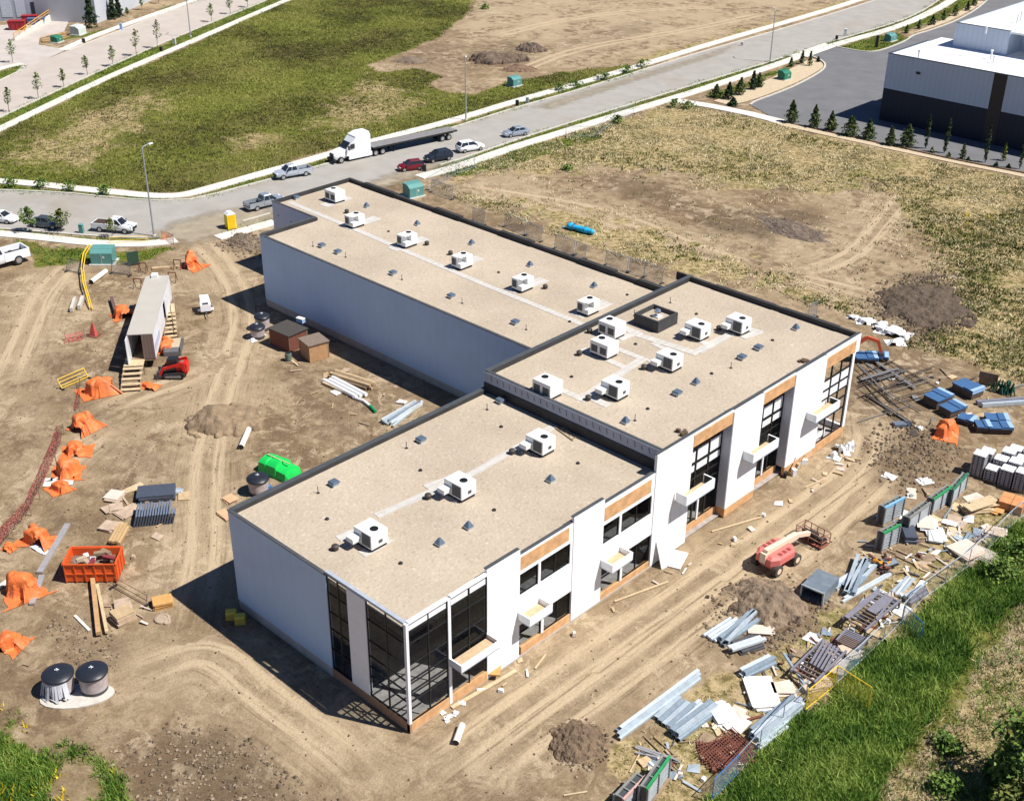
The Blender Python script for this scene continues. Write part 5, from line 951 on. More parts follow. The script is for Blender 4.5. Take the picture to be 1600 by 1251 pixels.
o = MB(); o.loft([[(x, y * w_, z * hz) for y, z in ((-1.05, 0), (-.95, .75), (-.6, .95), (.1, 1.02), (.65, .9), (.95, .7), (1.1, 0))] for x, w_, hz in ((-1.9, .9, .7), (-1.75, .97, 1.25), (-.9, 1, 1.35), (-.85, .95, 1.32), (.4, 1.02, 1.42), (.5, .96, 1.1), (1.6, .98, 1.05), (1.8, .85, .5))]); o.build('cover', gt, t, smooth=True, angle=35); o = MB(); o.box(-1.5, 1.3, -.05, .05, 1.36, 1.43); o.build('batten', lumber, t)
for i, (px, rx, ry, h, s) in enumerate((((1395, 520), 2.2, 1.6, .7, 31), ((1352, 503), 1.5, 1.1, .5, 32), ((1376, 512), 1.6, 1.0, .6, 33), ((1336, 497), 1.0, .8, .4, 34), ((1400, 536), 1.4, 1.0, .5, 35))):
    tarp(px, rx, ry, h, i, ['largest white plastic heap behind the building corner near the dark pit', 'white plastic heap just past the tall roof edge', 'middle white plastic heap by the building corner', 'leftmost small white plastic scrap past the roof edge', 'white plastic heap lowest, beside the excavator bucket'][i], s, foam, nm='plastic_heap', cat='plastic heap', grp='white plastic heaps')
for i, (px, rx, ry) in enumerate((((1389, 744), .7, .6), ((1445, 752), .8, .6), ((1424, 771), 1.1, .5), ((1437, 669), .55, .35))): tarp(px, rx, ry, .2, i * .8, ['white foam scrap on the open dirt above the blue glass rack', 'crumpled white scrap between two racks and the block pallets', 'pale cardboard scrap behind the blue glass rack', 'white scrap beside the lone orange tarpaulin'][i], 40 + i, foam if i != 2 else board, nm='foam_scrap', cat='scrap', grp='foam scraps')
for i, (px, rx, ry, h) in enumerate((((1303, 714), .55, .5, .75), ((1315, 708), .6, .5, .8), ((1326, 701), .6, .55, .85), ((1309, 702), .45, .4, .6))): tarp(px, rx, ry, h, i, ['white bulk bag at the left end of the cluster', 'white bulk bag in the middle of the cluster', 'white bulk bag at the right end, nearest the building corner', 'smaller white bulk bag at the back of the cluster'][i], 50 + i, foam, nm='bulk_bag', cat='bag', grp='white bulk bags', rag=.05)

# ---- orange dumpster
A, B, C_ = P(104, 910), P(184, 909), P(196, 893); Wd = (B - A).length; rz = math.atan2(B.y - A.y, B.x - A.x); q = (A + B) / 2
t = thing('dumpster', 'open orange waste dumpster filled with scrap near the dark panel stack', 'dumpster', (q.x, q.y, 0), rz); om = mat('orange red dumpster', (.66, .10, .018), .5, var=.1, scale=1, dirt=.1); hw, dp, h = Wd / 2, 2.3, 1.75
o = MB()
o.box(-hw, hw, 0, .07, .1, h); o.box(-hw, hw, dp - .07, dp, .1, h); o.box(-hw, -hw + .07, .07, dp - .07, .1, h); o.box(hw - .07, hw, .07, dp - .07, .1, h); o.box(-hw + .07, hw - .07, .07, dp - .07, .1, .18); bo = o.build('body', om, t)
o = MB(); 
for i in range(6): x = -hw + .05 + i * (2 * hw - .1) / 5; o.box(x - .05, x + .05, -.08, -.002, .1, h - .05)
for i in range(4): y = .1 + i * (dp - .2) / 3; o.box(hw + .002, hw + .08, y - .05, y + .05, .1, h - .05)
o.box(-hw - .05, hw + .05, -.1, -.001, h - .05, h + .06); o.box(hw + .001, hw + .1, -.1, dp, h - .05, h + .06); o.box(-hw - .1, -hw - .001, -.1, dp, h - .05, h + .06); o.box(-hw, hw, dp + .001, dp + .1, h - .05, h + .06); o.box(-hw, hw, -.07, -.003, .8, .9); o.build('rib', om, bo)
sc_l = [(wdk, 'broken timber scrap inside the orange dumpster'), (foam, 'white foam scrap inside the orange dumpster'), (mat('maroon scrap', (.22, .035, .04), .7), 'maroon sheet scrap inside the orange dumpster'), (card, 'cardboard scrap inside the orange dumpster')]
for i in range(13):
    m_, lb = sc_l[i % 4]; o = MB(); x, y, r_ = random.uniform(-hw + .6, hw - .6), random.uniform(.5, dp - .5), random.uniform(0, 3); lx = random.uniform(.4, 1.1)
    c, s = math.cos(rz), math.sin(rz); z = 1.05 + .06 * i + random.uniform(-.1, .1); o.frus(-lx / 2, lx / 2, -.16, .2, 0, -lx / 2, lx / 2 * .9, -.14, .18, random.uniform(.08, .3)); ob = o.build('scrap_piece', m_, loc=(q.x + x * c - y * s, q.y + x * s + y * c, min(z, 1.6)), rz=rz + r_); ob.rotation_euler[0] = random.uniform(-.25, .25); tag(ob, lb, 'scrap', 'scrap in the dumpster')
o = MB(); o.box(-hw + .1, hw - .1, .1, dp - .1, .2, 1.05); tag(o.build('scrap_fill', mat('mixed site scrap', (.16, .12, .09), .9, var=.6, scale=3), loc=(q.x, q.y, 0), rz=rz), 'mixed brown scrap filling the bottom of the orange dumpster', 'scrap')

# ---- round deep collection bins
def round_bin(px, lb, skirt, r=1.05, h=1.55, torn=False, z=0):
    q = P(*px); t = thing('waste_bin', lb, 'waste bin', (q.x, q.y, z), ang((73, 1085), (118, 1080)), 'round waste bins')
    o = MB(); o.lathe([(r * .86, -.05), (r * .88, .35), (r * .90, .36)], 24); o.build('base', mat('dark bin base', (.06, .06, .06), .8), t)
    o = MB(); o.lathe([(r * .90, .34), (r * .93, h * .6), (r * .95, h)], 28); o.build('body', skirt, t, smooth=True)
    o = MB(); o.lathe([(r * .96, h - .08), (r * 1.06, h), (r * 1.06, h + .12), (r * .9, h + .26), (r * .5, h + .36), (0, h + .38)], 28); l = o.build('lid', mat('blue black bin lid', (.018, .021, .03), .4, var=.15), t, smooth=True); o = MB(); o.tube((0, 0, h + .36), (0, 0, h + .55), .05, n=8); o.tube((-.15, 0, h + .45), (.15, 0, h + .45), .035, n=6); o.build('knob', alum, l)
    if torn:
        o = MB(); n = 16
        for i in range(n):
            a0, a1 = .9 + i * .16, .9 + (i + 1) * .16 - .01; rr = r * 1.0; dr = .22 + .14 * math.sin(i * 1.9); zb = .12 + .3 * abs(math.sin(i * .8))
            o.add([(rr * math.cos(-a0), rr * math.sin(-a0), h - .05), (rr * math.cos(-a1), rr * math.sin(-a1), h - .05), ((rr + dr) * math.cos(-a1), (rr + dr) * math.sin(-a1), zb), ((rr + dr) * math.cos(-a0), (rr + dr) * math.sin(-a0), zb)], [(0, 1, 2, 3)])
        o.build('plastic_skirt', mat('grey white plastic film', (.58, .58, .62), .5, var=.15), t)
        o = MB(); o.box(-.1, .45, -r * .97, -r * .9, .4, 1.2); o.build('wood_panel', mat('orange wood panel', (.5, .22, .06), .7), t)
    return t
skirt = mat('pinkish grey plastic wrap', (.42, .36, .35), .5, var=.18, scale=2)
round_bin((96, 1080), 'black lidded round bin with torn white plastic skirt on the pale pad', skirt, torn=True); round_bin((149, 1076), 'black lidded round bin wrapped in pinkish plastic on the pale pad', skirt)
round_bin((405, 769), 'black lidded round bin behind the front block parapet', skirt, .95, 1.4); round_bin((411, 514), 'black lidded round bin standing at the end of the dark timber shed', skirt, .85, 1.5); round_bin((403, 527), 'black lidded round bin nearest the track beside the dark shed', skirt, .85, 1.2)
m = MB(); m.prism([(2.3 * math.cos(a) * 1.1, 1.25 * math.sin(a)) for a in [i * .3142 for i in range(20)]], -.1, .06); q = P(121, 1087); struct('bin_pad', m, pad_m, loc=(q.x, q.y, 0), rz=R(54))
q = P(420, 765); tag(tarp((418, 768), .7, .6, .7, 0, 'blue plastic bag between the round bin and the green tarpaulin', 61, blue_w, nm='blue_bag', cat='bag', grp=None), 'blue plastic bag between the round bin and the green tarpaulin', 'bag')

# ---- sheds, boxes, barrel
def shed(px, A, B, w, d, h, wallm, roofm, lb, nm='timber_shed', over=.12):
    q = P(*px); t = thing(nm, lb, 'shed', (q.x, q.y, 0), ang(A, B)); o = MB(); o.box(-w / 2, w / 2, -d / 2, d / 2, 0, h); o.build('wall', wallm, t)
    o = MB(); o.box(-w / 2 - over, w / 2 + over, -d / 2 - over, d / 2 + over, h, h + .1); o.build('roof', roofm, t)
    o = MB(); o.box(-w / 2 - .03, -w / 2 + .06, -d / 2 - .03, -d / 2 - .002, 0, h); o.box(w / 2 - .06, w / 2 + .03, -d / 2 - .03, -d / 2 - .002, 0, h); o.box(w / 2 + .002, w / 2 + .03, d / 2 - .08, d / 2, 0, h); parts(o, 'corner_trim', wdk, t); return t
shed((452, 538), (425, 540), (455, 553), 3.2, 2.6, 1.9, mat('red brown shed wall', (.17, .06, .04), .8, var=.2), mat('dark shingle roof', (.055, .05, .045), .85, var=.3, scale=4), 'red brown timber shed with dark flat roof beside the warehouse')
s_ = shed((492, 556), (468, 549), (489, 566), 2.3, 2.3, 1.9, mat('tan timber wall', (.42, .24, .12), .8, var=.15), mat('grey brown roof', (.19, .145, .115), .85, var=.15), 'tan timber box shed with grey roof nearest the long timber pile')
q = P(451, 563); t = thing('barrel', 'small grey green barrel in front of the timber sheds', 'barrel', (q.x, q.y, 0)); o = MB(); o.lathe([(.34, 0), (.36, .3), (.34, .33), (.36, .36), (.36, .85), (.3, .88)], 14); o.build('drum', mat('grey green drum', (.13, .17, .15), .5), t)
o = MB(); o.lathe([(.3, .882), (.3, .9), (0, .9)], 12); o.build('lid', dkpl, t)
t = thing('blue_cooler', 'small light blue cooler on the dark shed roof end', 'cooler', (*P(470, 503, 2.0).xy, 2.0), .2); o = MB(); o.box(-.45, .45, -.25, .25, 0, .4); o.build('box', lblue, t); o = MB(); o.box(-.47, .47, -.27, .27, .4, .5); o.build('lid', foam, t)
for i in range(3): tarp([(395, 532), (408, 524), (398, 520)][i], .5, .4, .35, i, ['white bag lying by the nearest round bin', 'white bag leaning on the round bin by the shed', 'small white bag between the two round bins'][i], 70 + i, foam, nm='white_bag', cat='bag', grp='white bags')
for i, px in enumerate(((362, 965), (376, 972))):
    q = P(*px); t = thing('yellow_box', ['left yellow plastic box in the shade of the front wall', 'right yellow plastic box in the shade of the front wall'][i], 'box', (q.x, q.y, 0), R(50), 'yellow boxes'); o = MB(); o.frus(-.42, .42, -.36, .36, 0, -.38, .38, -.32, .32, .6); o.build('body', mat('dull yellow plastic', (.50, .37, .05), .6, var=.1), t); o = MB(); o.frus(-.4, .4, -.34, .34, .602, -.32, .32, -.26, .26, .7); o.build('lid', mat('yellow lid', (.68, .52, .06), .6), t)

# ---- stacks of sheets, bundles
def stack(px, A, B, w, d, n, th, m, lb, nm, cat, jit=.12, grp=None, fan=0.0, z0=0.0, rot=0.0, piece='sheet'):
    """n sheets lying on one another: each its own part"""
    q = P(*px); t = thing(nm, lb, cat, (q.x, q.y, z0), ang(A, B) + rot, grp)
    for i in range(n):
        o = MB(); jx, jy = random.uniform(-jit, jit) * w, random.uniform(-jit, jit) * d
        o.cbox(jx + fan * i, jy, i * th, w * random.uniform(.9, 1.05), d * random.uniform(.9, 1.05), th * .86, 0, random.uniform(-jit, jit)); o.build(piece, m[i % len(m)] if isinstance(m, list) else m, t)
    return t
# dark leaning fence frames fanned like cards
A, B = P(213, 822), P(278, 816); q = (A + B) / 2; rz = math.atan2(B.y - A.y, B.x - A.x); t = thing('panel_stack', 'fanned stack of dark slate steel fence frames above the dumpster', 'panel stack', (q.x, q.y, 0), rz); sl = mat('slate blue steel', (.085, .10, .135), .5, .3, var=.12); sl2 = mat('slate blue edge', (.19, .23, .30), .5, .3, var=.1)
for i in range(15):
    x = -1.65 + i * .225; dy = .12 * math.sin(i * 1.7) + (.9 if i > 12 else 2.1); o = MB(); tl = .32; h_ = .95
    vs = [(x - tl, -.1, 0), (x - tl + .15, -.1, 0), (x + .13, 0, h_), (x - .02, 0, h_), (x - tl, dy, 0), (x - tl + .15, dy, 0), (x + .13, dy, h_), (x - .02, dy, h_)]
    o.add(vs, [(0, 1, 2, 3), (7, 6, 5, 4), (0, 4, 5, 1), (1, 5, 6, 2), (3, 7, 4, 0)]); o.add(vs, [(2, 6, 7, 3)], 1); o.build('panel', [sl, sl2], t)
stack((246, 775), (213, 822), (278, 816), 3.1, 1.9, 4, .16, [sl], 'flat pile of slate steel frames behind the fanned stack', 'panel_pile', 'panel stack', .03)
def bundle(A, B, n, r, m, lb, nm='steel_bundle', cat='steel bundle', rows=2, shape='box', spread=1.15, z=0, jit=.0, grp=None, piece='beam'):
    a, b = P(*A), P(*B); d = b - a; L_ = d.length; q = (a + b) / 2; t = thing(nm, lb, cat, (q.x, q.y, z), math.atan2(d.y, d.x), grp); k = 0
    per = math.ceil(n / rows)
    for i in range(n):
        row, c = divmod(i, per); y = (c - (per - 1) / 2 + .5 * (row % 2)) * r * 2 * spread; zz = r + row * r * 1.9; l = L_ * random.uniform(.9, 1.02) / 2; s = random.uniform(-.04, .04) * L_; sk = random.uniform(-jit, jit)
        o = MB()
        if shape == 'box': o.bar((-l + s, y - sk, zz), (l + s, y + sk, zz), r * 1.9, r * 1.8)
        elif shape == 'u':
            o.bar((-l + s, y - sk, zz + r * .7), (l + s, y + sk, zz + r * .7), r * 1.95, .03); o.bar((-l + s, y - sk - r * .93, zz), (l + s, y + sk - r * .93, zz), .03, r * 1.5); o.bar((-l + s, y - sk + r * .93, zz), (l + s, y + sk + r * .93, zz), .03, r * 1.5)
        else: o.tube((-l + s, y - sk, zz), (l + s, y + sk, zz), r, n=8)
        o.build(piece, m[i % len(m)] if isinstance(m, list) else m, t)
    return t
lgal = mat('pale galvanised steel', (.50, .57, .62), .4, .35, var=.16, scale=2); lg2 = mat('bright galvanised steel', (.66, .72, .76), .4, .3, var=.1); lgd = mat('blue grey galvanised steel', (.30, .37, .43), .45, .35, var=.15)
bundle((252, 766), (284, 770), 3, .12, [lgal, lg2], 'pale galvanised rails beside the slate panel pile', rows=1)
bundle((965, 1150), (1091, 1056), 5, .13, [lgal, lg2, lgd], 'longest galvanised beam bundle lying in the straw dirt', rows=2, shape='u')
bundle((1034, 1132), (1074, 1096), 4, .17, [lgd, lgal], 'short bundle of galvanised channels with dark open ends, left one', rows=1, shape='u'); bundle((1045, 1142), (1096, 1098), 2, .13, [lg2], 'thin bright rails between two channel bundles', rows=1); bundle((1052, 1153), (1115, 1106), 5, .18, [lgd, lgal], 'bundle of galvanised channels with dark open ends, right one', rows=2, shape='u')
bundle((1106, 1000), (1152, 970), 4, .14, [lg2, lgal], 'white galvanised pipes at the left of the messy beam pile', rows=1, shape='tube'); bundle((1124, 1010), (1180, 962), 5, .16, [lgd, lgal], 'blue grey galvanised channels in the middle of the messy beam pile', rows=2, shape='u', jit=.2); bundle((1137, 1022), (1192, 1004), 2, .14, [lg2], 'white channel across the dark frame of the messy beam pile', rows=1, shape='u', z=.35)
stack((1168, 1008), (1130, 1020), (1190, 1000), 2.2, 1.5, 2, .14, dsteel, 'dark steel frame under the white channel', 'steel_grid', 'steel grid', .05)
bundle((1178, 1160), (1250, 1102), 6, .17, [lgal, lg2, lgd], 'galvanised channels lying against the low end of the fence', rows=2, shape='u', jit=.15); bundle((1186, 1170), (1222, 1130), 3, .12, [lg2], 'bright short rails tangled by the fence bend', rows=1, jit=.25); bundle((1160, 1060), (1208, 1034), 4, .15, [lgd, lg2], 'galvanised channels between the white boards and steel rack', rows=2, shape='u', jit=.1)
bundle((1322, 930), (1352, 876), 7, .15, [lgal, lgd, lgal], 'upright looking jumble of galvanised studs beside the metal duct', rows=2, jit=.45, shape='u'); bundle((1318, 918), (1345, 900), 4, .17, [lgd, lg2], 'short galvanised offcuts under the stud jumble', rows=1, shape='u', jit=.2); bundle((1315, 940), (1395, 895), 2, .1, [lg2], 'long white rail lying beyond the stud jumble', rows=1)
bundle((605, 665), (655, 632), 8, .12, [lgal, lg2, lgd], 'galvanised stud pile beside the hidden warehouse corner', rows=2, jit=.35)
bundle((1418, 943), (1446, 925), 4, .15, [mauve, lgal], 'grey primed beams by the fence at the right', rows=2); bundle((1396, 930), (1425, 905), 3, .12, [lgal, lg2], 'pale rails beyond the grey steel rack', rows=1, jit=.2)
bundle((1525, 634), (1610, 628), 2, .22, [lgal, mauve], 'long grey beam pair lying beyond the blue bundles at the right edge', rows=1, spread=1.3); bundle((1395, 665), (1424, 664), 2, .16, [sl2], 'slate blue beam pair left of the lone orange tarpaulin', rows=1)
bundle((992, 1172), (1062, 1190), 3, .08, [mat('grey aluminium', (.42, .41, .43), .4, .4)], 'grey aluminium strips crossed over lumber sticks', rows=1, jit=.2)
# steel racks
def rack(px, A, B, lx, wy, h, lb, cross=11, diag=0, platem=None):
    q = P(*px); t = thing('steel_rack', lb, 'steel rack', (q.x, q.y, 0), ang(A, B), 'steel racks')
    for s in (-1, 1): o = MB(); o.bar((-lx / 2, s * wy / 2, h), (lx / 2, s * wy / 2, h), .14, .18); o.build('rail', mauve, t)
    for x in (-lx / 2 + .1, lx / 2 - .1):
        for s in (-1, 1): o = MB(); o.box(x - .06, x + .06, s * wy / 2 - .06, s * wy / 2 + .06, -.05, h - .1); o.build('leg', dsteel, t)
    for i in range(cross): x = -lx / 2 + (i + .5) * lx / cross; o = MB(); o.bar((x, -wy / 2 + .06, h - .06), (x, wy / 2 - .06, h - .06), .12, .1); o.build('cross_bar', mat('brown grey steel bar', (.17, .125, .105), .6, var=.2) if i < cross * .45 else mauve, t)
    for i in range(diag): o = MB(); y = -wy / 2 + .3 + i * (wy - .5) / max(1, diag); o.bar((-lx * .2, y - .3, h + .12 + .02 * i), (lx * .45, y + .25, h + .12 + .02 * i), .16, .14); o.build('loose_beam', mauve, t)
    if platem: o = MB(); o.box(-lx * .1, lx * .4, -wy * .3, wy * .1, h + .11, h + .16); o.build('plate', platem, t); o = MB(); o.box(-lx * .48, lx * .42, wy * .28, wy * .5, h + .11, h + .2); o.build('plate', platem, t)
    return t
rack((1277, 1046), (1230, 1064), (1292, 1004), 4.6, 1.9, .85, 'steel rack with slanting beams beside the pale board piles', 10, 5); rack((1360, 966), (1318, 990), (1390, 930), 5.2, 1.9, .9, 'steel rack with flat grey plates near the soil heap', 12, 1, mauve); rack((1330, 1008), (1312, 1016), (1338, 986), 1.8, 1.7, .6, 'short steel rack of close dark bars below the plated one', 9)
o = MB(); A, B = P(1222, 1035), P(1256, 1075); o.bar((A.x, A.y, .9), (B.x, B.y, .35), .18, .16); tag(o.build('loose_beam', lgd), 'single blue grey beam leaning across the slanting rack', 'steel beam')
# duct
A, B = P(1252, 932), P(1283, 945); q = (A + B) / 2; t = thing('metal_duct', 'big open ended galvanised duct lying beside the soil heap', 'duct', (q.x, q.y, 0), ang((1266, 938), (1297, 905))); o = MB()
for y0, y1, z0, z1 in ((-.95, -.9, 0, 1.15), (.9, .95, 0, 1.15), (-.9, .9, 1.1, 1.15), (-.9, .9, 0, .05)): o.box(0, 2.7, y0, y1, z0, z1)
o.build('sheet', mat('dull galvanised duct', (.27, .32, .36), .4, .5, var=.2, scale=1.5), t); o = MB()
for y0, y1, z0, z1 in ((-.98, -.86, 0, 1.2), (.86, .98, 0, 1.2), (-.86, .86, 1.08, 1.2)): o.box(-.06, .04, y0, y1, z0, z1)
o.build('flange', lgal, t); o = MB(); o.box(2.5, 2.7, -.9, .9, .05, 1.1); o.build('end_plate', dsteel, t)
tarp((1300, 918), .6, .35, .15, .4, 'white scrap lying against the big metal duct', 91, foam, nm='foam_scrap', cat='scrap', grp='foam scraps')
# glass racks (A-frames)
def grack(A, B, h, d, top, lb, faces=3):
    a, b = P(*A), P(*B); dd = b - a; L_ = dd.length; q = (a + b) / 2; t = thing('panel_crate', lb, 'panel crate', (q.x, q.y, 0), math.atan2(dd.y, dd.x), 'upright panel crates')
    o = MB(); o.box(-L_ / 2 + .05, L_ / 2 - .05, -d / 2 + .08, d / 2 - .08, .12, h - .1); o.build('core', mat('dark crate core', (.06, .065, .07), .5, var=.2), t)
    for s in (-1, 1):
        for k in range(6): z = .2 + k * (h - .3) / 6; o = MB(); o.box(-L_ / 2, L_ / 2, s * d / 2 - .04, s * d / 2 + .04, z, z + (h - .3) / 6 * .62); o.build('slat', mat('grey crate slat', (.34, .37, .39), .6, var=.2, scale=2), t)
        for x in (-L_ / 2, 0, L_ / 2): o = MB(); o.box(x - .06, x + .06, s * (d / 2 + .06) - .05, s * (d / 2 + .06) + .05, 0, h); o.build('post', mat('crate post', (.22, .22, .22), .7), t)
    o = MB(); o.box(-L_ / 2 - .06, L_ / 2 + .06, -d / 2 - .06, -d / 2 + .1, h - .12, h + .1); o.build('top_rail', top, t); o = MB(); o.box(-L_ / 2, L_ / 2, d / 2 - .12, d / 2 + .03, h - .1, h + .02); o.build('back_rail', gry_t, t)
    for k in range(4): o = MB(); x = -L_ / 2 + .1 + k * (L_ - .2) / 3; o.box(x - .05, x + .05, -d / 2 + .1, d / 2 - .12, h - .08, h); o.build('tie', gry_t, t)
    o = MB(); o.box(-L_ / 2 - .05, L_ / 2 + .05, -d / 2 - .2, d / 2 + .2, -.02, .1); o.build('skid', wdk, t)
    return t
grn_t = mat('green crate rail', (.03, .27, .09), .5, var=.15); gry_t = mat('grey crate rail', (.22, .22, .20), .6, var=.2); grn_d = mat('dark green crate rail', (.03, .17, .09), .6, var=.2); bl_t = mat('pale blue crate rail', (.22, .45, .68), .5, var=.1); gry_t = mat('grey crate rail', (.22, .22, .20), .6, var=.2)
grack((1374, 820), (1404, 804), 1.9, .55, bl_t, 'upright panel crate with pale blue top rail'); grack((1372, 861), (1397, 848), 1.95, .5, grn_t, 'upright panel crate with bright green top rail, nearest the boom lift'); grack((1412, 832), (1444, 808), 1.6, .55, gry_t, 'low grey upright panel crate in the middle of the row'); grack((1450, 804), (1478, 784), 1.7, .5, grn_t, 'upright panel crate with bright green frame beside the grey one'); grack((1480, 790), (1503, 764), 1.7, .45, grn_d, 'dark green topped panel crate closest to the block pallets')
grack((1003, 1262), (1038, 1212), 1.8, .5, grn_t, 'green topped panel crate at the bottom edge'); grack((966, 1268), (1000, 1232), 1.3, .7, mat('pink crate top', (.5, .32, .28), .7), 'pinkish grey panel crate at the bottom edge')
# block pallets
blk_a = mat('grey concrete block', (.36, .35, .37), .9, var=.12, scale=2); blk_w = mat('white concrete block', (.72, .71, .70), .9, var=.08, scale=2); hole = mat('dark block hole', (.03, .03, .035), .9)
def blocks(px, n, lb, lid=True, w=1.15):
    q = P(*px); t = thing('block_pallet', lb, 'pallet of blocks', (q.x, q.y, 0), R(8), 'pallets of concrete blocks'); o = MB(); o.box(-w / 2, w / 2, -w / 2, w / 2, 0, .14); o.build('pallet', wdk, t); z = .14
    for k in range(n):
        o = MB()
        for i in range(3):
            for j in range(2): o.box(-w / 2 + i * w / 3 + .012, -w / 2 + (i + 1) * w / 3 - .012, -w / 2 + j * w / 2 + .012, -w / 2 + (j + 1) * w / 2 - .012, z, z + .235)
        co = o.build('course', blk_a, t); o = MB()
        for j in (-1, 1): o.tube((w / 2 + .0, j * w / 4, z + .12), (w / 2 + .006, j * w / 4, z + .12), .085, n=10)
        for i in (-1, 0, 1): o.tube((i * w / 3 , -w / 2, z + .12), (i * w / 3, -w / 2 - .006, z + .12), .085, n=10)
        o.build('block_hole', hole, co); z += .25
    if lid:
        o = MB()
        for i in range(3): o.box(-w / 2 + i * w / 3 + .02, -w / 2 + (i + 1) * w / 3 - .02, -w / 2 + .02, w / 2 - .02, z + .002, z + .1)
        o.build('top_block', blk_w, t)
    return t
o0 = P(1526, 740); bx, by = o0.x, o0.y; grid = []
names_b = [['tall first pallet of concrete blocks, nearest the dark green crate', 'pallet of concrete blocks right behind the tall first one', 'pallet of concrete blocks at the back left of the group', 'rearmost left pallet of concrete blocks'], ['low half used pallet of concrete blocks in the front row', 'pallet of concrete blocks behind the low one', 'pallet of concrete blocks third back in the second file', 'rearmost pallet of concrete blocks in the second file'], ['white topped pallet of concrete blocks third along the front row', 'pallet of concrete blocks behind the third front one', 'pallet of concrete blocks third back in the third file', 'rearmost pallet in the third file of concrete blocks'], ['rightmost front pallet of concrete blocks, by the orange bricks', 'pallet of concrete blocks at the right edge, second row', 'pallet of concrete blocks at the right edge, third row', 'pallet of concrete blocks at the right edge, last row']]
for i in range(4):
    for j in range(4):
        if (i, j) in ((0, 2), (0, 3)): continue
        blocks_px = (bx + i * 1.32 + .1 * j, by + j * 1.34 + .05 * i)
        n = 8 if (i, j) == (0, 0) else 4 if (i, j) == (1, 0) else 6 + (i * 3 + j) % 2
        d3 = np.array([blocks_px[0], blocks_px[1], -CAM_H]); k3 = d3 @ AX_F
        blocks((CX + FPX * (d3 @ AX_R) / k3, CY - FPX * (d3 @ AX_U) / k3), n, names_b[i][j])
q = P(1580, 793); t = thing('brick_pallet', 'pallets of orange bricks with dark shaded sides at the right edge', 'pallet of bricks', (q.x, q.y, 0), R(10))
for i in range(2):
    for j in range(2): o = MB(); o.box(-1.0 + i * 1.02, -.02 + i * 1.02, -.9 + j * .95, .02 + j * .95, .1, .85); o.build('brick_stack', mat('orange brick', (.58, .25, .10), .85, var=.2, scale=3, stripe=('Z', .1, .3)), t)
o = MB(); o.box(-1.05, 1.05, -.95, .95, 0, .1); o.build('pallet', wdk, t)
# blue wrapped bundles
def bluebundle(px, A, B, w, d, h, lb, strip_=True):
    q = P(*px); t = thing('blue_bundle', lb, 'wrapped bundle', (q.x, q.y, 0), ang(A, B), 'blue wrapped bundles'); o = MB()
    for k in range(5): o.box(-w / 2, w / 2, -d / 2, d / 2, .12 + k * (h - .12) / 5, .12 + (k + 1) * (h - .12) / 5 - .03)
    o.build('goods', mat('dark brown boards', (.10, .075, .06), .8, var=.25, scale=2), t); o = MB(); o.box(-w / 2 - .06, .03 * w, -d / 2 - .1, d / 2 + .04, h, h + .06); o.box(.03 * w, w / 2 + .06, -d / 2 - .03, d / 2 + .1, h + .01, h + .14); o.box(-w / 2 - .05, w / 2 + .05, -d / 2 - .09, -d / 2 - .035, h - .1, h); w_ = o.build('wrap', blue_w, t)
    for y in (-.3, .3): o = MB(); o.box(-w / 2, w / 2, y * d - .06, y * d + .06, 0, .12); o.build('bearer', wdk, t)
    if strip_: o = MB(); o.box(w / 2 - .35, w / 2 + .08, -d / 2 - .07, d / 2 + .07, h + .142, h + .16); o.build('flap', lblue, w_); o = MB(); o.box(w / 2 + .061, w / 2 + .08, -d / 2 - .07, d / 2 + .07, h - .25, h + .07); o.build('flap', lblue, w_)
for a in (((1464, 630), (1440, 640), (1470, 628), 2.4, 1.7, .95, 'blue wrapped bundle at the left of the big group'), ((1487, 645), (1470, 655), (1500, 645), 2.2, 1.5, .8, 'blue wrapped bundle in front, centre of the big group'), ((1511, 614), (1496, 605), (1522, 618), 2.5, 1.8, .9, 'blue wrapped bundle with light stripe nearest the green net'), ((1510, 660), (1498, 655), (1520, 662), 1.5, 1.2, .55, 'small blue wrapped bundle between the two groups'), ((1534, 672), (1520, 672), (1545, 673), 1.3, 1.3, .7, 'small blue wrapped bundle beside the block pallets'), ((1556, 660), (1545, 658), (1575, 660), 2.1, 1.3, .6, 'blue wrapped bundle at the back right with a folded flap'), ((1560, 674), (1545, 676), (1578, 677), 2.2, 1.2, .7, 'blue wrapped bundle at the front right near the block pallets'), ((1352, 563), (1340, 565), (1368, 566), 2.2, 1.6, .6, 'blue wrapped bundle seen past the building corner, left'), ((1375, 561), (1362, 560), (1390, 563), 1.5, 1.3, .5, 'blue wrapped bundle under the excavator bucket')): bluebundle(*a)
# rebar field and sticks
reb = mat('rusty dark rebar', (.07, .055, .045), .8, .2, var=.3); rebl = mat('grey steel bar', (.20, .20, .20), .6, .3, var=.2)
def stick(A, B, w, h, m, lb, nm, cat, grp=None, z=.04):
    a, b = P(*A), P(*B); d = b - a; q = (a + b) / 2; o = MB(); L_ = d.length / 2; o.bar((-L_, 0, 0), (L_, 0, 0), w, h); ob = o.build(nm, m, loc=(q.x, q.y, z), rz=math.atan2(d.y, d.x)); return tag(ob, lb, cat, grp)
rg = random.Random(4)
for i in range(34):
    x, y = rg.uniform(1348, 1452), rg.uniform(573, 652)
    if x > 1430 and y > 600: continue
    an = rg.choice([-.32, -.28, .55, .6, -.2, .5]) + rg.uniform(-.08, .08); l = rg.uniform(22, 55); dx, dy = math.cos(an) * l, math.sin(an) * l
    x0 = max(x - dx, 1340); fat = i % 6 == 0
    stick((x0, y - dy), (x + dx, y + dy), .09 if not fat else .35, .06, rebl if fat or i % 3 == 0 else reb, 'loose steel bars and rails scattered on the dirt right of the tall block', 'steel_bar', 'steel bar', 'loose steel bars right of the building', .05 + .012 * i)
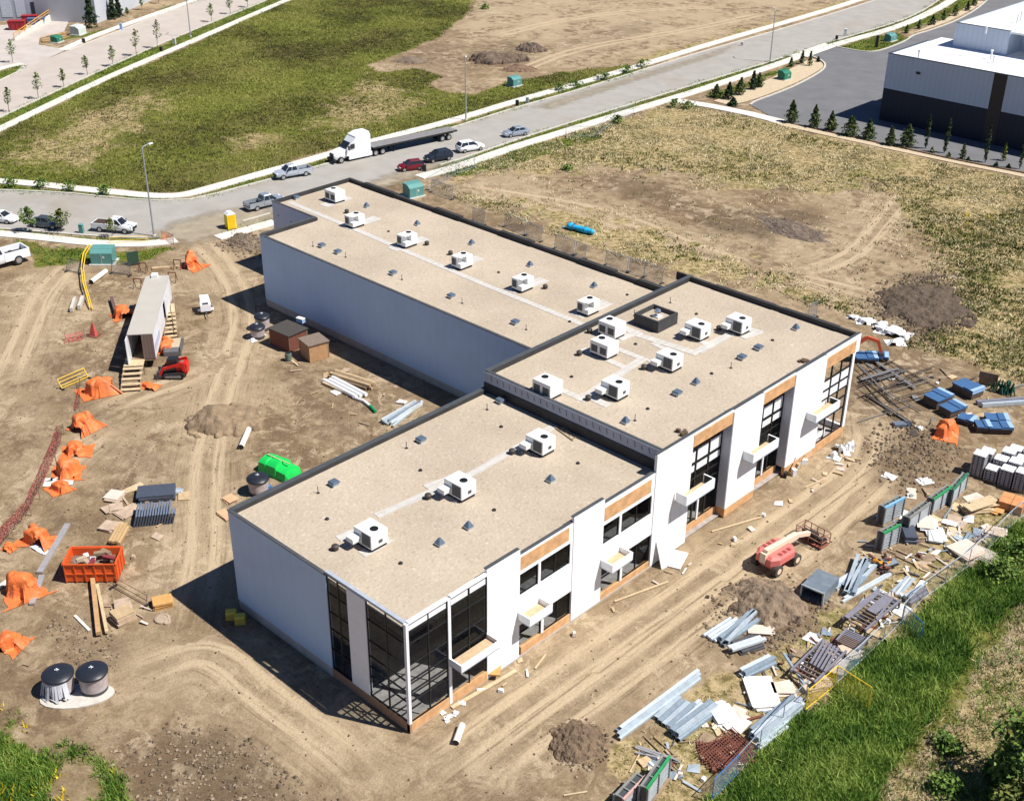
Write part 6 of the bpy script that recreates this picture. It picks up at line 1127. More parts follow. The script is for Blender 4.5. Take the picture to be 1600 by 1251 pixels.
LUM = [((960, 940), (1044, 909), .16, 'long yellow board on the dirt below the second canopy'), ((1112, 831), (1190, 808), .16, 'long yellow board lying near the third bay of the tall block'), ((706, 1106), (806, 1048), .3, 'long yellow board leaning at the wall foot under the corner canopy'), ((836, 1045), (853, 1022), .14, 'short yellow board below the second door'), ((1258, 762), (1290, 748), .1, 'thin pale stick on the dirt by the bulk bags'), ((984, 1207), (1000, 1177), .1, 'pale stick pair by the bottom crates'), ((1006, 1150), (1060, 1204), .1, 'long thin stick crossing the aluminium strips'), ((1022, 1152), (1056, 1182), .08, 'shorter thin stick right of the crossing one'), ((990, 1166), (1042, 1200), .1, 'thin stick under the aluminium strips'), ((881, 1243), (918, 1237), .1, 'lone pale stick at the bottom edge'), ((1120, 1192), (1168, 1194), .22, 'short white board on the rusty mesh'), ((1060, 1160), (1100, 1158), .08, 'thin stick below the channel bundles'), ((1384, 935), (1420, 902), .12, 'yellow board on pale rails near the fence'), ((1432, 720 - 52), (1446, 672), .1, 'short yellow stub beside the lone orange tarpaulin'), ((1440, 905), (1490, 880), .3, 'wide weathered plank beyond the tool pile'), ((1400, 868), (1480, 905), .25, 'long brown plank running down from the green crate'), ((1402, 860), (1470, 890), .2, 'second brown plank from the green crate, upper one'), ((1508, 880), (1535, 862), .12, 'pale stick on the cardboard near the right'), ((60, 1020), (40, 1040), .5, 'pinkish board on the dirt below the left tarpaulin'), ((140, 985), (117, 962), .2, 'white bracket scrap left of the leaning boards')]
for A, B, w_, lb in LUM: stick(A, B, w_, .07, pvc if 'white' in lb else lumber if 'yellow' in lb or 'pale' in lb else wdk, lb, 'loose_board', 'board', 'loose boards', .06)
stick((62, 856 + 40), (106, 820), .5, .18, mat('grey aluminium gutter', (.40, .38, .38), .5, .3, var=.12), 'long grey gutter strip left of the dumpster, upper one', 'gutter_strip', 'gutter strip', 'gutter strips', .1); stick((50, 945), (66, 900), .45, .16, mat('grey aluminium gutter', (.4, .38, .38), .5, .3), 'long grey gutter strip left of the dumpster, lower one', 'gutter_strip', 'gutter strip', 'gutter strips', .1); stick((-10, 925), (20, 903), .3, .2, pvc, 'cream board at the left edge behind the tall orange tarpaulin', 'loose_board', 'board', 'loose boards', .1)
stick((155, 995), (146, 910), .35, .3, mat('orange timber beam', (.45, .27, .13), .8, var=.15), 'thick timber beam leaning below the dumpster, left one', 'timber_beam', 'timber beam', 'timber beams', .35); stick((168, 992), (153, 918), .25, .2, lumber, 'thin timber beam leaning below the dumpster, right one', 'timber_beam', 'timber beam', 'timber beams', .3)
for A, B, r_, lb in (((143, 444), (166, 427), .3, 'white pipe lying near the teal transformer'), ((377, 702), (389, 674), .27, 'cream pipe lying right of the smooth soil mound'), ((712, 1164), (722, 1136), .24, 'white pipe in front of the corner glazing')):
    a, b = P(*A), P(*B); d = b - a; q = (a + b) / 2; t = thing('plastic_pipe', lb, 'pipe', (q.x, q.y, r_), math.atan2(d.y, d.x), 'white plastic pipes'); L_ = d.length / 2; o = MB(); o.tube((-L_, 0, 0), (L_, 0, 0), r_, n=14, cap=False); o.build('barrel', pvc, t, smooth=True); o = MB(); o.tube((-L_, 0, 0), (-L_ + .02, 0, 0), r_ * .92, n=14); o.build('bore', dkpl, t)
# board piles
def boards(px, w, d, n, m, lb, rot, jit=.16, th=.06): return stack(px, (0, 0), (1, 0), w, d, n, th, m, lb, 'board_pile', 'board pile', jit, 'board piles', rot=rot, piece='sheet')
wb = mat('white board', (.78, .75, .72), .8, var=.05); bl = [board, mat('tan gypsum board', (.55, .43, .33), .9, var=.1)]
boards((1130, 1120), 2.0, 1.5, 6, [wb], 'crumpled white boards at the end of the channel bundle', R(110)); boards((1190, 1085), 2.9, 1.9, 6, [wb], 'large white board pile in the middle of the yard', R(95), .08); boards((1155, 1130), 1.6, 1.0, 3, [wb, board], 'striped white boards beside the crumpled ones', R(50)); boards((1220, 1078), 1.2, 1.8, 4, [board], 'pinkish board lying on the large white pile edge', R(95)); boards((1275, 1072), 1.9, 1.2, 6, bl, 'pale torn boards at the foot of the slanting rack', R(10)); boards((1305, 1042), 1.7, 1.2, 7, bl, 'pale boards beside the fence with a rusty coil', R(60)); boards((1328, 1022), 1.2, 1.1, 8, bl, 'pale boxy board pile nearest the fence middle', R(20)); boards((1192, 985), 1.8, 1.0, 3, bl, 'peach boards right of the messy beam pile', R(-10)); boards((1448, 820), 2.0, 1.5, 7, [board, foam], 'peach and white boards beside the grey crate', R(80)); boards((1462, 838), 1.9, 1.2, 6, [foam], 'white foam boards in front of the peach ones', R(75)); boards((1480, 817), 1.3, .7, 3, [foam], 'white foam plank beyond the peach boards', R(-25)); boards((1420, 840), 1.8, 1.1, 6, [sl2, sl], 'dark slate boards beside the low grey crate', R(85), .04, .12)
boards((1512, 862), 2.3, 1.8, 7, bl, 'tan cardboard sheets near the right fence, left half', R(30)); boards((1540, 870), 1.5, 1.7, 5, [mat('grey tan board', (.42, .37, .32), .9, var=.1)], 'grey tan sheets near the right fence, right half', R(35)); boards((1556, 832), 1.2, 1.7, 4, bl, 'pale folded sheet beside the fence posts at the right', R(60)); boards((1530, 795), 2.6, 1.0, 8, [lumber], 'yellow lumber scraps left of the orange bricks', R(15), .25, .09); boards((1555, 800), 1.0, .8, 4, [mat('orange brown scraps', (.55, .28, .1), .8)], 'orange brown scraps beside the yellow lumber', R(40), .3)
bundle((1500, 860), (1516, 836), 2, .12, [lgd], 'bluish rail pair leaning on the tan cardboard', rows=1); bundle((1516, 842), (1545, 838), 2, .09, [mauve], 'grey sticks above the tan cardboard', rows=1, jit=.5)
boards((180, 776), 1.6, 1.3, 4, [card, board], 'leaning brown cardboard left of the dark panels', R(80)); boards((178, 795), 1.2, 1.2, 4, [card], 'crumpled cardboard below the leaning sheet', R(30), .3); boards((176, 822), 1.3, 1.1, 4, [card], 'crumpled cardboard just above the dumpster', R(60), .3); boards((201, 800), 1.9, 1.6, 3, [card], 'flat open cardboard tray beside the dark panels', R(48), .05); boards((204, 766), 1.9, .7, 3, [lumber], 'tan boards behind the cardboard tray', R(42)); bundle((180, 852), (196, 823), 6, .12, [mat('orange lumber', (.48, .32, .16), .8, var=.15)], 'orange lumber stack touching the dumpster corner', 'lumber_stack', 'lumber stack', 2, piece='plank')
boards((255, 944), 1.5, 1.2, 6, [mat('orange plywood', (.55, .30, .10), .8, var=.15)], 'square orange plywood stack beside the wall shadow', R(20), .06, .09); stack((194, 968), (180, 978), (206, 966), 1.6, 1.3, 5, .17, [wood, card], 'timber pallets stacked below the dumpster', 'pallet_stack', 'pallet stack', .05, piece='pallet'); stack((190, 950), (180, 955), (200, 950), 1.2, 1.1, 3, .15, [card], 'cardboard boxes on the far side of the pallets', 'box_stack', 'cardboard boxes', .2, piece='box')
boards((360, 780), 1.0, 1.2, 3, [mat('orange tan plywood', (.56, .35, .20), .8)], 'orange plywood sheets leaning by the front block west wall, upper', R(45), .1); boards((353, 806), .9, 1.5, 3, [mat('orange tan plywood', (.56, .35, .20), .8)], 'orange plywood sheets by the front block west wall, lower', R(45), .1)
bundle((518, 588), (580, 608), 6, .16, [wdk, wood], 'long timber pile parallel to the warehouse wall', 'lumber_stack', 'lumber stack', 2, piece='plank'); bundle((508, 596), (556, 618), 4, .13, [lumber], 'yellow timber strips beside the long pile', 'lumber_stack', 'lumber stack', 1, jit=.3, piece='plank'); bundle((512, 594), (566, 622), 3, .22, [foam], 'white wrapped rolls in front of the timber pile', 'wrapped_roll', 'wrapped rolls', 1, 'tube', piece='roll')
q0 = [P(*a) for a in ((552, 622), (568, 628), (578, 636), (587, 645))]; o = MB(); o.path([(p.x, p.y, .15) for p in q0[:3]], .16, 8); o.path([(p.x, p.y, .15) for p in q0[2:]], .16, 8, 1); tag(o.build('pipe_hose', [foam, mat('green pipe end', (.01, .25, .10), .5)]), 'bent white pipe with green end by the stud pile', 'pipe')
# rusty mesh and tool pile
q = P(1135, 1178); t = thing('rusty_mesh', 'pile of rusty brown wire mesh beside the fence', 'wire mesh', (q.x, q.y, 0), R(60))
for i in range(4): o = MB(); [o.bar((-1.6 + .2 * k, -1.1, .05 + .07 * i + .1 * math.sin(k)), (-1.6 + .2 * k + .3 * i - .4, 1.1, .08 + .07 * i), .05) for k in range(17)]; [o.bar((-1.7, -1.1 + .22 * k, .07 + .07 * i), (1.6, -1.1 + .22 * k + .1, .08 + .07 * i), .05) for k in range(11)]; ob = o.build('mesh_sheet', rust, t); ob.rotation_euler[2] = .3 * i - .4
q = P(1384, 886); t = thing('tool_pile', 'dark heap of tools and cables with one orange piece by the studs', 'tool pile', (q.x, q.y, 0), .4)
for i in range(22): o = MB(); m_ = [dkpl, rust, dsteel, mat('orange tool', (.6, .25, .02), .6), dkpl][i % 5]; x, y = random.gauss(0, .75), random.gauss(0, .55); o.bar((x, y, .1 + .2 * random.random()), (x + random.uniform(-.6, .6), y + random.uniform(-.6, .6), .1 + .4 * random.random()), random.uniform(.08, .3), random.uniform(.06, .2)); o.build('tool', m_, t)
for i, (px, m_) in enumerate((((254, 967), card), ((261, 972), pad_m))): q = P(*px); o = MB(); o.lathe([(.62 - .3 * i, -.02), (.6 - .3 * i, .12), (.4 - .25 * i, .16), (.36 - .25 * i, .1), (0, .1)], 16); tag(o.build('manhole_ring', mat('dusty concrete ring', (.36, .28, .2), .9), loc=(q.x, q.y, 0)), ['dusty round manhole ring near the orange plywood', 'small round cap right of the manhole ring'][i], 'manhole')
# foam panel leaning at the wall and white scraps
q = P(1040, 880); t = thing('insulation_board', 'white foam panels leaning on the wall near the tall block joint', 'foam panel', (q.x, q.y, 0), R(90)); o = MB(); o.add([(-.9, -.3, 0), (1.0, -.5, 0), (1.0, .45, 1.9), (-.8, .5, 2.3), (-.9, -.22, 0), (1.0, -.42, 0), (1.0, .53, 1.9), (-.8, .58, 2.3)], [(0, 1, 2, 3), (7, 6, 5, 4), (0, 4, 5, 1), (1, 5, 6, 2), (2, 6, 7, 3), (3, 7, 4, 0)]); o.build('sheet', foam, t)
o = MB(); o.box(-.2, 2.2, -1.0, .3, 0, .12, rz=.35); o.build('sheet', wb, t)
for i, px in enumerate(((690, 1112), (700, 1120), (711, 1115), (698, 1125), (722, 1098))): tarp(px, .3, .25, .18, i, 'small white scrap scattered at the wall foot under the corner canopy', 120 + i, foam, nm='white_scrap', cat='scrap', grp='white scraps by the corner')
stick((772, 1063), (776, 1040), .8, .12, mat('orange board', (.5, .26, .09), .8), 'orange plywood board leaning at the wall beside the corner glazing', 'plywood_board', 'board', None, .5)
for i, px in enumerate(((1232, 735), (1240, 742), (1227, 745), (1246, 730), (1256, 724))): q = P(*px); o = MB(); o.cbox(0, 0, -.02, random.uniform(.3, .7), random.uniform(.2, .5), random.uniform(.3, .7), 0, i); o.bar((0, 0, 0), (.3, .5, 1.3), .07); tag(o.build('wall_scrap', [wood, foam, dkpl][i % 3], loc=(q.x, q.y, 0)), 'small tools and offcuts piled along the pilaster base of the tall block', 'scrap', 'scrap along the tall facade')
# green net and rope
t = thing('rope_net', 'heap of dark green net with upright frame near the blue bundles', 'net', (*P(1565, 612).xy, 0), R(10)); gn_ = mat('dark green net', (.02, .10, .06), .8, var=.3)
for k in range(26): o = MB(); x = random.uniform(-1.4, 1.4); o.path([(x, random.uniform(-.7, .7), .02), (x + random.uniform(-.3, .3), random.uniform(-.4, .4), random.uniform(.6, 1.5)), (x + random.uniform(-.6, .6), random.uniform(-.8, .8), .05)], .06, 5); o.build('strand', gn_, t)
t = thing('brown_crate', 'open brown timber crate left of the green net', 'crate', (*P(1541, 606).xy, 0), R(15)); o = MB(); o.box(-1, .9, .5, .6, 0, 1.5); o.box(-1, -.9, -.5, .5, 0, .8); o.build('side', wdk, t); o = MB(); o.box(-1.05, .95, -.55, .62, -.02, .1); o.build('base', wdk, t)

# ================================================================== FENCES
wire = mesh_mat('thin grey wire', (.35, .38, .38), .8, 36); wire_b = mesh_mat('blue grey wire', (.20, .33, .42), .6, 36); redmesh = mesh_mat('faded red snow fence', (.36, .07, .055), .5, 7); wire_d = mesh_mat('dark grey wire', (.16, .18, .21), .62, 42)
def panel(A, B, h, frame_m, fill_m, lb, nm='fence_panel', grp='temporary fence panels', lean=0.0, r=.035, cat='fence panel', rails=1):
    a, b = P(*A), P(*B); d = b - a; L_ = d.length; t = thing(nm, lb, cat, (a.x, a.y, 0), math.atan2(d.y, d.x), grp); ly = lean * h; hz = h * math.sqrt(max(.02, 1 - lean ** 2))
    o = MB(); o.tube((0, 0, .1), (0, ly, hz), r, n=6); o.tube((L_, 0, .1), (L_, ly, hz), r, n=6); o.tube((0, ly, hz), (L_, ly, hz), r, n=6); o.tube((0, 0, .12), (L_, 0, .12), r, n=6)
    for k in range(1, rails): o.tube((0, ly * k / rails, hz * k / rails), (L_, ly * k / rails, hz * k / rails), r * .8, n=5)
    o.build('frame', frame_m, t)
    if fill_m: o = MB(); o.add([(0, 0, .12), (L_, 0, .12), (L_, ly, hz), (0, ly, hz)], [(0, 1, 2, 3)]); o.build('infill', fill_m, t)
    o = MB(); o.box(-.1, .1, -.35, .35, -.02, .08); o.box(L_ - .1, L_ + .1, -.35, .35, -.02, .08); o.build('foot', dkpl, t); return t
fp = [(1112, 1251), (1150, 1212), (1186, 1172), (1222, 1131), (1258, 1094)]
for i in range(4): panel(fp[i], fp[i + 1], 1.9, lgd if i else mat('blue fence frame', (.04, .16, .36), .5), wire_b if i < 1 else wire, ['blue fence panel at the bottom edge beside the grass', 'wire fence panel second from the bottom edge', 'wire fence panel at the bend of the fence', 'wire fence panel just below the yellow one'][i])
panel((1258, 1110), (1304, 1072), 1.9, yellow, mesh_mat('yellow net', (.65, .42, .02), .62, 14), 'yellow framed fence panel in the line along the grass'); panel((1304, 1072), (1356, 1106), 1.9, yellow, mesh_mat('yellow net', (.65, .42, .02), .9, 14), 'yellow framed fence panel turned out into the grass')
fp = [(1304, 1070), (1342, 1036), (1380, 1000), (1410, 970), (1440, 938), (1476, 912), (1512, 886), (1546, 856), (1575, 826), (1606, 800)]
for i in range(9): panel(fp[i], fp[i + 1], 1.9, lgal, wire_b if i in (0,) else wire, ['blue grey wire fence panel right after the yellow ones', 'wire fence panel beside the pale boxy boards', 'wire fence panel level with the plated rack', 'wire fence panel with a blue offshoot beside it', 'wire fence panel by the grey primed beams', 'wire fence panel beyond the grey beams', 'wire fence panel by the grey tan sheets', 'wire fence panel near the folded sheet', 'wire fence panel at the right edge by the bricks'][i])
panel((1408, 972), (1438, 1000), 1.6, mat('blue fence frame', (.04, .16, .36), .5), wire_b, 'blue wire panel standing out in the grass')
npx = [((673, 300), (706, 312)), ((737, 345), (756, 352)), ((788, 354), (820, 367)), ((822, 368), (845, 378)), ((866, 388), (896, 398)), ((898, 399), (914, 405)), ((945, 414), (980, 425)), ((982, 426), (1005, 433)), ((1006, 433), (1034, 443)), ((668, 297), (712, 272)), ((714, 272), (742, 262)), ((1262, 500), (1275, 494))]
for i, (A, B) in enumerate(npx): panel(A, B, 1.9, lgd, wire_d if i not in (9, 10) else wire, ['first', 'second', 'third', 'fourth', 'fifth', 'sixth', 'seventh', 'eighth', 'ninth'][i] + ' grey wire panel from the street behind the warehouse roof' if i < 9 else ['grey wire panel by the teal transformer behind the warehouse', 'grey wire panel nearest the dark red hatchback', 'lone wire panel behind the tall roof edge'][i - 9], lean=.15 if i < 9 else 0)
for i, (A, B) in enumerate((((884, 214), (930, 214)), ((932, 212), (960, 190)), ((960, 190), (990, 178)))): panel(A, B, 1.8, lampm, wire, ['wire panel standing in the weeds beside the road, left', 'wire panel standing in the weeds beside the road, middle', 'wire panel standing in the weeds beside the road, right'][i])
for i, (A, B) in enumerate((((174, 427), (203, 431)), ((104, 424), (126, 428)))): panel(A, B, 1.6, dsteel, wire_d, ['dark wire panel leaning in front of the teal transformer', 'dark wire panel left of the yellow pipe'][i], lean=.3)
t = thing('green_hoarding', 'dark green upright board beside the leaning wire panel', 'board', (*P(209, 413).xy, 0), 1.2); o = MB(); o.box(-.7, .7, -.08, .08, 0, 1.7); o.build('sheet', mat('dark green sheet', (.03, .07, .045), .8), t); o = MB(); o.box(-.75, .75, -.3, .3, -.02, .06); o.build('foot', dkpl, t)
# curved yellow pipe
pts = [P(*a) for a in ((139, 385), (131, 402), (128, 425), (131, 450), (137, 470), (141, 484))]; o = MB(); o.path([(p.x, p.y, .25 + .5 * math.sin(PI * i / 5)) for i, p in enumerate(pts)], .085, 7); o.path([(p.x + .35, p.y + .1, .2 + .4 * math.sin(PI * i / 5)) for i, p in enumerate(pts)], .06, 7); tag(o.build('yellow_pipe', yellow), 'long curved yellow gas pipe beside the teal transformer', 'pipe')
# snow fence
def net(ptsL, ptsR, lb, m=redmesh, hl=.15, hr=1.0, nm='snow_fence'):
    """sagging net: one edge near the ground, the other hung on stakes"""
    o = MB(); A_ = [P(*a) for a in ptsL]; B_ = [P(*a, hr) for a in ptsR]; vs = []
    for i, (p, q) in enumerate(zip(A_, B_)): vs += [p + Vector((0, 0, .03)), p.lerp(q, .35) + Vector((.05, 0, -.1 - .08 * math.sin(i * 2.1))), p.lerp(q, .7) + Vector((-.05, .05, -.08 - .1 * math.sin(i * 1.3))), q + Vector((0, 0, -.12 * (i % 2)))]
    o.add(vs, [(4 * i + k, 4 * i + 4 + k, 4 * i + 5 + k, 4 * i + 1 + k) for i in range(len(A_) - 1) for k in range(3)]); t = thing(nm, lb, 'snow fence', (0, 0, 0), 0, 'red snow fences'); o.build('netting', m, t)
    for i, q in enumerate(B_[::2]): o = MB(); o.bar((q.x, q.y, -.1), q + Vector((0, 0, .15)), .06); o.build('stake', wdk, t)
    return t
net([(88, 664), (80, 690), (69, 715), (58, 740), (46, 765), (36, 792)], [(98, 664), (95, 688), (86, 713), (74, 738), (60, 765), (46, 794)], 'long sagging red snow fence beside the orange tarpaulin row'); net([(36, 786), (22, 802), (4, 820), (-16, 838)], [(46, 790), (36, 806), (18, 826), (0, 848)], 'red snow fence piece running off the left edge'); net([(100, 537), (115, 534), (130, 531)], [(101, 521), (116, 518), (131, 516)], 'short flat piece of red snow fence left of the trailer', hr=.7)
net([(115, 640), (118, 622), (121, 606)], [(124, 636), (125, 616), (124, 592)], 'narrow red net strip left of the tall tarpaulin', hr=.8); net([(252, 376), (262, 376), (271, 381)], [(252, 361), (262, 361), (270, 367)], 'orange red barrier net by the lamp post at the entrance', mesh_mat('orange net', (.75, .22, .06), .5, 12), hr=1.3)
panel((97, 608), (138, 590), 1.1, yellow, None, 'yellow tube barrier lying left of the trailer stairs', 'tube_barrier', None, .5, .045, 'barrier', 3); panel((172, 381), (232, 378), .9, yellow, None, 'yellow rail barrier along the pale walk at the left', 'tube_barrier', None, 0, .035, 'barrier', 2)
q = P(147, 524); t = thing('folded_barrier', 'tall red folded barrier standing left of the trailer', 'barrier', (q.x, q.y, 0), .5); o = MB(); o.frus(-.45, .35, -.3, .3, 0, -.1, .1, -.05, .05, 1.5); o.build('sheet', redf, t); o = MB(); o.box(-.65, .65, -.55, .55, -.03, .05); o.build('base', rust, t)
for i, (A, B) in enumerate((((175, 470), (181, 490)), ((112, 488), (118, 470)), ((124, 484), (130, 468)))): stick(A, B, .35, .5, [mat('brown steel box', (.13, .08, .07), .7), pad_m, pad_m][i], ['brown steel cabinet left of the trailer tarpaulin', 'leaning grey block left of the yellow pipe foot, first', 'leaning grey block left of the yellow pipe foot, second'][i], 'site_block', 'block', None, .3)
stick((238, 421), (280, 418), .5, .25, wood, 'long weathered timber lying behind the trailer', 'timber_beam', 'timber beam', 'timber beams', .12)
for i, A in enumerate(((216, 450), (270, 440), (278, 420), (224, 425))): q = P(*A); t = thing('saw_horse', ['rusty trestle left of the trailer front', 'rusty trestle right of the trailer front', 'rusty trestle beside the orange cone tarpaulin', 'rusty trestle behind the trailer'][i], 'trestle', (q.x, q.y, 0), .7, 'rusty trestles'); o = MB(); o.bar((-.5, 0, 1.2), (.5, 0, 1.2), .1); [o.bar((x, 0, 1.2), (x, s * .4, 0), .07) for x in (-.45, .45) for s in (-1, 1)]; o.build('frame', rust, t)
panel((177, 917), (229, 946), .9, mat('rusty steel', (.2, .11, .08), .7), None, 'low rusty rail panel between pallets and orange plywood', 'rail_panel', None, .2, .03, 'rail', 2)

# ================================================================== SOIL HEAPS
def heap(px, rx, ry, h, rot, lb, seed, col, rough=.25, peaks=1):
    n = 84; xs = np.linspace(-1.35, 1.35, n); X_, Y_ = np.meshgrid(xs, xs); wx_ = X_ + (fbm(X_ * 1.3 + 3, Y_ * 1.3 + 3, seed) - .5) * .9; wy_ = Y_ + (fbm(X_ * 1.3 + 8, Y_ * 1.3 + 8, seed + 40) - .5) * .9; r_ = np.hypot(wx_, wy_) * (1 + .7 * (fbm(X_ * 4, Y_ * 4, seed + 60, 4) - .5))
    z = np.clip(1 - r_, 0, 1) ** (.9 if peaks == 1 else .55)
    if peaks > 1: z *= .35 + 1.3 * fbm(X_ * 1.8 + 2, Y_ * 1.8 + 2, seed + 5)
    k_ = np.clip(z * 4, 0, 1); z = z * h + k_ * h * rough * ((fbm(X_ * 2.6 + 5, Y_ * 2.6 + 5, seed + 1) - .5) * .9 + (fbm(X_ * 8 + 5, Y_ * 8 + 5, seed + 2, 3) - .5) * .55) + k_ * (np.random.default_rng(seed).uniform(-1, 1, X_.shape)) * .05 * rough
    z = np.where(r_ > .985, -.25, z - .03)
    vs = [(float(a * rx), float(b * ry), float(c)) for a, b, c in zip(X_.ravel(), Y_.ravel(), z.ravel())]; fs = [(i * n + j, i * n + j + 1, (i + 1) * n + j + 1, (i + 1) * n + j) for i in range(n - 1) for j in range(n - 1) if max(z[i, j], z[i + 1, j], z[i, j + 1], z[i + 1, j + 1]) > -.2]
    q = P(*px); o = MB(); o.add(vs, fs); ob = o.build('soil_heap', mat('soil ' + str(seed), col, .95, var=.38, scale=1.2, bump=.9, bscale=6), loc=(q.x, q.y, 0), rz=rot, smooth=rough < .3, angle=80); return tag(ob, lb, 'soil heap', 'soil heaps')
heap((347, 660), 3.8, 3.8, 1.9, .8, 'smooth tan soil mound on the track left of the front block', 1, (.245, .175, .108), .12); heap((1202, 945), 3.2, 3.0, 1.35, .5, 'dark brown soil heap beside the metal duct', 2, (.20, .145, .098), .55); heap((905, 1158), 1.9, 2.1, .95, .4, 'small dark soil heap on the bare ground below the fourth window bay', 3, (.16, .11, .07), .6); heap((775, 94), 5.6, 3.4, 2.0, .9, 'long dark soil heap on the bare field beyond the road', 4, (.14, .10, .07), .5, 2); heap((810, 108), 3.6, 2.4, 1.1, .7, 'lower brown soil heap beside the teal cabinet across the road', 5, (.18, .115, .075), .4); heap((640, 96), 3.6, 2.6, .9, .6, 'low soil heap at the grass edge of the bare field', 6, (.17, .125, .09), .4); heap((830, 78), 3.2, 2.4, 1.7, .2, 'rounded dark soil heap at the right of the long one', 7, (.15, .11, .08), .5)
heap((1440, 475), 5.6, 6.0, 0.85, .4, 'churned black soil bank beside the white plastic heaps', 8, (.10, .072, .05), 1.2, 2); heap((1235, 358), 6, 2.8, .6, -.2, 'low dark soil spread on the field behind the building', 9, (.16, .12, .09), .8); heap((385, 378), 3.4, 1.8, .7, .2, 'lumpy grey soil bank by the portable toilet', 10, (.2, .15, .105), .9)

# offcuts and scraps strewn between the stored materials
rg = random.Random(11)
def strew(poly, n, lb, grp, mats_, seed, big=1.0):
    rg = random.Random(seed); q = wp(poly); xs = [p[0] for p in q]; ys = [p[1] for p in q]; k = 0
    while k < n:
        x, y = rg.uniform(min(xs), max(xs)), rg.uniform(min(ys), max(ys))
        if sdist(np.array([x]), np.array([y]), q)[0] < 0: continue
        o = MB(); typ = rg.random(); m_ = rg.choice(mats_)
        if typ < .55: l = rg.uniform(.5, 1.9) * big; o.bar((-l / 2, 0, .05), (l / 2, 0, .05 + rg.uniform(0, .12)), rg.uniform(.07, .2), .06)
        elif typ < .85: w_, d_ = rg.uniform(.3, .9) * big, rg.uniform(.25, .7) * big; o.add([(-w_, -d_, .02), (w_, -d_ * .9, .08), (w_ * .8, d_, rg.uniform(.05, .25)), (-w_ * .9, d_ * .9, .05), (-w_, -d_, -.03), (w_, -d_ * .9, .03), (w_ * .8, d_, .02), (-w_ * .9, d_ * .9, 0)], [(0, 1, 2, 3), (7, 6, 5, 4), (0, 4, 5, 1), (1, 5, 6, 2), (2, 6, 7, 3), (3, 7, 4, 0)])
        else: o.frus(-.2, .2, -.15, .15, 0, -.15, .17, -.1, .12, rg.uniform(.12, .3))
        tag(o.build('offcut', m_, loc=(x, y, rg.uniform(0, .04)), rz=rg.uniform(0, 6.28)), lb, 'scrap', grp); k += 1
strew([(985, 1200), (1060, 1150), (1200, 1040), (1320, 960), (1420, 880), (1520, 800), (1560, 830), (1440, 930), (1300, 1060), (1180, 1165), (1110, 1240)], 170, 'small offcuts, boards and scraps strewn along the fence side storage strip', 'scraps along the fence', [wood, lumber, board, lgal, wdk, card, foam, sl, pvc, lgd, rust], 21, .85)
strew([(1340, 850), (1400, 780), (1500, 760), (1560, 800), (1540, 880), (1450, 930), (1360, 900)], 75, 'broken boards and sheet scraps between the upright crates and the fence', 'scraps by the upright crates', [board, wood, lumber, foam, card, wdk, lgd], 22, 1.15)
strew([(1350, 560), (1470, 570), (1600, 600), (1600, 660), (1440, 690), (1360, 650)], 35, 'loose sticks and offcuts among the blue bundles and steel bars', 'scraps by the blue bundles', [wood, lumber, reb, rebl, wdk, foam], 23)
strew([(150, 760), (290, 750), (290, 830), (200, 900), (260, 960), (200, 1000), (130, 980), (160, 860)], 26, 'timber and cardboard scraps around the dumpster and the dark panels', 'scraps round the dumpster', [wood, card, lumber, board, wdk], 24, .8)
strew([(640, 1130), (800, 1040), (960, 945), (1100, 860), (1280, 740), (1330, 700), (1340, 720), (1120, 870), (960, 965), (800, 1070), (660, 1150)], 34, 'small pale scraps along the foot of the white facade', 'scraps along the facade', [foam, lumber, wood, board], 25, .5)
strew([(440, 560), (560, 580), (660, 640), (600, 680), (500, 640)], 18, 'scraps of timber and wrap beside the long timber pile', 'scraps by the timber pile', [wood, lumber, foam, card], 26, .8)

# ================================================================== BACKGROUND BUILDINGS
rwhite = mat('white membrane roof', (.82, .82, .81), .6, var=.03, scale=.3); rblue = mat('pale blue grey cladding', (.46, .53, .63), .5, var=.03, scale=.3, stripe=('X', .9, .07)); rdark = mat('charcoal cladding', (.010, .016, .032), .55, var=.15, scale=.4, stripe=('X', .9, .2)); rbrown = mat('dark brown cladding', (.04, .03, .026), .6, var=.15)
bx0, by0, bh = -100.1, 198.4, 11.35
t = thing('warehouse_building', 'flat white roofed warehouse with pale upper and charcoal lower walls at the top right', 'building', (0, 0, 0))
o = MB(); o.box(bx0, -40, by0, by0 + .3, 5.55, bh); o.build('upper_wall', rblue, t); o = MB(); o.box(bx0 + .02, -40, by0 + .02, by0 + .3, -.2, 5.55); o.build('lower_wall', rdark, t)
o = MB(); o.box(bx0, bx0 + .3, by0 + .3, 212.4, 5.55, bh); o.build('upper_wall', rblue, t); o = MB(); o.box(bx0 + .02, bx0 + .3, by0 + .32, 212.4, -.2, 5.55); o.build('lower_wall', rdark, t)
o = MB(); o.box(-81.3, -79.1, by0 - .04, by0 - .002, -.1, bh + .02); o.build('brown_panel', rbrown, t)
o = MB(); o.box(bx0 + .3, -40, by0 + .3, 217, bh - .4, bh - .1); o.build('roof', rwhite, t); o = MB(); o.box(bx0 - .05, -40, by0 - .05, by0 + .28, bh, bh + .12); o.box(bx0 - .05, bx0 + .28, by0 + .28, 212.4, bh, bh + .12); o.build('coping', mat('thin dark coping', (.06, .07, .09), .5), t)
o = MB(); o.cbox(-94.2, by0 - .1, 8.9, .7, .2, .35); o.build('wall_light', dkpl, t)
o = MB(); o.box(-95, -85.4, 211.6, 211.9, bh - .1, 15.3); o.box(-95, -94.7, 211.9, 245, bh - .1, 15.3); o.box(-85.7, -85.4, 211.9, 217, bh - .1, 15.3); o.build('upper_block_wall', rblue, t)
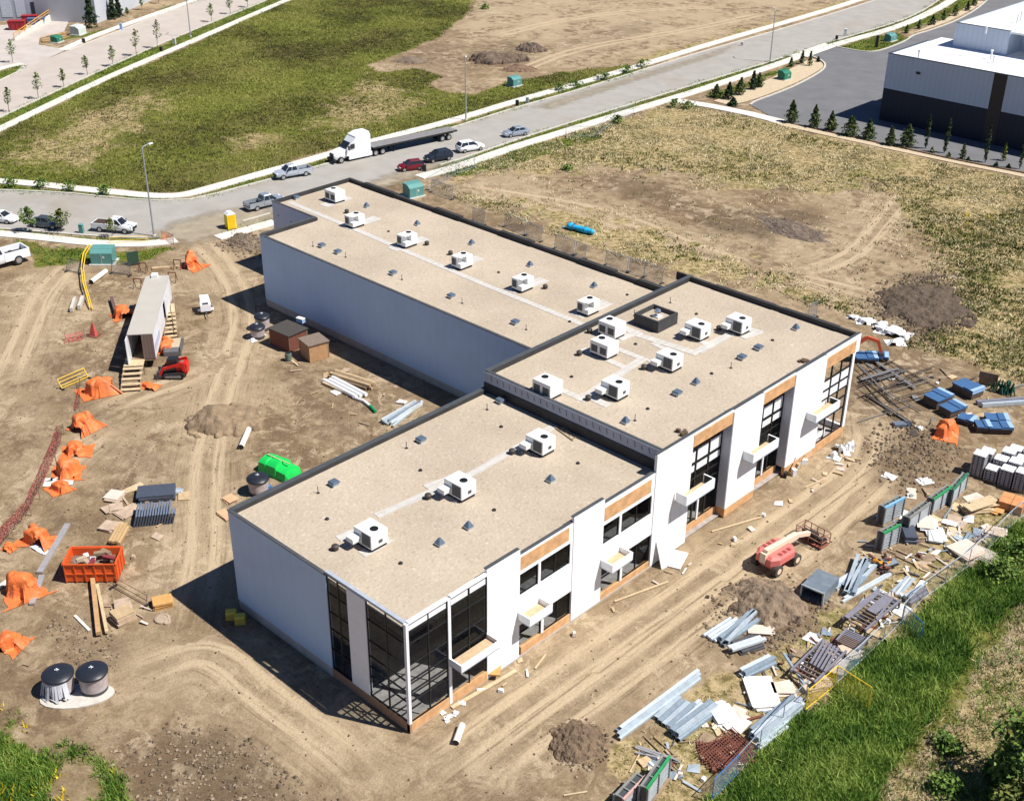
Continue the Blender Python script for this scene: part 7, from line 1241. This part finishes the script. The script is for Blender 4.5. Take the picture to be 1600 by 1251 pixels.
o = MB(); o.box(-94.7, -40, 211.9, 245, 14.9, 15.2); o.build('roof', rwhite, t); o = MB(); o.box(-85.4, -40, 216.7, 217, bh - .1, 15.3); o.build('upper_block_wall', rblue, t); o = MB(); o.box(-95.05, -85.4, 211.55, 211.85, 15.3, 15.4); o.build('coping', mat('thin dark coping', (.06, .07, .09), .5), t)
for i, (px, h) in enumerate((((1435, 90), 1.1), ((1490, 70), 1.8), ((1552, 98), 1.0), ((1548, 92), 1.3), ((1589, 36), 1.2), ((1594, 34), 1.5), ((1540, 52), .9))):
    q = P(*px, bh if i < 4 else 15.2); o = MB(); o.tube((0, 0, -.1), (0, 0, h), .16, n=8); o.lathe([(.2, h), (.26, h + .1), (.26, h + .25), (0, h + .3)], 8); tag(o.build('roof_stack', alum, loc=(q.x, q.y, bh - .1 if i < 4 else 15.2)), 'short pale pipe stack on the white warehouse roofs', 'roof vent', 'stacks on the white roofs')

lf = mat('grey ribbed cladding', (.33, .36, .42), .55, var=.08, scale=.4, stripe=('X', .7, .18)); lf2 = mat('pale grey ribbed cladding', (.50, .52, .55), .55, var=.05, scale=.4, stripe=('X', .7, .08))
def block(A, B, dep, h, m, lb, nm='industrial_building', doors=()):
    a, b = P(*A), P(*B); d = b - a; L_ = d.length; t = thing(nm, lb, 'building', (a.x, a.y, 0), math.atan2(d.y, d.x)); o = MB(); o.box(0, L_, 0, .3, -.2, h); o.box(0, .3, .3, dep, -.2, h); o.box(L_ - .3, L_, .3, dep, -.2, h); o.box(.3, L_ - .3, dep - .3, dep, -.2, h); o.build('wall', m, t)
    o = MB(); o.box(.3, L_ - .3, .3, dep - .3, h - .4, h - .1); o.build('roof', rwhite, t); o = MB(); o.box(-.05, L_ + .05, -.05, .3, h, h + .15); o.build('coping', cope, t)
    for x0, x1, z0, z1, dm in doors: o = MB(); o.box(x0, x1, -.08, -.003, z0, z1); o.build('dock_door', dm, t)
    return t
dm1 = mat('pale blue dock door', (.46, .50, .56), .5, stripe=('Z', .6, .1)); dm2 = mat('dark dock shelter', (.02, .025, .035), .7)
block((-60, 34), (103, 31), 30, 9, lf, 'grey ribbed warehouse with dock doors at the top left corner', doors=((9.0, 11.3, .8, 4.4, dm1), (12.2, 14.2, .8, 4.4, dm1), (15.6, 18.6, .8, 4.0, dm2), (19.8, 21.0, .8, 3.6, dm1)))
block((152, 37), (262, -10), 26, 9, lf2, 'pale grey building with planted wall foot at the top left')
# loading dock ramp, bins
A, B = P(24, 64), P(89, 28); d = B - A; t = thing('dock_ramp', 'concrete dock ramp wall with orange railing at the top left', 'ramp', (A.x, A.y, 0), math.atan2(d.y, d.x)); L_ = d.length; o = MB(); o.add([(0, 0, 0), (L_, 0, 0), (L_, 0, 1.5), (0, 0, .4), (0, .35, 0), (L_, .35, 0), (L_, .35, 1.5), (0, .35, .4)], [(0, 1, 2, 3), (7, 6, 5, 4), (0, 4, 5, 1), (1, 5, 6, 2), (2, 6, 7, 3), (3, 7, 4, 0)]); o.build('wall', walk_m, t)
orr = mat('orange yellow railing', (.65, .33, .04), .5); o = MB(); [o.bar((L_ * k / 8, .18, .4 + 1.1 * k / 8), (L_ * k / 8, .18, 1.5 + 1.1 * k / 8), .1) for k in range(9)]; o.bar((0, .18, 1.5), (L_, .18, 2.6), .12); o.bar((0, .18, 1.0), (L_, .18, 2.1), .1); o.build('railing', orr, t)
for px, m_, lb, s in (((28, 46), mat('dark red bin', (.30, .02, .025), .6, var=.15), 'dark red waste container at the loading dock', (3.2, 2.2, 1.9)), ((48, 36), mat('dark red bin', (.3, .02, .025), .6), 'second red container behind the first at the loading dock', (3, 2, 1.7)), ((58, 38), mat('steel blue bin', (.10, .16, .30), .6, var=.15), 'steel blue container between the red ones and the dock ramp', (3.4, 2.0, 1.4))):
    q = P(*px); t = thing('waste_container', lb, 'container', (q.x, q.y, 0), .9); w_, d_, h_ = s; o = MB(); o.frus(-w_ / 2, w_ / 2, -d_ / 2, d_ / 2, .1, -w_ / 2 - .2, w_ / 2 + .2, -d_ / 2, d_ / 2, h_); o.build('body', m_, t); o = MB(); [o.box(x - .06, x + .06, -d_ / 2 - .1, -d_ / 2 - .002, .15, h_) for x in (-1, 0, 1)]; o.box(-w_ / 2 - .25, w_ / 2 + .25, -d_ / 2 - .1, -d_ / 2 - .001, h_ - .05, h_ + .08); o.build('rib', m_, t)
panel((66, 66), (104, 60), 1.2, orr, None, 'yellow pipe guard round the small green cabinet at the top left', 'pipe_guard', None, 0, .06, 'barrier', 2)

# ================================================================== TREES
def leaf_mat(name, c1, c2, c3, ns=.55, amp=1.6):
    if name in _M: return _M[name]
    m = bpy.data.materials.new(name); m.use_nodes = True; n = m.node_tree.nodes; L = m.node_tree.links; b = n['Principled BSDF']; b.inputs['Roughness'].default_value = .6; b.inputs['Specular IOR Level'].default_value = .25
    a = n.new('ShaderNodeAttribute'); a.attribute_name = 'shade'; tc = n.new('ShaderNodeTexCoord'); z = n.new('ShaderNodeTexNoise'); z.inputs['Scale'].default_value = ns; z.inputs['Detail'].default_value = 6; L.new(tc.outputs['Object'], z.inputs['Vector'])
    ad = n.new('ShaderNodeMath'); ad.operation = 'ADD'; sb = n.new('ShaderNodeMath'); sb.operation = 'MULTIPLY_ADD'; sb.inputs[1].default_value = amp; sb.inputs[2].default_value = -amp / 2; L.new(z.outputs['Fac'], sb.inputs[0]); L.new(a.outputs['Fac'], ad.inputs[0]); L.new(sb.outputs[0], ad.inputs[1])
    r = n.new('ShaderNodeValToRGB'); e = r.color_ramp.elements; e.new(.5)
    for k, (p, c) in zip(e, ((.15, c1), (.5, c2), (.9, c3))): k.position = p; k.color = (*c, 1)
    L.new(ad.outputs[0], r.inputs['Fac']); L.new(r.outputs['Color'], b.inputs['Base Color']); _M[name] = m; return m
def tri_mesh(name, V, shade, m, nper=3):
    """V: (N*nper,3) array"""
    N = len(V) // nper; me = bpy.data.meshes.new(name); me.vertices.add(len(V)); me.vertices.foreach_set('co', V.astype(np.float32).ravel())
    me.loops.add(N * nper); me.loops.foreach_set('vertex_index', np.arange(N * nper, dtype=np.int32)); me.polygons.add(N); me.polygons.foreach_set('loop_start', np.arange(0, N * nper, nper, dtype=np.int32)); me.polygons.foreach_set('loop_total', np.full(N, nper, np.int32)); me.update(calc_edges=True)
    a = me.attributes.new('shade', 'FLOAT', 'POINT'); a.data.foreach_set('value', np.repeat(shade, nper).astype(np.float32)); me.materials.append(m); o = bpy.data.objects.new(name, me); COL.objects.link(o); return o
def leaves(C_, size, rng, up=.5):
    """one leaf quad per centre"""
    N = len(C_); n_ = rng.normal(size=(N, 3)); n_[:, 2] = np.abs(n_[:, 2]) + up; n_ /= np.linalg.norm(n_, axis=1)[:, None]; a = np.cross(n_, rng.normal(size=(N, 3))); a /= np.linalg.norm(a, axis=1)[:, None]; b = np.cross(n_, a); s = size * rng.uniform(.6, 1.3, (N, 1)); a *= s; b *= s * .62
    return np.stack([C_ - a, C_ - b * .9, C_ + a, C_ + b * .9], 1).reshape(-1, 3)
bark = mat('grey brown bark', (.14, .11, .085), .9, var=.2)
def young_tree(h, cr, n, m, lb, seed, trunk=.06, base=.3, nm='young_tree', size=.16, gap=.55):
    rng = np.random.default_rng(seed); t = thing(nm, lb, 'tree', (0, 0, 0), 0); o = MB(); o.tube((0, 0, -.1), (0, 0, h * .55), trunk, trunk * .6, 7); o.tube((0, 0, h * .55), (.05, .03, h * .92), trunk * .6, trunk * .25, 6); lobes = []
    for k in range(9):
        th = k * 2.4 + rng.uniform(-.4, .4); z = h * (base + (1 - base) * (k + .5) / 9); rr = cr * math.sin(PI * min(.97, .18 + .8 * (k + .5) / 9)) * rng.uniform(.55, 1.0); e = (rr * math.cos(th) * .75, rr * math.sin(th) * .75, z + .12 * h); o.tube((0, 0, z - .08 * h), e, trunk * .4, trunk * .15, 5); lobes.append((e, rr * .75 + .1))
    o.build('trunk', bark, t); lobes.append(((0, 0, h * .95), cr * .35)); C_ = []
    for e, r_ in lobes: k = int(n / len(lobes)); p = rng.normal(size=(k, 3)); p /= np.linalg.norm(p, axis=1)[:, None]; C_.append(np.array(e) + p * (rng.uniform(.2, 1, (k, 1)) ** gap) * np.array([r_, r_, r_ * .85]))
    C_ = np.concatenate(C_); ob = tri_mesh('crown', leaves(C_, size, rng), rng.uniform(0, 1, len(C_)), m, 4); ob.parent = t; return t
def conifer(h, cr, n, m, lb, seed, nm='pine_tree', shape=1.0, size=.2, base=.06):
    rng = np.random.default_rng(seed); t = thing(nm, lb, 'tree', (0, 0, 0), 0); o = MB(); o.tube((0, 0, -.1), (0, 0, h * .9), .08, .02, 7); o.build('trunk', bark, t)
    f = rng.uniform(0, 1, n) ** .8; th = rng.uniform(0, 2 * PI, n); tier = .78 + .22 * np.sin(f * 26) ; whorl = .78 + .3 * np.sin(th * 5 + np.floor(f * 8) * 2.1); prof = np.clip((1 - f) ** shape * (.55 + .9 * np.sqrt(np.clip(f * 4, 0, 1))) / 1.25, 0.03, 1) if shape > .6 else np.clip(np.sin(PI * np.clip(f * .92 + .08, 0, 1)) ** .6, .1, 1)
    r_ = cr * prof * tier * whorl * rng.uniform(.35, 1.05, n) ** .5; C_ = np.stack([r_ * np.cos(th), r_ * np.sin(th), h * (base + (1 - base) * f) - .12 * r_], 1); ob = tri_mesh('crown', leaves(C_, size, rng, .2), rng.uniform(0, 1, n), m, 4); ob.parent = t; return t
lm_y = leaf_mat('fresh green leaves', (.05, .10, .015), (.105, .185, .028), (.19, .26, .05)); lm_ol = leaf_mat('yellow green leaves', (.06, .09, .012), (.13, .16, .03), (.21, .21, .05)); lm_d = leaf_mat('dark pine needles', (.012, .028, .012), (.025, .05, .02), (.055, .085, .03)); lm_p = leaf_mat('green pine needles', (.04, .07, .022), (.09, .135, .042), (.17, .20, .075))
def put(t, px, lb=None, grp=None, s=None, rz=None):
    q = P(*px); t.location = (q.x, q.y, 0)
    if lb: t['label'] = lb
    if grp: t['group'] = grp
    if s: t.scale = s
    t.rotation_euler = (random.uniform(-.06, .06), random.uniform(-.06, .06), random.uniform(0, 6.28) if rz is None else rz)
    return t
# young trees along the side road
YT = [((14, 175), 1.0, lm_y, 'young street tree lowest in the row along the side road'), ((60, 155), 1.1, lm_y, 'young street tree second from the bottom along the side road'), ((100, 137), .8, lm_ol, 'small sparse street tree third along the side road'), ((137, 117), .85, lm_ol, 'pale young street tree fourth along the side road'), ((177, 104), .95, lm_y, 'dark young street tree fifth along the side road'), ((213, 88), 1.25, lm_ol, 'taller yellow green street tree sixth along the side road'), ((246, 76), 1.35, lm_ol, 'tallest yellow green street tree by the pale pedestal of the side road'), ((331, 35), .95, lm_y, 'young street tree just right of the thin lamp at the top left'), ((360, 22), .95, lm_y, 'young street tree second right of the thin lamp'), ((387, 12), .9, lm_y, 'young street tree third right of the thin lamp'), ((20, 98), 1.05, lm_y, 'young tree by the yard entrance at the left edge'), ((222, 16), .75, lm_y, 'small young tree on the lawn by the pale building'), ((248, 6), .85, lm_y, 'small young tree higher on the lawn by the pale building'), ((200, 26), .45, lm_y, 'low round bush on the lawn by the pale building')]
for i, (px, s, m_, lb) in enumerate(YT): put(young_tree(3.9 * s, .78 * s, 260, m_, lb, 100 + i, size=.17), px, lb, 'young trees along the side road')
for i, (px, h, cr, m_, lb) in enumerate((((46, 362), 3.1, 1.15, lm_y, 'leafy young tree left of the grey sedan'), ((97, 362), 2.8, 1.2, lm_ol, 'leafy young tree right of the grey sedan'), ((176, 370), 2.4, .6, lm_ol, 'thin yellow green sapling in front of the white pickup'))): put(young_tree(h, cr, 620 if i < 2 else 160, m_, lb, 130 + i, size=.16, trunk=.05), px, lb)
for i, px in enumerate(((18, 292), (65, 293), (110, 297), (163, 304))): put(young_tree(1.2, 1.0, 200, lm_y, 'x', 140 + i, size=.2, base=.05, nm='verge_shrub', trunk=.03), px, ['leafy shrub leaning over the pale walk at the left edge', 'leafy shrub second along the pale walk on the left', 'leafy shrub third along the pale walk on the left', 'leafy shrub fourth along the pale walk, nearest the lamp'][i], 'shrubs over the pale walk')
# dark trees beside the left buildings
for i, (px, h, cr, lb) in enumerate((((143, 44), 7.5, 2.2, 'dark pine between the two buildings at the top left'), ((177, 30), 5.5, 1.6, 'dark pine against the pale building wall'), ((187, 27), 5.0, 1.3, 'second dark pine against the pale building wall, upper right'))): put(conifer(h, cr, 900, lm_d, lb, 150 + i, size=.3), px, lb)
# row along the car park
rowl = ['first pine in the row by the timber edging, from the left', 'second pine in the row by the timber edging', 'third pine in the row by the timber edging', 'fourth and bushiest pine in the row by the timber edging', 'fifth pine in the row by the timber edging', 'sixth slim pine in the row by the timber edging', 'seventh broad pine in the row by the timber edging']
for i, (px, h, cr) in enumerate((((1237, 192), 3.9, 1.15), ((1272, 199), 3.8, 1.1), ((1298, 204), 3.3, 1.2), ((1328, 212), 3.4, 1.5), ((1357, 217), 3.2, 1.35), ((1391, 227), 3.1, 1.0), ((1416, 229), 3.6, 1.5))): put(conifer(h, cr * 1.3, 1500, lm_p, rowl[i], 160 + i, size=.19, shape=.75 + .12 * (i % 3), base=.04), px, rowl[i], 'trees along the timber edging')
coll = ['first narrow columnar tree in front of the charcoal wall', 'second narrow columnar tree in front of the charcoal wall', 'narrow columnar tree in front of the brown wall panel', 'narrow columnar tree at the right edge by the charcoal wall']
for i, (px, h) in enumerate((((1446, 232), 5.6), ((1475, 239), 5.6), ((1539, 254), 6.0), ((1593, 264), 6.6))): put(conifer(h, .52, 520, lm_d, coll[i], 170 + i, 'columnar_tree', .4, .17), px, coll[i], 'trees along the timber edging')
for i, (px, h, cr, lb) in enumerate((((1504, 249), 2.6, .9, 'small spruce between the columnar trees by the charcoal wall'), ((1567, 251), 2.9, .7, 'thin pale spruce right of the brown wall panel'), ((1456, 239), .9, .7, 'low round shrub between the first two columnar trees'), ((1482, 246), .8, .6, 'low round shrub right of the second columnar tree'), ((1512, 252), .7, .6, 'low round shrub right of the small spruce'), ((1556, 260), .7, .6, 'low round shrub left of the thin spruce'), ((1575, 263), .7, .6, 'low round shrub left of the right edge columnar tree'))): put(conifer(h, cr, 420 if i < 2 else 180, lm_ol if i == 1 else lm_p, lb, 180 + i, 'small_spruce' if i < 2 else 'low_shrub', 1.0, .16), px, lb, 'trees along the timber edging')
mul = [((1252, 100), 2.6, .8), ((1265, 103), 2.9, .8), ((1236, 104), 1.8, .8), ((1278, 97), 1.0, .6), ((1416, 52), 1.8, .8), ((1435, 45), 2.0, .8), ((1456, 39), 2.2, 1.2), ((1474, 32), 2.3, .9), ((1492, 25), 2.5, 1.5), ((1511, 17), 2.2, 1.1), ((1522, 9), 1.8, 1.5), ((1534, 1), 1.5, 1.4)]
ml = ['first slim spruce behind the green cabinet in the mulch', 'second slim spruce at the mulch tip by the entrance', 'low bushy spruce left of the slim ones in the mulch', 'tiny spruce at the very tip of the mulch', 'first small spruce in the curved mulch bed by the upper car park', 'second small spruce in the curved mulch bed', 'third bushy spruce in the curved mulch bed', 'fourth slim spruce in the curved mulch bed', 'fifth and largest spruce in the curved mulch bed', 'sixth spruce in the curved mulch bed', 'seventh low spruce in the curved mulch bed', 'topmost low spruce in the curved mulch bed']
for i, (px, h, cr) in enumerate(mul): put(conifer(h, cr, 380, lm_p if i % 3 else lm_d, ml[i], 190 + i, 'small_spruce', 1.0, .2), px, ml[i], 'small spruces in the mulch beds')
for i, (px, h, cr, lb) in enumerate((((1118, 152), 2.3, 1.9, 'low spreading pine at the left end of the dark clump by the walk'), ((1138, 155), 3.0, 1.7, 'tall pine in the middle of the dark clump by the walk'), ((1155, 148), 3.2, 1.7, 'tall pine on the right of the dark clump by the walk'), ((1176, 140), 3.4, 1.2, 'slim pine standing right of the dark clump'), ((1186, 136), 2.6, 1.3, 'pine beside the slim one, nearest the green cabinet'), ((1145, 165), 1.4, 1.3, 'low pine in front of the dark clump by the pale walk'))): put(conifer(h, cr, 620, lm_d if i % 2 else lm_p, lb, 210 + i, size=.24), px, lb, 'pines by the pale walk')
# leafy weeds on the verge and bushes in the field
for i, (px, h, cr, lb) in enumerate((((875, 141), .9, 1.6, 'low leafy bush at the left end of the verge hedge'), ((900, 135), .8, 1.6, 'low leafy bush second along the verge hedge'), ((945, 124), .9, 1.8, 'low leafy bush in the middle of the verge hedge'), ((980, 113), 1.0, 1.8, 'low leafy bush fourth along the verge hedge'), ((1003, 105), 1.2, 1.5, 'tallest leafy bush at the right end of the verge hedge'), ((1053, 168), 1.2, 1.5, 'dark bush at the top of the weedy field by the walk'), ((1075, 170), 1.0, 1.5, 'second dark bush at the top of the weedy field'), ((885, 265), .5, .9, 'lone dark bush on the grey soil of the weedy field'), ((757, 14), .9, 1.3, 'lone dark bush at the edge of the far bare field'), ((965, 192), 1.1, 1.2, 'bush beside the wire panels in the weeds'))): put(young_tree(h, cr, 260, lm_y, lb, 220 + i, size=.2, base=.02, nm='bush', trunk=.03), px, lb, 'low bushes')
# big tree cut by the bottom right corner
big = young_tree(5.4, 3.6, 5200, lm_y, 'big leafy tree cut by the bottom right corner', 240, trunk=.2, base=.12, nm='leafy_tree', size=.2, gap=.4); put(big, (1612, 1246)); big2 = young_tree(3.4, 2.2, 2200, lm_ol, 'smaller leafy tree below the big one at the bottom right corner', 241, trunk=.12, base=.1, nm='leafy_tree', size=.18, gap=.4); put(big2, (1596, 1300))
for i, (px, h, cr, lb) in enumerate((((1560, 900), 1.3, 1.5, 'dark bush in the tall grass by the right fence'), ((1590, 870), 1.4, 1.6, 'bushy weeds at the right edge by the fence'), ((1480, 1170), .7, 1.0, 'low dark bush beside the dry trail'), ((1478, 1232), .8, 1.2, 'low dark bush at the bottom by the dry trail'))): put(young_tree(h, cr, 700, lm_y, lb, 250 + i, size=.16, base=.02, nm='bush', trunk=.03), px, lb, 'low bushes')

# ================================================================== GROUND COVER (uncountable)
def cover_mask(x, y, polys, s=.8, warp=3.0, seed=3):
    wx = x + (fbm(x * .22, y * .22, seed) - .5) * warp; wy = y + (fbm(x * .22, y * .22, seed + 6) - .5) * warp; out = np.zeros(x.shape)
    for poly in polys: out = np.maximum(out, sstep(-s, s, sdist(wx, wy, wp(poly))))
    return out
def blades(name, lb, cat, polys, N, h, w, nb, m, seed, dens=None, clip=None, spread=.18, lean=.5):
    rng = np.random.default_rng(seed); xs, ys = [], []
    for poly in polys:
        q = np.array(wp(poly)); x0, y0 = q.min(0); x1, y1 = q.max(0)
        if clip: x0, x1, y0, y1 = max(x0, clip[0]), min(x1, clip[1]), max(y0, clip[2]), min(y1, clip[3])
        area = (x1 - x0) * (y1 - y0); k = int(N * area); x = rng.uniform(x0, x1, k); y = rng.uniform(y0, y1, k); keep = cover_mask(x, y, [poly]) > rng.uniform(0, 1, k); d3 = np.stack([x, y, np.full(k, -CAM_H)], 1); dz = d3 @ AX_F; u = CX + FPX * (d3 @ AX_R) / dz; v = CY - FPX * (d3 @ AX_U) / dz; keep &= (u > -90) & (u < 1690) & (v > -60) & (v < 1340)
        if dens is not None: keep &= dens(x, y) > rng.uniform(0, 1, k)
        xs.append(x[keep]); ys.append(y[keep])
    x = np.concatenate(xs); y = np.concatenate(ys); n = len(x); ht = h * (.45 + .9 * fbm(x * .35, y * .35, seed + 2)) * rng.uniform(.6, 1.3, n); x = np.repeat(x, nb) + rng.normal(0, spread, n * nb); y = np.repeat(y, nb) + rng.normal(0, spread, n * nb); ht = np.repeat(ht, nb) * rng.uniform(.6, 1.15, n * nb); th = rng.uniform(0, 2 * PI, n * nb); ln = rng.normal(0, lean, (n * nb, 2)) * ht[:, None]; ww = w * rng.uniform(.6, 1.4, n * nb); ax, ay = np.cos(th) * ww, np.sin(th) * ww; z0 = np.full(n * nb, -.12)
    V = np.stack([np.stack([x - ax, y - ay, z0], 1), np.stack([x + ax, y + ay, z0], 1), np.stack([x + ln[:, 0], y + ln[:, 1], ht], 1)], 1).reshape(-1, 3); sh = np.repeat(rng.uniform(0, 1, n), nb) * .6 + rng.uniform(0, .4, n * nb); o = tri_mesh(name, V, sh, m); return tag(o, lb, cat, None, 'stuff')
gm = leaf_mat('lush grass', (.05, .11, .012), (.13, .24, .032), (.30, .38, .08), .22, 2.6); fm = leaf_mat('field weeds', (.07, .065, .02), (.145, .165, .03), (.29, .29, .07), .06, 3.6); dm = leaf_mat('straw weeds', (.22, .185, .075), (.50, .425, .24), (.68, .59, .38), .15, 1.4); gwm = leaf_mat('green field weeds', (.05, .075, .018), (.11, .14, .03), (.20, .21, .06), .2, 2.0); ym = leaf_mat('yellow flowers', (.55, .38, .01), (.65, .48, .02), (.7, .55, .05))
gdens = lambda x, y: (.35 + 1.0 * fbm(x * .3, y * .3, 77)) * np.where(sdist(x, y, wp(TRAIL)) + 3 * (fbm(x * .4, y * .4, 55) - .5) > -.3, .08, 1.0)
blades('tall_grass', 'tall lush green grass and weeds along the fence at the bottom right', 'grass', [GREEN[6]], 62, .46, .048, 6, gm, 301, gdens, clip=(-60, 2, 30, 130), lean=.7)
blades('corner_grass', 'lush green grass patch at the bottom left corner', 'grass', [GREEN[7]], 40, .45, .05, 6, gm, 302, lambda x, y: sstep(.36, .54, fbm(x * .3, y * .3, 78)))
blades('field_weeds', 'rough green and brown weeds covering the field across the road', 'weeds', [GREEN[0]], 8, .24, .10, 5, fm, 303, lambda x, y: (.1 + 1.2 * fbm(x * .12, y * .12, 79)) * (1 - .6 * np.maximum.reduce([sstep(-7, 7, sdist(x, y, wp(q)) + 16 * (fbm(x * .15, y * .15, 92) - .5)) for q in WEEDS[1:4]])), spread=.3, lean=.9)
blades('verge_grass', 'short green grass on the road verges', 'grass', GREEN[1:6] + GREEN[8:], 5, .22, .1, 4, gm, 304, spread=.25)
blades('straw_weeds', 'pale straw coloured dry weeds on the field right of the building', 'weeds', WEEDS[:1], 6.5, .2, .095, 6, dm, 305, lambda x, y: (.06 + 1.0 * sstep(.36, .62, fbm(x * .3, y * .3, 80))) * (1 - np.maximum.reduce([.96 * q[1] * sstep(-5, 5, sdist(x, y, wp(q[0])) + 14 * (fbm(x * .2, y * .2, 91) - .5)) for q in BARES + [MUD[2]]])), spread=.3, lean=1.3)
blades('green_weeds', 'scattered green weeds among the dry straw', 'weeds', WEEDS[:1], 4.0, .3, .11, 6, gwm, 306, lambda x, y: sstep(.44, .6, fbm(x * .1, y * .1, 81)) * (1 - .95 * np.maximum.reduce([sstep(-2, 2, sdist(x, y, wp(q[0]))) for q in BARES + [MUD[2]]])) * (.4 + 1.6 * sstep(-82, -45, x)), spread=.3)
blades('yard_straw', 'thin dry weeds between the stored materials', 'weeds', WEEDS[4:5], 7, .2, .05, 5, dm, 307, lambda x, y: .1 + .9 * fbm(x * .4, y * .4, 82), spread=.2, lean=.9)
blades('trail_grass', 'dry pale grass along the worn trail at the bottom right', 'grass', [TRAIL], 24, .22, .045, 5, dm, 308, lambda x, y: .2 + .8 * fbm(x * .5, y * .5, 83), lean=.9)
blades('yellow_flowers', 'small yellow flowers among the grass', 'flowers', [GREEN[7], [(1390, 1000), (1440, 960), (1470, 1000), (1410, 1040)], [(1500, 330), (1560, 340), (1540, 370), (1500, 360)]], 3, .5, .08, 5, ym, 309, lambda x, y: sstep(.6, .72, fbm(x * .6, y * .6, 84)))
# clods of broken soil
def clods(name, lb, polys, N, s, seed, m):
    rng = np.random.default_rng(seed); xs, ys = [], []
    for poly in polys:
        q = np.array(wp(poly)); x0, y0 = q.min(0); x1, y1 = q.max(0); k = int(N * (x1 - x0) * (y1 - y0)); x = rng.uniform(x0, x1, k); y = rng.uniform(y0, y1, k); keep = (cover_mask(x, y, [poly], 1.5) * (.2 + fbm(x * .6, y * .6, seed))) > rng.uniform(0, 1, k); xs.append(x[keep]); ys.append(y[keep])
    x = np.concatenate(xs); y = np.concatenate(ys); n = len(x); sz = s * rng.uniform(.25, 1, n) ** 2.2; oct_ = np.array([(1, 0, 0), (0, 1, 0), (-1, 0, 0), (0, -1, 0), (0, 0, 1), (0, 0, -1)], float); tri = [(0, 1, 4), (1, 2, 4), (2, 3, 4), (3, 0, 4), (1, 0, 5), (2, 1, 5), (3, 2, 5), (0, 3, 5)]
    pts = oct_[None] * sz[:, None, None] * rng.uniform(.6, 1.3, (n, 6, 1)); a = rng.uniform(0, 6.28, n); c, s_ = np.cos(a)[:, None], np.sin(a)[:, None]; px, py = pts[..., 0] * c - pts[..., 1] * s_, pts[..., 0] * s_ + pts[..., 1] * c; pts = np.stack([px + x[:, None], py + y[:, None], pts[..., 2] * .7 + sz[:, None] * .2], -1); V = pts[:, np.array(tri).ravel()].reshape(-1, 3)
    return tag(tri_mesh(name, V, np.repeat(rng.uniform(0, 1, n), 8), m), lb, 'soil clods', None, 'stuff')
cm = leaf_mat('soil clod', (.10, .07, .045), (.19, .14, .09), (.32, .245, .17))
clods('soil_clods', 'broken soil clods and small stones scattered over the site dirt', [MUD[4][0], MUD[5][0], MUD[8][0], MUD[9][0], MUD[2][0], MUD[7][0]], 14, .2, 401, cm)
clods('site_pebbles', 'sparse small stones over the open site dirt', [[(0, 430), (420, 380), (640, 690), (360, 800), (360, 960), (640, 1180), (1060, 900), (1350, 700), (1450, 640), (1500, 760), (1000, 1251), (250, 1251), (0, 1100)]], .8, .13, 402, cm)

circ = lambda x, y, r: [(x + r * 1.1 * math.cos(a), y + r * .62 * math.sin(a)) for a in [i * .63 for i in range(10)]]
dcm = leaf_mat('dark soil clod', (.06, .042, .028), (.12, .085, .058), (.21, .155, .108))
clods('heap_clods', 'dark clods fallen around the soil heaps and churned soil bank', [circ(1202, 955, 95), circ(905, 1165, 55), circ(1435, 480, 85), circ(1440, 470, 60), circ(385, 380, 40), circ(1415, 690, 60)], 10, .24, 403, dcm)
